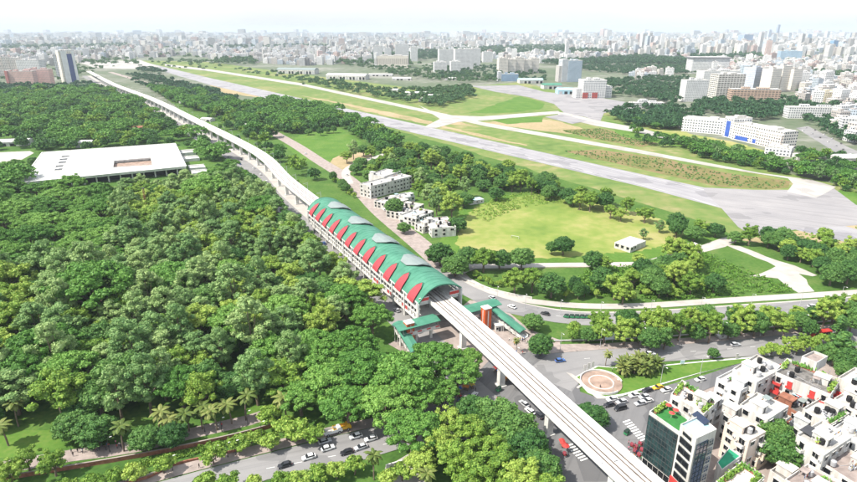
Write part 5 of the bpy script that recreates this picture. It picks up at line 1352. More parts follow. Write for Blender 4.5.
# --- trees one can pick out, near to far
G1 = 'broad trees massed below the station stair'
for i, (px, py, R, H) in enumerate(((330, 382, 9, 14), (362, 372, 10, 15.5), (402, 376, 10.5, 16), (436, 362, 9, 14.5), (458, 374, 6.5, 12), (348, 406, 8, 12.5), (384, 404, 9, 13), (300, 398, 7, 10), (420, 396, 7, 11))):
    hand('rain', px, py, R * 1.2, H * 1.08, ('left end of the mass below the station', 'left of the tallest in the mass below the station', 'tallest in the middle of the mass below the station', 'right below the left station stair', 'beside the junction under the viaduct', 'overhanging the lower left road', 'overhanging the parked lorries by the road', 'beside the row of palms and the road', 'at the lower right edge of the mass by the junction')[i], G1)
for i, (px, py, R, H) in enumerate(((46, 346, 12, 17), (20, 372, 10, 15), (68, 372, 10, 15), (232, 322, 9.5, 15), (284, 312, 10, 15.5), (345, 300, 9.5, 15), (228, 272, 8, 14), (372, 318, 7.5, 13), (312, 345, 8, 13), (352, 345, 9, 14), (270, 352, 8, 13))):
    hand('rain', px, py, R * 1.12, H * 1.08, ('rising alone at the left edge of the park', 'lower left below the great tree at the left edge', 'just right of the great tree at the left edge', 'with a dome like crown in the middle of the park', 'right of the dome crowned tree in the park', 'in front of the white station wall', 'behind the dome crowned park tree', 'closest to the left station stair', 'between the park middle and the big mass by the road', 'behind the mass, below the station wall', 'below the dome crowned tree of the park')[i])
for i, (px, py, R, H, k) in enumerate(((470, 430, 5.5, 12, 'bushy'), (442, 442, 5, 11, 'bushy'), (458, 455, 5.2, 12, 'bushy'), (486, 446, 5, 11, 'bushy'), (500, 462, 5.5, 11, 'bushy'), (476, 474, 5.5, 11, 'bushy'), (522, 478, 5.5, 11, 'bushy'), (446, 420, 4.5, 10, 'bushy'), (548, 490, 5, 10, 'bushy'), (500, 490, 5, 10, 'bushy'), (495, 412, 6, 12, 'round'), (515, 425, 6, 11, 'round'), (528, 444, 6, 11, 'round'), (540, 464, 5.5, 10, 'round'), (474, 408, 5, 10, 'round'))):
    hand(k, px, py, R * 1.25, H * 1.1, 'in the clump between the lower road and the viaduct', CAT[k] + 's between the lower road and the viaduct')
hand('rain', 412, 432, 9.5, 13, 'alone at the left end of the clump by the lower road')
for i, (px, py, R, H) in enumerate(((95, 427, 7, 10), (145, 436, 5.5, 9), (172, 432, 5, 9), (75, 412, 5, 9), (590, 414, 7, 7.5), (541, 342, 6, 9.5), (533, 320, 5, 8), (781, 445, 6.5, 13), (776, 432, 6, 14), (788, 452, 5, 11), (520, 372, 4.5, 7.5))):
    hand('round', px, py, R, H, ('with a broad crown over the park path', 'beside the brick wall left of the palms', 'under the palms beside the park path', 'behind the broad crowned one by the park path', 'shaped like a low dome right of the viaduct', 'standing by the road bend under the station stair', 'behind the one at the road bend', 'tall in the courtyard between the houses', 'at the back of the courtyard between the houses', 'smallest one in the courtyard between the houses', 'half hidden by the viaduct above the junction')[i])
for i, (px, py, R, H) in enumerate(((26, 458, 4.5, 8.5), (52, 461, 4.5, 8.5), (8, 470, 4.5, 8))):
    hand('bushy', px, py, R, H, ('between the two others on the park lawn edge', 'rightmost on the park lawn edge', 'leftmost in the lower left corner')[i])
for i, (px, py, R) in enumerate(((132, 471, 3.4), (162, 462, 3.2), (115, 474, 3), (212, 452, 3.6), (238, 441, 3.2), (250, 437, 2.8), (270, 440, 3.3), (286, 426, 4.2), (268, 412, 4), (298, 427, 4.2), (315, 431, 3.6), (205, 480, 3.2), (228, 480, 3.4), (254, 482, 3), (282, 478, 3), (300, 477, 3.1), (318, 471, 3), (336, 468, 3), (354, 463, 3.2), (64, 486, 3), (92, 480, 3.2), (34, 492, 3))):
    hand('small', px, py, R * 1.25, R * 2.0, 'beside the lower left road', 'small trees along the lower left road')
for i, (px, py, H) in enumerate(((119, 428, 10), (156, 413, 10), (186, 411, 9), (199, 408, 9.5), (214, 409, 9.5), (229, 404, 9), (243, 396, 11), (284, 396, 10), (12, 404, 10), (2, 425, 9), (171, 417, 8.5))):
    hand('palm', px, py, 4.7, H * 1.12, 'in the row beside the park path', 'palms along the park path')
hand('palm', 373, 456, 3.6, 11, 'alone beside the forecourt at the lower road')
hand('palm', 426, 474, 3.8, 9, 'below the clump at the bottom edge of the photo')
hand('palm', 455, 490, 3.6, 9, 'cut by the bottom edge near the viaduct')
hand('palm', 607, 353, 2.6, 7.5, 'alone on the lawn just behind the round plaza')
hand('palm', 517, 340, 2.2, 7.5, 'on the forecourt beside the viaduct')
hand('palm', 60, 268, 3.2, 11, 'in a gap of the park left of its middle'); hand('palm', 104, 262, 3.0, 12, 'in the park gap, right of the other tall one')
for i, (px, py) in enumerate(((622, 361), (631, 358), (640, 356), (649, 358), (657, 360), (628, 365), (645, 364), (636, 362))):
    hand('fan', px, py - 2, 4.0, 8.0, 'in the cluster on the island lawn', 'fan palms clustered on the island lawn')
hand('round', 714, 352, 2.6, 5, 'alone at the edge of the island lawn by the avenue')
for i, (px, py, R, H, k) in enumerate(((515, 279, 5, 9.5, 'bushy'), (533, 277, 5, 10, 'bushy'), (552, 282, 5.5, 10, 'round'), (594, 258, 5, 9, 'round'), (603, 262, 4, 7.5, 'bushy'), (604, 276, 5, 10, 'round'), (616, 284, 5.5, 10, 'bushy'), (624, 290, 4, 9, 'bushy'), (484, 257, 6, 10.5, 'bushy'), (522, 255, 5.5, 10, 'round'), (500, 256, 5, 9, 'round'), (440, 251, 6, 10.5, 'round'), (455, 262, 6, 10, 'round'), (468, 254, 5, 10, 'round'), (564, 243, 4.6, 9, 'round'), (552, 246, 2.6, 6.5, 'round'), (394, 204, 5.5, 10, 'round'), (404, 226, 3.5, 6, 'round'), (644, 232, 2.4, 6, 'pale'), (660, 224, 3, 7, 'pale'), (458, 222, 5, 8, 'round'))):
    hand(k, px, py, R * 1.4, H * 1.3, ('left one of three on the wild grass below the track', 'middle one of three on the wild grass below the track', 'right one of three on the wild grass below the track', 'large, beside the white roofed hut', 'right beside the large one by the white roofed hut', 'below the large one near the white hut', 'covered in creepers right of the wild grass', 'at the footpath below the creeper covered one', 'above the curve of the footpath', 'right of the curve group under the field track', 'between the two at the footpath curve', 'just right of the station roof end', 'at the start of the curving road', 'above the start of the curving road', 'on the near edge of the playing field', 'small, beside the one on the field edge', 'on the lawn in front of the long school block', 'by the school annex drive', 'thin, on the field right of the white hut', 'thin, near the woods edge right of the field', 'in front of the school corner house')[i])
G2 = 'trees between the curving road and the avenue'
for i, (px, py, R, H, k) in enumerate(((652, 336, 4, 8, 'round'), (681, 323, 4, 9.5, 'bushy'), (666, 334, 2.5, 8, 'column'), (712, 323, 4, 10.5, 'bushy'), (745, 316, 4.6, 10.5, 'bushy'), (757, 320, 4, 9, 'round'), (768, 317, 4.4, 10, 'bushy'), (786, 324, 3.6, 8, 'bushy'), (812, 326, 2.6, 6, 'round'), (827, 310, 5, 11, 'bushy'), (840, 325, 3, 9, 'column'), (854, 316, 4.5, 9, 'round'), (640, 330, 3.4, 7, 'bushy'), (605, 328, 4.5, 8, 'bushy'), (626, 328, 4.4, 9, 'bushy'), (590, 333, 3, 5, 'round'), (575, 325, 3, 5, 'small'), (697, 330, 3, 6, 'round'), (730, 328, 3, 6, 'round'), (843, 342, 4, 11, 'column'), (800, 318, 3.5, 7, 'round'))):
    hand(k, px, py, R * 1.35, H * 1.4, 'between the curving road and the avenue', CAT[k] + 's between the curving road and the avenue')
for i, (px, py, R, k) in enumerate(((765, 350, 3, 'small'), (773, 346, 3.2, 'small'), (782, 349, 3.2, 'small'), (790, 342, 3.6, 'bushy'), (798, 346, 3.4, 'bushy'), (806, 340, 3.6, 'bushy'), (815, 344, 3.6, 'bushy'), (825, 350, 4, 'round'), (836, 352, 5, 'round'), (848, 356, 5.5, 'round'), (858, 350, 5, 'pale'), (846, 368, 4, 'round'), (822, 337, 3, 'small'))):
    hand(k, px, py, R, R * 1.9, 'behind the red balcony block by the avenue', CAT[k] + 's behind the red balcony block')
for i, (px, py, R, H, w_) in enumerate(((440, 392, 7, 11, 'lowest of the mass at the junction stalls'), (468, 362, 6, 12, 'at the right edge of the mass by the viaduct'), (318, 358, 9, 14, 'in the saddle behind the mass by the road'), (180, 385, 9, 15, 'in the near park above the palm row'), (255, 372, 7, 12, 'beside the small grass gap above the palms'))): hand('rain', px, py, R, H, w_)
for i, (px, py, R, H, w_) in enumerate(((180, 300, 8, 19, 'tallest of the pale ones in the park middle'), (160, 345, 8.5, 19, 'left of the grass gaps in the near park'), (120, 330, 7, 17, 'above the two pale park paths'), (196, 345, 7.5, 18, 'right of the pair above the palm row'))): hand('pale', px, py, R, H, w_)
hand('small', 402, 470, 3.8, 6, 'in the middle of the bottom forecourt'); hand('bushy', 420, 462, 5.5, 10, 'overhanging the bottom forecourt'); hand('small', 388, 476, 3.6, 5.5, 'at the left edge of the bottom forecourt')
# --- woods
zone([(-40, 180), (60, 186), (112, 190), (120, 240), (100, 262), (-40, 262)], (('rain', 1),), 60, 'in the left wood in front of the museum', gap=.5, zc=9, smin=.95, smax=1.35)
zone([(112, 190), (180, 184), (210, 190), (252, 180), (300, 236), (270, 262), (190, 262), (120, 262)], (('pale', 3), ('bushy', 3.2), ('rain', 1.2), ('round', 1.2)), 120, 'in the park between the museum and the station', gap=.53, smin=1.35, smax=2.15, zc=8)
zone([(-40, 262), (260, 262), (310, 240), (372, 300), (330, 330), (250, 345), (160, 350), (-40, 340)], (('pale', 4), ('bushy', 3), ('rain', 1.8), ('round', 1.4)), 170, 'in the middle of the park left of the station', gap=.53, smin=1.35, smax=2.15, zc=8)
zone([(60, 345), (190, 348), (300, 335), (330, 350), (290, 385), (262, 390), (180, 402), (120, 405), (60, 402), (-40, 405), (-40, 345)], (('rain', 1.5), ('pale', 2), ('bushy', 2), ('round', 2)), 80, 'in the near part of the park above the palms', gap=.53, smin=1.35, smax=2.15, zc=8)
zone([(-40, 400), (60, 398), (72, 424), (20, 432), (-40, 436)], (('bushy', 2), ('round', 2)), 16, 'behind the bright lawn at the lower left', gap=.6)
zone([(200, 176), (226, 160), (262, 184), (300, 222), (286, 226), (250, 190), (215, 190)], (('rain', .7), ('round', 1)), 26, 'along the road left of the viaduct', gap=.56, smin=.7, smax=.95)
zone([(330, 165), (350, 150), (405, 148), (440, 152), (520, 172), (530, 184), (478, 200), (462, 214), (440, 222), (425, 200), (400, 180), (372, 182), (350, 182)], (('round', 2.2), ('bushy', 1.2), ('pale', .6)), 75, 'in the wood behind the long school block', gap=.5, smin=1.2, smax=1.7)
zone([(390, 140), (430, 146), (540, 176), (640, 206), (735, 230), (728, 238), (640, 220), (560, 196), (500, 182), (430, 160)], (('round', 3), ('bushy', 1.2)), 52, 'in the tree belt along the runway', gap=.48, smin=1.0, smax=1.45)
zone([(640, 250), (660, 246), (700, 255), (690, 275), (730, 285), (800, 292), (780, 298), (640, 300), (632, 275)], (('round', 2), ('bushy', 1.6), ('small', 1)), 44, 'in the thicket above the right footpath', gap=.46, smin=.9, smax=1.45, zc=5)
zone([(735, 236), (760, 233), (860, 246), (930, 255), (930, 300), (830, 290), (822, 268), (780, 258), (750, 246)], (('round', 2), ('bushy', 1.2)), 44, 'in the grove right of the dirt track', gap=.46, smin=.9, smax=1.35, zc=5)
zone([(330, 176), (352, 170), (368, 186), (372, 200), (350, 192)], (('round', 1), ('small', 1)), 14, 'beside the lane before the long school block', gap=.55, smin=.6, smax=.9, zc=4)
zone([(446, 276), (540, 296), (620, 300), (640, 296), (600, 290), (540, 286), (470, 270)], (('small', 2), ('round', .5)), 22, 'in the shrubs along the pale footpath', gap=.6, smin=.5, smax=.8, zc=2)
zone([(212, 130), (290, 182), (320, 190), (340, 196), (318, 182), (262, 146), (222, 126)], (('small', 2), ('round', .6)), 26, 'between the viaduct and the right roadway', gap=.6, smin=.5, smax=.85, zc=3)
zone([(560, 326), (640, 325), (740, 317), (880, 306), (880, 314), (740, 328), (640, 336), (575, 338)], (('bushy', 2), ('round', 2), ('small', 1)), 30, 'on the verge between curving road and avenue', gap=.46, smin=.7, smax=1.15, zc=4)
zone([(-30, 158), (18, 164), (38, 156), (20, 184), (-30, 200)], (('round', 2), ('rain', 1)), 22, 'left of the wide white museum roof', gap=.5, smin=.7, smax=1.0, zc=5)
zone([(384, 196), (392, 203), (400, 214), (404, 222), (398, 222), (388, 210)], (('round', 1),), 5, 'in front of the school cluster', gap=.5, smin=.7, smax=1.0, zc=4)
zone([(296, 130), (330, 122), (335, 132), (310, 140)], (('round', 1),), 6, 'on the lawns right of the viaduct', gap=.8, zc=5)
# --- undergrowth: low leafy cover that nobody could count
def cover(name, polys, n, hmax, m, label, seed, leaf=.9):
    rs = np.random.RandomState(seed); pts = []
    for poly in polys:
        w = [P(x, y) for x, y in poly]; x0, x1 = min(p.x for p in w), max(p.x for p in w); y0, y1 = min(p.y for p in w), max(p.y for p in w)
        c = 0; t = 0
        while c < n and t < n * 6:
            t += 1; x = rs.uniform(x0, x1); y = rs.uniform(y0, y1)
            if inpoly(x, y, w) and not blocked(x, y): pts.append((x, y, rs.uniform(.1, hmax) * (.35 + .65 * rs.rand()))); c += 1
    cen = np.array(pts); rad = rs.uniform(.5, 1.1, len(pts)) * (.6 + hmax * .3)
    q = leaf_quads(rs, cen, rad, np.full(len(pts), .7), leaf, .8)
    V = q.reshape(-1, 3); o = link(name, poly_mesh(name, V, np.arange(len(V)), np.full(len(q), 4), [m])); tag(o, label, 'undergrowth', kind='stuff')
cover('undergrowth', [[(-20, 190), (250, 190), (330, 290), (330, 330), (250, 350), (-20, 400)]], 2600, 2.6, MATS['leaf_bright'], 'leafy undergrowth between the trees of the park', 1)
cover('scrub', [[(640, 262), (700, 250), (800, 292), (640, 304)], [(560, 290), (600, 262), (640, 268), (630, 300)]], 900, 1.6, MATS['leaf_bright'] if 'leaf_bright' in MATS else MATS['leaf_yellow'], 'bright green scrub above the right hand footpath', 2, .7)
cover('scrub', [[(470, 212), (500, 196), (548, 190), (580, 200), (520, 208), (486, 222)]], 500, 1.4, MATS['leaf_yellow'], 'rough weeds at the back of the playing field', 3, .7)
cover('scrub', [[(560, 151), (600, 151), (660, 159), (720, 173), (786, 182), (787, 187), (768, 189), (720, 186), (650, 170), (590, 158)], [(562, 131), (600, 129), (655, 143), (640, 146), (590, 138)]], 420, .9, MATS['leaf_dark'], 'rough weeds on the strip beside the taxiway', 8, 1.1)
cover('scrub', [[(742, 240), (790, 234), (860, 220), (940, 240), (857, 258), (800, 248)]], 260, .9, MATS['leaf_yellow'], 'weeds on the dry ground right of the apron', 9, .9)
cover('hedge_plants', [[(134, 470), (205, 452), (265, 435), (262, 430), (206, 446), (134, 464)]], 260, .9, MATS['leaf_yellow'], 'low hedge plants between the brick walls of the lower left road', 4, .4)
# --- far woods, read as masses
FT = []
for s in range(4):
    rs = np.random.RandomState(s + 60); n = 9; d = rs.normal(size=(n, 3)); d /= np.linalg.norm(d, axis=1)[:, None]; d[:, 2] = abs(d[:, 2])
    cen = d * np.array([3.6, 3.6, 3.2]) * rs.uniform(.5, 1, (n, 1)); cen[:, 2] += 4.6
    FT.append(leaf_quads(rs, cen, rs.uniform(1.6, 2.5, n), np.full(n, .85), 1.7, 1.0))
def far_wood(polys, label, seed, name='far_wood'):
    rs = np.random.RandomState(seed); Q = []
    for poly, n in polys:
        xs_ = [p[0] for p in poly]; ys_ = [p[1] for p in poly]; c = t = 0; ex = EXCL
        while c < n and t < n * 8:
            t += 1; x = rs.uniform(min(xs_), max(xs_)); y = rs.uniform(min(ys_), max(ys_))
            if not inpoly(x, y, poly): continue
            p = P(x, y)
            if any(inpoly(p.x, p.y, e) for e in ex): continue
            a = rs.uniform(0, 6.28); s = rs.uniform(.8, 1.4) * (1.1 if p.y < 2200 else 1.8); q = FT[rs.randint(4)].copy() * s
            ca, sa = math.cos(a), math.sin(a); q = np.stack([q[..., 0] * ca - q[..., 1] * sa + p.x, q[..., 0] * sa + q[..., 1] * ca + p.y, q[..., 2] * rs.uniform(.8, 1.2)], -1); Q.append(q); c += 1
    V = np.concatenate(Q).reshape(-1, 3)
    o = link(name, poly_mesh(name, V, np.arange(len(V)), np.full(len(V) // 4, 4), [MATS['leaf_far']])); tag(o, label, 'wood', kind='stuff')
far_wood([([(-40, 86), (60, 87), (85, 84), (112, 88), (140, 101), (40, 101), (-40, 111)], 620), ([(118, 74), (160, 78), (220, 94), (238, 102), (218, 108), (190, 100), (140, 86)], 380), ([(130, 70), (150, 68), (170, 73), (160, 76)], 60)], 'dark far woods at the head of the park and along the far viaduct', 1)
far_wood([([(230, 70), (262, 72), (345, 84), (400, 92), (470, 88), (474, 96), (440, 108), (420, 105), (330, 92), (270, 80)], 330), ([(420, 92), (470, 86), (475, 99), (440, 107), (424, 106)], 130), ([(330, 64), (380, 60), (480, 74), (500, 82), (470, 84), (400, 78), (372, 70)], 420), ([(215, 58), (260, 60), (255, 66), (215, 64)], 90)], 'bushes and tree islands on the far airfield', 2)
far_wood([([(605, 82), (640, 78), (688, 78), (690, 100), (672, 106), (640, 98), (608, 96)], 420), ([(540, 64), (640, 57), (692, 62), (692, 74), (640, 76), (590, 72)], 1100), ([(370, 55), (440, 54), (440, 60), (370, 62)], 260), ([(780, 70), (857, 74), (857, 80), (790, 77)], 160), ([(700, 112), (800, 106), (857, 108), (857, 114), (800, 116)], 160), ([(560, 50), (700, 52), (700, 57), (560, 56)], 420), ([(0, 46), (130, 44), (130, 48), (0, 51)], 300), ([(210, 47), (330, 45), (330, 48), (210, 50)], 260), ([(690, 57), (760, 55), (760, 59), (690, 62)], 200), ([(600, 112), (640, 108), (700, 110), (700, 124), (640, 126), (612, 120)], 190), ([(620, 124), (680, 120), (684, 130), (640, 130)], 100), ([(690, 102), (800, 100), (800, 116), (740, 124), (700, 112)], 260), ([(790, 116), (857, 122), (960, 130), (960, 156), (857, 146), (810, 130)], 330), ([(415, 52), (500, 47), (565, 46), (568, 54), (440, 59)], 750), ([(430, 62), (500, 66), (545, 72), (545, 82), (505, 80), (440, 80)], 260)], 'tree belts between the far buildings on the right', 3)
far_wood([([(-40, 60), (900, 56), (900, 46), (-40, 44)], 900), ([(640, 62), (900, 58), (900, 110), (700, 78)], 420), ([(-40, 66), (60, 66), (110, 60), (230, 62), (225, 72), (120, 66), (60, 82), (-40, 82)], 330)], 'scattered street trees among the far city blocks', 4, 'street_trees')

MT = {}
for kd in ('rain', 'bushy', 'round', 'pale'):
    MT[kd] = []
    for sd_ in range(3):
        cen, rad, flat, R, H = clumps(kd, 31 * sd_ + 7); rs = np.random.RandomState(sd_ + 5)
        MT[kd].append(leaf_quads(rs, cen, rad * 1.08, flat, 1.25, .95))
def mass_wood(name, polys, label, seed, size=1.0):
    rs = np.random.RandomState(seed); Q = []; I = []; near_ = [(a, b) for a, b, r in ALLT]; g_ = {}
    for poly, n, mix in polys:
        xs_ = [p[0] for p in poly]; ys_ = [p[1] for p in poly]; c = t = 0; w = [P(x, y) for x, y in poly]
        x0, x1, y0, y1 = min(p.x for p in w), max(p.x for p in w), min(p.y for p in w), max(p.y for p in w)
        while c < n and t < n * 12:
            t += 1; x = rs.uniform(x0, x1); y = rs.uniform(y0, y1)
            if not inpoly(x, y, w) or blocked(x, y): continue
            key = (int(x // 8.5), int(y // 8.5))
            if key in g_: continue
            g_[key] = 1; kd = mix[rs.randint(len(mix))]; s_ = rs.uniform(.95, 1.6) * size; a = rs.uniform(0, 6.28); ca, sa = math.cos(a), math.sin(a)
            q = MT[kd][rs.randint(3)] * s_; q = np.stack([q[..., 0] * ca - q[..., 1] * sa + x, q[..., 0] * sa + q[..., 1] * ca + y, q[..., 2] * .9 - .6], -1)
            mi = {'rain': 0, 'round': 1, 'bushy': 2, 'pale': 3}[kd]; mi = 0 if mi > 1 and rs.rand() < .35 else mi; Q.append(q); I.append(np.full(len(q), mi)); c += 1
    V = np.concatenate(Q).reshape(-1, 3); me = poly_mesh(name, V, np.arange(len(V)), np.full(len(V) // 4, 4), [MATS['leaf_rain'], MATS['leaf_dark'], MATS['leaf_yellow'], MATS['leaf_pale']])
    me.polygons.foreach_set('material_index', np.concatenate(I).astype(np.int32)); tag(link(name, me), label, 'wood', kind='stuff')
D_ = ('round', 'round', 'rain', 'bushy', 'round'); E_M = ('round', 'rain', 'bushy', 'pale', 'round')
mass_wood('park_wood', [([(-60, 112), (40, 100), (140, 102), (198, 138), (228, 164), (206, 166), (186, 146), (60, 152), (-60, 156)], 620, D_), ([(-60, 96), (60, 92), (110, 92), (160, 110), (140, 106), (40, 104), (-60, 116)], 420, D_), ([(-20, 178), (22, 184), (40, 190), (20, 196), (-20, 198)], 20, ('rain',))], 'dense park wood behind the wide white museum roof', 21)
mass_wood('railway_wood', [([(222, 116), (300, 100), (348, 118), (402, 146), (380, 154), (362, 140), (340, 127), (300, 134), (262, 140)], 420, D_), ([(150, 90), (200, 96), (240, 108), (300, 104), (222, 120), (180, 106)], 240, D_), ([(208, 118), (236, 128), (290, 160), (320, 184), (300, 180), (258, 146)], 60, ('round', 'bushy'))], 'dark wood along the right side of the far railway viaduct', 22)
mass_wood('college_wood', [([(672, 143), (720, 147), (770, 162), (830, 178), (940, 194), (940, 204), (835, 192), (780, 174), (700, 158)], 190, E_M), ([(795, 152), (857, 160), (960, 176), (960, 192), (857, 182), (800, 170)], 120, D_), ([(636, 122), (672, 124), (690, 146), (660, 150), (630, 140)], 40, D_)], 'tree belt between the taxiway and the white college', 23, .68)
# ------------------------------------------------------------------ street things
def ang(px, py, qx, qy):
    d = P(qx, qy) - P(px, py); return math.atan2(d.y, d.x)
PAINT = {}
def paint(nm, c): 
    PAINT[nm] = mat(nm + '_car_paint', c, rough=0.3, var=0.05, spec=0.5); return PAINT[nm]
paint('white', (.78, .78, .77)); paint('silver', (.42, .43, .45)); paint('black', (.025, .025, .03)); paint('yellow', (.72, .42, .03)); paint('red', (.45, .04, .03)); paint('blue', (.05, .12, .32)); paint('green', (.03, .2, .08))
def wheel_me(r, w, nm='wheel'):
    m = MB(); m.tube((0, -w / 2, 0), (0, w / 2, 0), r, r, 14); m.tube((0, -w / 2 - .01, 0), (0, w / 2 + .01, 0), r * .55, r * .55, 10, 1); return m.mesh(nm, [M_BLACK, M_STEEL])
WH_CAR = wheel_me(.32, .2); WH_BIG = wheel_me(.48, .28); WH_RICK = wheel_me(.35, .06)
M_HEAD = mat('lamp_glass', (.7, .7, .66), rough=.2); M_TAIL = mat('tail_lamp', (.4, .02, .02), rough=.3)
def car_parts(root, pm, L=4.3, Wd=1.72, van=False):
    m = MB(); secs = []
    prof = [(-.5, .35, .72), (-.48, .28, .86), (-.2, .25, .9), (.2, .25, .9), (.42, .26, .82), (.49, .3, .7), (.5, .36, .62)]
    for x, z0, z1 in prof:
        w = Wd / 2 * (1 if abs(x) < .45 else .9)
        secs.append([(x * L, -w * .94, z0), (x * L, -w, z0 + .2), (x * L, -w * .97, z1 - .08), (x * L, -w * .86, z1), (x * L, w * .86, z1), (x * L, w * .97, z1 - .08), (x * L, w, z0 + .2), (x * L, w * .94, z0)][::-1])
    m.ring(secs); m.build('body', pm, root)
    H = 1.46 if not van else 1.85
    g = MB(); cs = [(-.42, .88, .88), (-.3, H - .06, .76), (.06, H - .04, .76), (.24, .88, .86)] if not van else [(-.47, .9, .9), (-.44, H - .06, .84), (.2, H - .04, .84), (.36, .88, .86)]
    g.ring([[(x * L, -Wd / 2 * k, z - .0 if i in (1, 2) else .84), (x * L, -Wd / 2 * k + .02, z), (x * L, Wd / 2 * k - .02, z), (x * L, Wd / 2 * k, z if i in (1, 2) else .84)][::-1] for i, (x, z, k) in enumerate(cs)], caps=True)
    g.v = [(x, y, z) for x, y, z in g.v]
    c = MB()
    lo = [(cs[0][0] * L, .86, cs[0][2]), (cs[3][0] * L, .86, cs[3][2])]; hi = [(cs[1][0] * L, H, cs[1][2]), (cs[2][0] * L, H, cs[2][2])]
    b4 = [(lo[0][0], -Wd / 2 * .9), (lo[1][0], -Wd / 2 * .9), (lo[1][0], Wd / 2 * .9), (lo[0][0], Wd / 2 * .9)]; t4 = [(hi[0][0], -Wd / 2 * .78), (hi[1][0], -Wd / 2 * .78), (hi[1][0], Wd / 2 * .78), (hi[0][0], Wd / 2 * .78)]
    c.add([(x, y, .86) for x, y in b4] + [(x, y, H - .05) for x, y in t4], [[i, (i + 1) % 4, 4 + (i + 1) % 4, 4 + i] for i in range(4)]); c.build('windows', M_GLASS, root)
    t = MB(); t.add([(x * 1.0, y * 1.01, H - .05) for x, y in t4] + [(x * .96 + .02, y * .9, H) for x, y in t4], [[i, (i + 1) % 4, 4 + (i + 1) % 4, 4 + i] for i in range(4)] + [[4, 5, 6, 7]]); t.build('roof', pm, root)
    for sx in (-.31, .31):
        for sy in (-1, 1): link('wheel', WH_CAR, root, (sx * L, sy * (Wd / 2 - .1), .32))
    for sy in (-1, 1):
        h = MB(); h.box(L * .492, sy * Wd * .36, .58, .06, .34, .14); h.build('headlight', M_HEAD, root)
        h = MB(); h.box(-L * .488, sy * Wd * .36, .66, .06, .3, .16); h.build('tail_light', M_TAIL, root)
CARP = {}
def car(px, py, qx, qy, colour, label, group=None, van=False):
    p = P(px, py); rot = ang(px, py, qx, qy); z = road_z(px, py)
    key = (colour, van)
    if key not in CARP:
        r = thing('parked_car' if False else ('van' if van else 'car'), (p.x, p.y, z), label, 'van' if van else 'car', group, rot); car_parts(r, PAINT[colour], 4.6 if van else 4.3, 1.75, van); CARP[key] = r; return r
    r = dup(CARP[key], (p.x, p.y, z), rot, 1.0, label, group)
    if not group and 'group' in r: del r['group']
    return r
def road_z(px, py): return 0.24
def cng_parts(root, body, hood):
    m = MB(); secs = []
    for x, w, z0, z1 in ((-1.25, .6, .3, .85), (-1.2, .65, .25, 1.0), (.1, .65, .25, .9), (.75, .45, .28, .95), (1.2, .2, .35, .7)):
        secs.append([(x, -w, z0), (x, -w, z1), (x, w, z1), (x, w, z0)][::-1])
    m.ring(secs[::1]); m.build('body', body, root)
    h = MB(); h.ring([[(x, -w, 1.62), (x, -w * .8, 1.72), (x, w * .8, 1.72), (x, w, 1.62), (x, w, 1.55), (x, -w, 1.55)][::-1] for x, w in ((-1.2, .62), (.2, .64), (.72, .5))]); h.box(-1.18, 0, .98, .05, 1.2, .6); h.build('canopy', hood, root)
    for x, y in ((-1.1, .6), (-1.1, -.6), (.15, .62), (.15, -.62)):
        t = MB(); t.tube((x, y, .85), (x, y, 1.58), .025, .025, 5); t.build('canopy_post', M_STEEL, root)
    w = MB(); w.add([(.95, -.42, .92), (.95, .42, .92), (.66, .45, 1.55), (.66, -.45, 1.55)], [[0, 1, 2, 3]]); w.build('windscreen', M_GLASS, root)
    for x, y in ((1.0, 0), (-.8, .58), (-.8, -.58)): link('wheel', WH_RICK, root, (x, y, .35))
CNG = None
def cng(px, py, qx, qy, label, group=None):
    global CNG
    p = P(px, py); rot = ang(px, py, qx, qy)
    if CNG is None:
        CNG = thing('auto_rickshaw', (p.x, p.y, .24), label, 'auto rickshaw', group, rot); cng_parts(CNG, PAINT['green'], mat('dark_canvas', (.02, .04, .03))); return CNG
    return dup(CNG, (p.x, p.y, .24), rot, 1.0, label, group)
RICK = None
def rickshaw(px, py, qx, qy, label, group=None):
    global RICK
    p = P(px, py); rot = ang(px, py, qx, qy)
    if RICK is not None: return dup(RICK, (p.x, p.y, .24), rot, 1.0, label, group)
    RICK = r = thing('rickshaw', (p.x, p.y, .24), label, 'rickshaw', group, rot)
    s = MB(); s.box(-.6, 0, .62, .8, 1.0, .3); s.box(-1.0, 0, .9, .12, 1.0, .5); s.build('seat', M_RED, r)
    h = MB(); h.ring([[(-.65 + .62 * math.cos(a), y, 1.0 + .75 * math.sin(a)) for y in (-.52, .52)] + [(-.65 + .57 * math.cos(a), y, 1.0 + .7 * math.sin(a)) for y in (.52, -.52)] for a in [.6 + k * .4 for k in range(7)]]); h.build('hood', mat('rickshaw_hood', (.2, .035, .05)), r)
    f = MB(); f.tube((-.6, 0, .55), (.95, 0, .6), .03, .03, 6); f.tube((.95, 0, .6), (1.1, 0, 1.1), .03, .03, 6); f.tube((1.08, -.28, 1.1), (1.08, .28, 1.1), .025, .025, 6); f.tube((.35, 0, .6), (.3, 0, 1.0), .03, .03, 6); f.box(.3, 0, 1.0, .28, .14, .06); f.build('frame', M_DARK, r)
    for x, y in ((1.1, 0), (-.7, .5), (-.7, -.5)): link('wheel', WH_RICK, r, (x, y, .36), 0)
    return r
TRK = {}
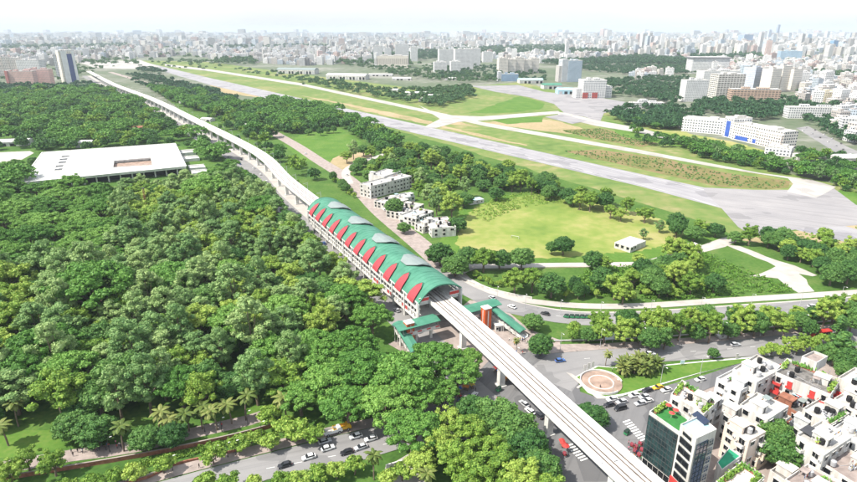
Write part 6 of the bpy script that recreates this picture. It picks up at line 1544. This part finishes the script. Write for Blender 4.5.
def truck(px, py, qx, qy, colour, label, bus=False):
    p = P(px, py); rot = ang(px, py, qx, qy); r = thing('bus' if bus else 'lorry', (p.x, p.y, .24), label, 'bus' if bus else 'lorry', None, rot)
    L = 9.0 if bus else 6.2
    if bus:
        m = MB(); m.ring([[(x, -1.22, z0), (x, -1.25, 1.4), (x, -1.2, 2.8), (x, -1.0, 3.0), (x, 1.0, 3.0), (x, 1.2, 2.8), (x, 1.25, 1.4), (x, 1.22, z0)][::-1] for x, z0 in ((-L / 2, .5), (L / 2 - .1, .45), (L / 2, .6))]); m.build('body', PAINT[colour], r)
        for s in (-1, 1):
            g = MB()
            for k in range(6): g.box(-3.6 + k * 1.35, s * 1.245, 1.55, 1.15, .06, .95)
            g.build('side_windows', M_GLASS, r)
        g = MB(); g.box(L / 2 + .01, 0, 1.4, .06, 2.1, 1.2); g.build('windscreen', M_GLASS, r)
    else:
        m = MB(); m.ring([[(x, -1.0, .6), (x, -1.0, z), (x, 1.0, z), (x, 1.0, .6)][::-1] for x, z in ((1.5, 2.3), (2.6, 2.3), (3.05, 1.5), (3.1, .6))]); m.build('cab', PAINT[colour], r)
        m = MB(); m.box(-.75, 0, .75, 4.4, 2.1, .15)
        for s in (-1, 1): m.box(-.75, s * 1.03, .9, 4.4, .06, .9); 
        m.box(-2.93, 0, .9, .06, 2.0, .9); m.box(1.42, 0, .9, .06, 2.0, 1.1); m.build('load_bed', PAINT['yellow'] if colour != 'white' else PAINT['white'], r)
        g = MB(); g.add([(2.66, -.86, 2.2), (2.66, .86, 2.2), (3.06, .9, 1.52), (3.06, -.9, 1.52)], [[3, 2, 1, 0]]); g.build('windscreen', M_GLASS, r)
    for x in (-L * .3, L * .32):
        for s in (-1, 1): link('wheel', WH_BIG, r, (x, s * 1.0, .48))
    for s in (-1, 1):
        h = MB(); h.box(L / 2 + (.03 if bus else .0), s * .8, .8, .06, .3, .2); h.build('headlight', M_HEAD, r)
    return r
# lower left road
car(356, 438, 330, 446, 'white', 'white car under the big trees on the lower left road'); car(371, 440.5, 345, 448, 'white', 'rightmost white car on the lower left road')
car(309, 459, 285, 466, 'white', 'white car alone in the middle of the lower left road'); car(325, 443, 345, 437, 'silver', 'silver car passing near the pavement of the lower left road')
car(347, 454, 322, 461, 'black', 'black car beside the white ones on the lower left road'); car(361, 449, 340, 456, 'silver', 'silver car following the black one on the lower left road'); car(285, 467, 262, 474, 'black', 'black car farthest down the lower left road')
car(328, 450, 350, 443, 'white', 'white car in the lane nearest the trees on the lower left road')
truck(342, 430.5, 352, 428, 'yellow', 'yellow lorry parked under the big trees'); truck(333, 434, 343, 431, 'white', 'white lorry parked in front of the yellow one')
# junction under the viaduct
car(474, 397, 482, 386, 'white', 'white car at the left mouth of the junction'); cng(499, 391, 510, 384, 'green auto rickshaw alone in the middle of the left junction'); car(530, 413, 516, 402, 'white', 'white car stopped beside the viaduct on the junction'); car(539, 417, 525, 405, 'black', 'black car beside the white one near the viaduct'); car(524, 405.5, 512, 396, 'silver', 'silver car close to the clump by the viaduct'); car(478, 378, 484, 368, 'silver', 'silver car leaving the junction towards the station')
cng(522, 388, 530, 380, 'auto rickshaw right under the edge of the viaduct'); cng(627, 434.5, 636, 428, 'auto rickshaw crossing the zebra stripes')
# avenue, lower carriageway
for i, (px, py, c, lb) in enumerate(((612, 401, 'white', 'white car first in the queue below the island lawn'), (621.5, 403.5, 'silver', 'silver car second in the queue below the island lawn'), (620, 410, 'black', 'black car at the kerb in the queue below the lawn'), (634, 397, 'white', 'white car in the inner lane near the island kerb'), (644, 398.5, 'silver', 'pale grey car in the middle of the queue'), (647, 402.5, 'white', 'white car nearest the glass building in the queue'), (647, 392, 'black', 'black car in front of the yellow taxi'), (657.5, 389, 'yellow', 'yellow taxi below the island lawn'), (666, 391.5, 'white', 'white car behind the yellow taxi'), (609, 406.5, 'black', 'small black car at the front of the queue'), (700, 381, 'white', 'white car alone farther up the avenue'), (640, 405, 'silver', 'silver car in the queue beside the roof garden'))):
    car(px, py, px - 14, py + 3.2, c, lb, van=(i == 2))
# upper carriageway, curving road, airport road
car(650, 355, 670, 353.6, 'white', 'white car alone on the upper avenue carriageway'); car(735, 346, 755, 344, 'silver', 'silver car on the upper avenue carriageway'); car(560, 362, 575, 360, 'blue', 'blue car entering the avenue from the junction'); truck(820, 337, 840, 334.5, 'red', 'red bus at the right end of the avenue', bus=True)
car(512, 308, 500, 303, 'white', 'white car on the curving road beside the stair canopy'); car(492, 299, 480, 292, 'silver', 'silver car behind the red lift tower'); car(545, 315, 530, 311.5, 'black', 'dark car on the curving road below the footpath')
for i in range(6): cng(566 + i * 5.2, 318 + i * .15, 560, 317.5, 'auto rickshaw in the queue on the curving road', 'auto rickshaws queued on the curving road')
for i, (px, py) in enumerate(((655, 318.5), (690, 316.5), (735, 313.5), (775, 310.5), (812, 307.5), (840, 305.5))): car(px, py, px + 14, py - 1, ('white', 'black', 'silver', 'blue', 'white', 'black')[i], ('white', 'black', 'silver', 'blue', 'white', 'black')[i] + ' car on the curving road, ' + ('first', 'second', 'third', 'fourth', 'fifth', 'last')[i] + ' from the left of six', 'cars strung out along the curving road')
TRR = random.Random(9)
lane = [p for p in RG if 215 < p.y < 900]
for i in range(30):
    k = 2 + i * (len(lane) - 6) // 30; a, b = lane[k], lane[k + 1]; t = (b - a).normalized(); n = Vector((-t.y, t.x, 0)); off = TRR.choice((8, 11, 14.5)); q = a + n * off
    c = TRR.choice(('white', 'white', 'silver', 'black', 'blue'))
    r = dup(CARP[(c, False)], (q.x, q.y, .1), math.atan2(t.y, t.x), 1.0, ('%s car on the roadway along the left of the viaduct' % c), '%s cars left of the viaduct' % c)
rr2 = [p for p in RR if p.y > 250]
for i in range(16):
    k = 3 + i * (len(rr2) - 10) // 16; a, b = rr2[k], rr2[k + 1]; t = (b - a).normalized(); n = Vector((-t.y, t.x, 0)); q = a + n * TRR.choice((-3.4, 3.2))
    c = TRR.choice(('white', 'silver', 'black'))
    dup(CARP[(c, False)], (q.x, q.y, .12), math.atan2(t.y, t.x), 1.0, '%s car on the pale roadway right of the viaduct' % c, '%s cars right of the viaduct' % c)
pr = [P(x, y) for x, y in ((803, 131), (812, 134), (820, 138), (828, 142), (836, 146), (843, 150), (850, 155), (806, 128), (815, 130.5), (824, 135), (832, 139), (841, 144))]
for i, p in enumerate(pr):
    c = ('white', 'silver', 'black')[i % 3]; dup(CARP[(c, False)], (p.x, p.y, .1), .8, 1.0, '%s car in the car park on the far right' % c, '%s cars in the far car park' % c)
for i, (px, py) in enumerate(((633, 447), (637, 449), (641, 446), (636, 453), (643, 452), (640, 457), (446, 398), (453, 400), (461, 397), (468, 402), (505, 374), (509, 378), (566, 456))):
    rickshaw(px, py, px + 6, py - 4, 'red hooded rickshaw waiting ' + ('by the foot of the glass building' if i < 6 else 'at the left edge of the junction' if i < 10 else 'under the viaduct'), 'rickshaws ' + ('by the glass building' if i < 6 else 'at the left of the junction' if i < 10 else 'under the viaduct'))
# ---- people
def person_mesh(walk):
    me = bpy.data.meshes.new('skel')
    s = .22 if walk else .0
    v = [(0, 0, .95), (0, 0, 1.12), (0, 0, 1.36), (0, 0, 1.49), (0.01, 0, 1.6), (0.015, 0, 1.7),
         (0, .1, .92), (s * .6, .11, .5), (s * .5 - .02, .11, .08), (s * .5 + .14, .12, .04), (0, -.1, .92), (-s * .3, -.11, .5), (-s * 1.5, -.11, .1), (-s * 1.5 + .15, -.12, .04),
         (0, .19, 1.4), (-s * .5, .24, 1.13), (-s * .4 + .06, .25, .88), (0, -.19, 1.4), (s * .5, -.24, 1.13), (s * .8 + .08, -.25, .9)]
    e = [(0, 1), (1, 2), (2, 3), (3, 4), (4, 5), (0, 6), (6, 7), (7, 8), (8, 9), (0, 10), (10, 11), (11, 12), (12, 13), (2, 14), (14, 15), (15, 16), (2, 17), (17, 18), (18, 19)]
    rad = [.15, .14, .16, .06, .1, .085, .1, .07, .05, .04, .1, .07, .05, .04, .075, .05, .038, .075, .05, .038]
    me.from_pydata(v, e, []); o = bpy.data.objects.new('skel', me); COL.objects.link(o)
    sk = o.modifiers.new('skin', 'SKIN')
    for i, r in enumerate(rad): me.skin_vertices[0].data[i].radius = (r, r)
    me.skin_vertices[0].data[0].use_root = True
    ss = o.modifiers.new('sub', 'SUBSURF'); ss.levels = 1
    bpy.context.view_layer.update()
    out = bpy.data.meshes.new_from_object(o.evaluated_get(bpy.context.evaluated_depsgraph_get())); bpy.data.objects.remove(o)
    vs = [tuple(q.co) for q in out.vertices]; fs = [list(p.vertices) for p in out.polygons]
    mb = MB(); mb.v = vs; mb.f = fs
    for f in fs:
        z = sum(vs[i][2] for i in f) / len(f); y = sum(abs(vs[i][1]) for i in f) / len(f)
        mb.m.append(3 if z < .1 else 2 if z < .93 and y < .2 else 0 if z > 1.47 or (y > .2 and z < 1.2) else 1)
    mb.box(.115, 0, 1.615, .03, .03, .045); 
    for sy in (-1, 1):
        mb.box(.095, sy * .038, 1.655, .02, .025, .014, mi=3); mb.box(.0, sy * .1, 1.6, .05, .02, .06)
        hx = (-s * .4 + .07) if sy > 0 else (s * .8 + .09); hz = .86 if sy > 0 else .88
        for k in range(4): mb.tube((hx + .015 - .012 * k, sy * .25, hz), (hx + .04 - .018 * k, sy * .25, hz - .085 + .012 * abs(k - 1)), .009, .006, 5)
        mb.tube((hx + .03, sy * .235, hz + .02), (hx + .06, sy * .215, hz - .03), .01, .007, 5)
    return mb
M_SKIN = mat('skin', (.28, .16, .1), var=.05); M_HAIR = mat('hair', (.012, .01, .01)); M_TROU = mat('trousers', (.04, .04, .06), var=.2)
CLOTH = {'white': (.75, .74, .7), 'red': (.5, .04, .05), 'blue': (.06, .14, .4), 'green': (.06, .22, .1), 'orange': (.6, .2, .04), 'pink': (.6, .2, .3), 'dark': (.04, .04, .05)}
PM = {}
for w_ in (0, 1):
    b_ = person_mesh(w_)
    for c, cc in CLOTH.items(): PM[(w_, c)] = b_.mesh('person', [M_SKIN, mat(c + '_cloth', cc), M_TROU, M_BLACK], True)
hb = MB(); hb.sphere((-.012, 0, 1.66), .115, 10, 5, 1.05, half=True); HAIR = hb.mesh('hair', M_HAIR)
def person(px, py, c, where, walk=1, group=None, z=.2, rot=None):
    p = P(px, py); o = link('person', PM[(walk, c)], None, (p.x, p.y, z), TR.uniform(0, 6.28) if rot is None else rot)
    link('hair', HAIR, o); return tag(o, 'person in a %s shirt %s %s' % (c, 'walking' if walk else 'standing', where), 'person', group)
CS = list(CLOTH)
for i, (px, py, c, w, where) in enumerate(((544, 429, 'dark', 1, 'left of the pair crossing the road under the viaduct'), (551.5, 430, 'blue', 1, 'right of the pair crossing the road under the viaduct'), (199.5, 468.5, 'dark', 1, 'alone on the pavement of the lower left road'), (222, 427.5, 'red', 1, 'in a group on the park path by the palms'), (219, 428, 'white', 1, 'in a group on the park path by the palms'), (246, 421, 'dark', 0, 'at the right end of the park path'), (600, 389, 'dark', 0, 'at the front edge of the round plaza'), (612, 372, 'white', 0, 'behind the round plaza'), (482, 431, 'blue', 1, 'beside the clump at the junction'), (497, 401, 'orange', 1, 'alone in the junction'))):
    person(px, py, c, where, w)
PRR = random.Random(3)
for i in range(22):
    x = PRR.uniform(70, 124); y = 463 - (x - 30) * .17 - PRR.uniform(-1, 4); c = PRR.choice(CS); person(x, y, c, 'in the crowd on the lower left park path', i % 2, 'people in %s on the park path' % c, .1)
for i in range(20):
    x = PRR.uniform(438, 476); y = 404 - (x - 440) * .25 + PRR.uniform(-4, 4); c = PRR.choice(CS); w = i % 2; person(x, y, c, 'among the stalls at the left of the junction', w, 'people in %s at the junction stalls' % c)
for i in range(14):
    x = PRR.uniform(628, 646); y = PRR.uniform(444, 462); c = PRR.choice(CS); person(x, y, c, 'by the foot of the glass building', i % 2, 'people in %s by the glass building' % c)
for i in range(16):
    x = PRR.uniform(492, 530); y = 350 + PRR.uniform(-14, 8); c = PRR.choice(CS); person(x, y, c, 'on the forecourt right of the viaduct', i % 2, 'people in %s on the right forecourt' % c, .1)
for i in range(12):
    x = PRR.uniform(425, 470); y = 340 + PRR.uniform(0, 24); c = PRR.choice(CS); person(x, y, c, 'below the left station bridge', i % 2, 'people in %s below the left bridge' % c, .1)
# ---- stalls, umbrellas, booths
def stall(px, py, m, label, group=None):
    p = P(px, py); r = thing('market_stall', (p.x, p.y, .2), label, 'stall', group, TR.uniform(0, 3)); 
    t = MB(); t.box(0, 0, .75, 1.8, 1.0, .08); t.box(0, 0, .3, 1.6, .8, .06); t.build('table', M_BARK, r)
    for x, y in ((-.85, -.5), (.85, -.5), (.85, .5), (-.85, .5)):
        q = MB(); q.tube((x, y, 0), (x, y, 2.1), .035, .035, 5); q.build('post', M_BARK, r)
    c = MB(); c.ring([[(x, -.9, 1.95), (x, 0, 2.4), (x, .9, 1.95), (x, .9, 1.9), (x, 0, 2.35), (x, -.9, 1.9)][::-1] for x in (-1.2, 1.2)]); c.build('awning', m, r)
M_AW = [M_RED, M_BLUE, mat('orange_awning', (.6, .22, .04)), M_BLUEROOF, mat('yellow_awning', (.65, .5, .08))]
for i, (px, py) in enumerate(((450, 395), (458, 393), (466, 391), (441, 402), (472, 389), (496, 372), (500, 376), (506, 382), (562, 447))): stall(px, py, M_AW[i % 5 if i != 8 else 0], ('red', 'blue', 'orange', 'pale blue', 'yellow')[i % 5 if i != 8 else 0] + ' roofed stall ' + ('under the trees at the left of the junction' if i < 5 else 'in the shade of the viaduct' if i < 8 else 'beside the viaduct pier near the bottom'), None)
m = MB(); p = P(565, 452); m.tube((0, 0, 0), (0, 0, 2.3), .04, .04, 6); m.ring([[(.05 * math.cos(k * .785), .05 * math.sin(k * .785), 2.8) for k in range(8)], [(1.25 * math.cos(k * .785), 1.25 * math.sin(k * .785), 2.3) for k in range(8)]], 1)
tag(m.build('parasol', [M_STEEL, M_RED], None, (p.x, p.y, .2)), 'big red parasol over a stall below the viaduct', 'parasol')
# round plaza on the island
p = P(601, 383.5); pl = thing('round_plaza', (p.x, p.y, .34), 'round tiled plaza with a low white wall on the island lawn', 'plaza')
R_ = 7.6; cir = [Vector((R_ * math.cos(k * .1963), R_ * math.sin(k * .1963), 0)) for k in range(32)]
m = MB(); m.prism([(q.x, q.y) for q in cir], .0, .3); m.build('paving', M_SAND, pl)
m = MB(); m.ring([[(q.x * a, q.y * a, z) for a, z in ((1.03, 0), (1.03, .95), (.99, .95), (.99, 0))] for q in cir[:28]], 0); m.build('low_wall', M_CONCW, pl)
m = MB(); m.ring([[(q.x * a, q.y * a, z) for a, z in ((.62, .302), (.62, .36), (.56, .36), (.56, .302))] for q in cir + cir[:1]], 0); m.build('ring_step', M_PINK, pl)
for i, (px, py) in enumerate(((584.5, 372), (588.5, 370), (592.5, 368.5))):
    q = P(px, py); r = thing('notice_board', (q.x, q.y, .35), ('left', 'middle', 'right')[i] + ' one of three tall white notice boards behind the plaza', 'notice board', 'notice boards behind the plaza', .2)
    m = MB(); m.box(0, 0, .3, 1.1, .12, 2.6); m.build('board', M_WHITE, r); m = MB(); m.box(-.5, 0, 0, .08, .1, .3); m.build('leg', M_STEEL, r); m = MB(); m.box(.5, 0, 0, .08, .1, .3); m.build('leg', M_STEEL, r)
def sign(px, py, w, h, z, m, label, rot=0.0, nm='billboard'):
    q = P(px, py); r = thing(nm, (q.x, q.y, .1), label, nm.replace('_', ' '), None, rot)
    b = MB(); b.box(0, 0, z, w, .22, h); b.build('panel', m, r)
    f = MB(); f.box(0, -.13, z, w + .2, .06, .12); f.box(0, -.13, z + h - .1, w + .2, .06, .12); f.build('panel_frame', M_STEEL, r)
    for s in (-1, 1): t = MB(); t.tube((s * w * .35, .18, 0), (s * w * .35, .18, z + h), .09, .09, 6); t.build('post', M_STEEL, r)
M_PBLUE = mat('pale_blue_print', (.4, .6, .7), col2=(.7, .75, .76), scale=.5, rough=.5)
sign(609, 343, 4.6, 3.4, 1.6, M_PBLUE, 'pale blue billboard beside the avenue pavement', .15)
sign(682, 366, 1.6, 1.5, .9, M_PBLUE, 'small pale blue sign on the island lawn', .1, 'sign_board'); sign(736.5, 359.5, .9, 2.0, .6, M_WHITE, 'narrow white sign at the tip of the island lawn', .1, 'sign_board')
def booth(px, py, w, d, h, label, roofm=M_CONCW, nm='booth', rot=.2):
    q = P(px, py); r = thing(nm, (q.x, q.y, .05), label, nm.replace('_', ' '), None, rot)
    m = MB(); m.box(0, 0, 0, w, d, h); m.build('wall', M_WHITE, r); m = MB(); m.prism([(-w * .6, -d * .6), (w * .6, -d * .6), (w * .6, d * .6), (-w * .6, d * .6)], h + .003, h + .25); m.build('roof', roofm, r)
    m = MB(); m.box(w * .1, -d / 2 - .03, .05, .9, .06, 2.0); m.build('door', M_DARK, r); m = MB(); m.box(-w * .28, -d / 2 - .03, 1.0, .9, .06, .9); m.build('window', M_GLASS, r)
booth(606, 334, 4.5, 3.5, 3.2, 'white booth behind the pale blue billboard'); booth(724, 337, 7, 3, 1.6, 'low pale tent beside the avenue pavement', nm='tent'); booth(498, 330, 3, 3, 2.8, 'white ticket booth beside the right stair canopy', nm='ticket_booth')
# walls along the lower left road
def wall(px, h, m, label, cap=M_CONC, t=.3):
    ln = line_px(px, 3); c = ln[0]; r = thing('brick_wall' if m == M_BRICK else 'boundary_wall', (c.x, c.y, 0), label, 'wall')
    for nm, z0, z1, tt, mm in (('wall', 0, h, t, m), ('coping', h + .003, h + .12, t + .14, cap)):
        mb = MB(); L, R = offset(ln, tt / 2), offset(ln, -tt / 2)
        mb.ring([[(a.x - c.x, a.y - c.y, z0), (a.x - c.x, a.y - c.y, z1), (b.x - c.x, b.y - c.y, z1), (b.x - c.x, b.y - c.y, z0)] for a, b in zip(L, R)]); mb.build(nm, mm, r)
wall([(-40, 487), (12, 479), (134, 458.5), (220, 441), (268, 428.5), (290, 420)], 1.5, M_BRICK, 'long orange brick wall between the park path and the hedge', M_PAVE)
wall([(96, 492), (150, 478), (172, 466.5), (203, 459), (240, 451)], .8, M_BRICK, 'low dark red brick kerb wall beside the lower left pavement', M_BRICK)
wall([(446, 270), (470, 283), (500, 293), (532, 299.5)], 1.2, M_WHITE, 'white wall along the left part of the curving footpath')
wall([(386, 470), (410, 463), (427, 461)], 1.8, M_WHITE, 'white wall at the bottom forecourt')
wall([(545, 342), (640, 339), (740, 331), (857, 319), (960, 308)], .6, M_PAVE, 'low pinkish wall along the avenue pavement')
# lamps and poles
lm = {}
def lamp(px, py, h, label, group, arm=1.6, rot=None):
    q = P(px, py)
    if h not in lm:
        r = thing('street_lamp', (q.x, q.y, .1), label, 'street lamp', group, rot or 0); 
        m = MB(); m.tube((0, 0, 0), (0, 0, h), .11, .06, 8); m.tube((0, 0, 0), (0, 0, .5), .17, .15, 8); m.build('pole', M_STEEL if h > 6 else M_DARK, r)
        m = MB(); m.tube((0, 0, h - .1), (arm, 0, h + .35), .045, .04, 6); m.build('arm', M_STEEL if h > 6 else M_DARK, r)
        m = MB(); m.box(arm + .25, 0, h + .28, .7, .26, .14); m.build('lamp_head', M_HEAD, r); lm[h] = r; return
    r = dup(lm[h], (q.x, q.y, .1), rot or 0, 1.0, label, group)
for px, py in ((173, 471), (216, 461), (228, 457.5), (236, 455.5), (110, 452), (205, 432), (222, 432), (248, 425), (262, 436), (60, 468)): lamp(px, py, 5.0, 'dark lamp post beside the lower left pavement', 'dark lamp posts along the lower left road', .8, .5)
for px, py in ((516, 366), (560, 352), (600, 347.5), (640, 345.5), (679, 343), (720, 340), (760, 336.5), (800, 332), (840, 327.5)): lamp(px, py, 9.0, 'tall grey lamp post along the upper avenue kerb', 'lamp posts along the avenue', 1.8, -1.4)
for px, py in ((497, 301), (525, 309), (560, 315), (600, 317), (650, 315.5), (700, 312.5), (750, 309), (800, 305), (840, 301.5)): lamp(px, py, 8.0, 'grey lamp post between footpath and curving road', 'lamp posts along the curving road', 1.6, -1.5)
for i, (px, py) in enumerate(((612, 398), (660, 386), (700, 374.5))): lamp(px, py, 8.5, 'lamp post on the lower kerb of the island lawn', 'lamp posts on the island kerb', 1.6, -1.2)
# rusty mast among the park trees
q = P(149, 222); r = thing('lattice_mast', (q.x, q.y, 0), 'rusty brown mast rising from the park trees before the museum', 'mast')
m = MB()
for a in range(3): m.tube((.9 * math.cos(a * 2.09), .9 * math.sin(a * 2.09), 0), (.5 * math.cos(a * 2.09), .5 * math.sin(a * 2.09), 24), .16, .13, 6)
for k in range(12):
    for a in range(3): m.tube((.86 * math.cos(a * 2.09), .86 * math.sin(a * 2.09), k * 2), (.8 * math.cos(a * 2.09 + 2.09), .8 * math.sin(a * 2.09 + 2.09), k * 2 + 2), .07, .07, 4)
m.build('lattice', M_BRICK, r); m = MB(); m.box(0, 0, 24, 1.6, 1.6, .3); m.build('platform', M_DARK, r)
# goal frame and benches on the field
q = P(515, 238.5); r = thing('goal_frame', (q.x, q.y, .1), 'small white bench frame lying on the near edge of the playing field', 'goal', None, -.5); m = MB(); m.tube((-2.5, 0, 0), (-2.5, 0, 1.6), .12, .12, 6); m.tube((2.5, 0, 0), (2.5, 0, 1.6), .12, .12, 6); m.tube((-2.5, 0, 1.6), (2.5, 0, 1.6), .12, .12, 6); m.build('frame', M_WHITE, r)
m = MB()
for s in (-1, 1): m.tube((s * 2.5, 0, 1.6), (s * 2.5, 1.3, 0), .1, .1, 6)
m.build('brace', M_WHITE, r)
# ------------------------------------------------------------------ air
hz = MB(); HB = 48000
hz.prism([(-HB, -600), (HB, -600), (HB, HB), (-HB, HB)], -1.0, 230.0)
hm = bpy.data.materials.new('haze_air'); hm.use_nodes = True; ht = hm.node_tree
for n in list(ht.nodes): ht.nodes.remove(n)
ho = ht.nodes.new('ShaderNodeOutputMaterial'); hv = ht.nodes.new('ShaderNodeVolumePrincipled')
hv.inputs['Color'].default_value = HAZE_COLOR; hv.inputs['Density'].default_value = HAZE_DENSITY; hv.inputs['Anisotropy'].default_value = 0.0
ht.links.new(hv.outputs[0], ho.inputs['Volume'])
tag(hz.build('haze', hm), 'pale bluish morning haze over the whole city', 'haze', kind='stuff')
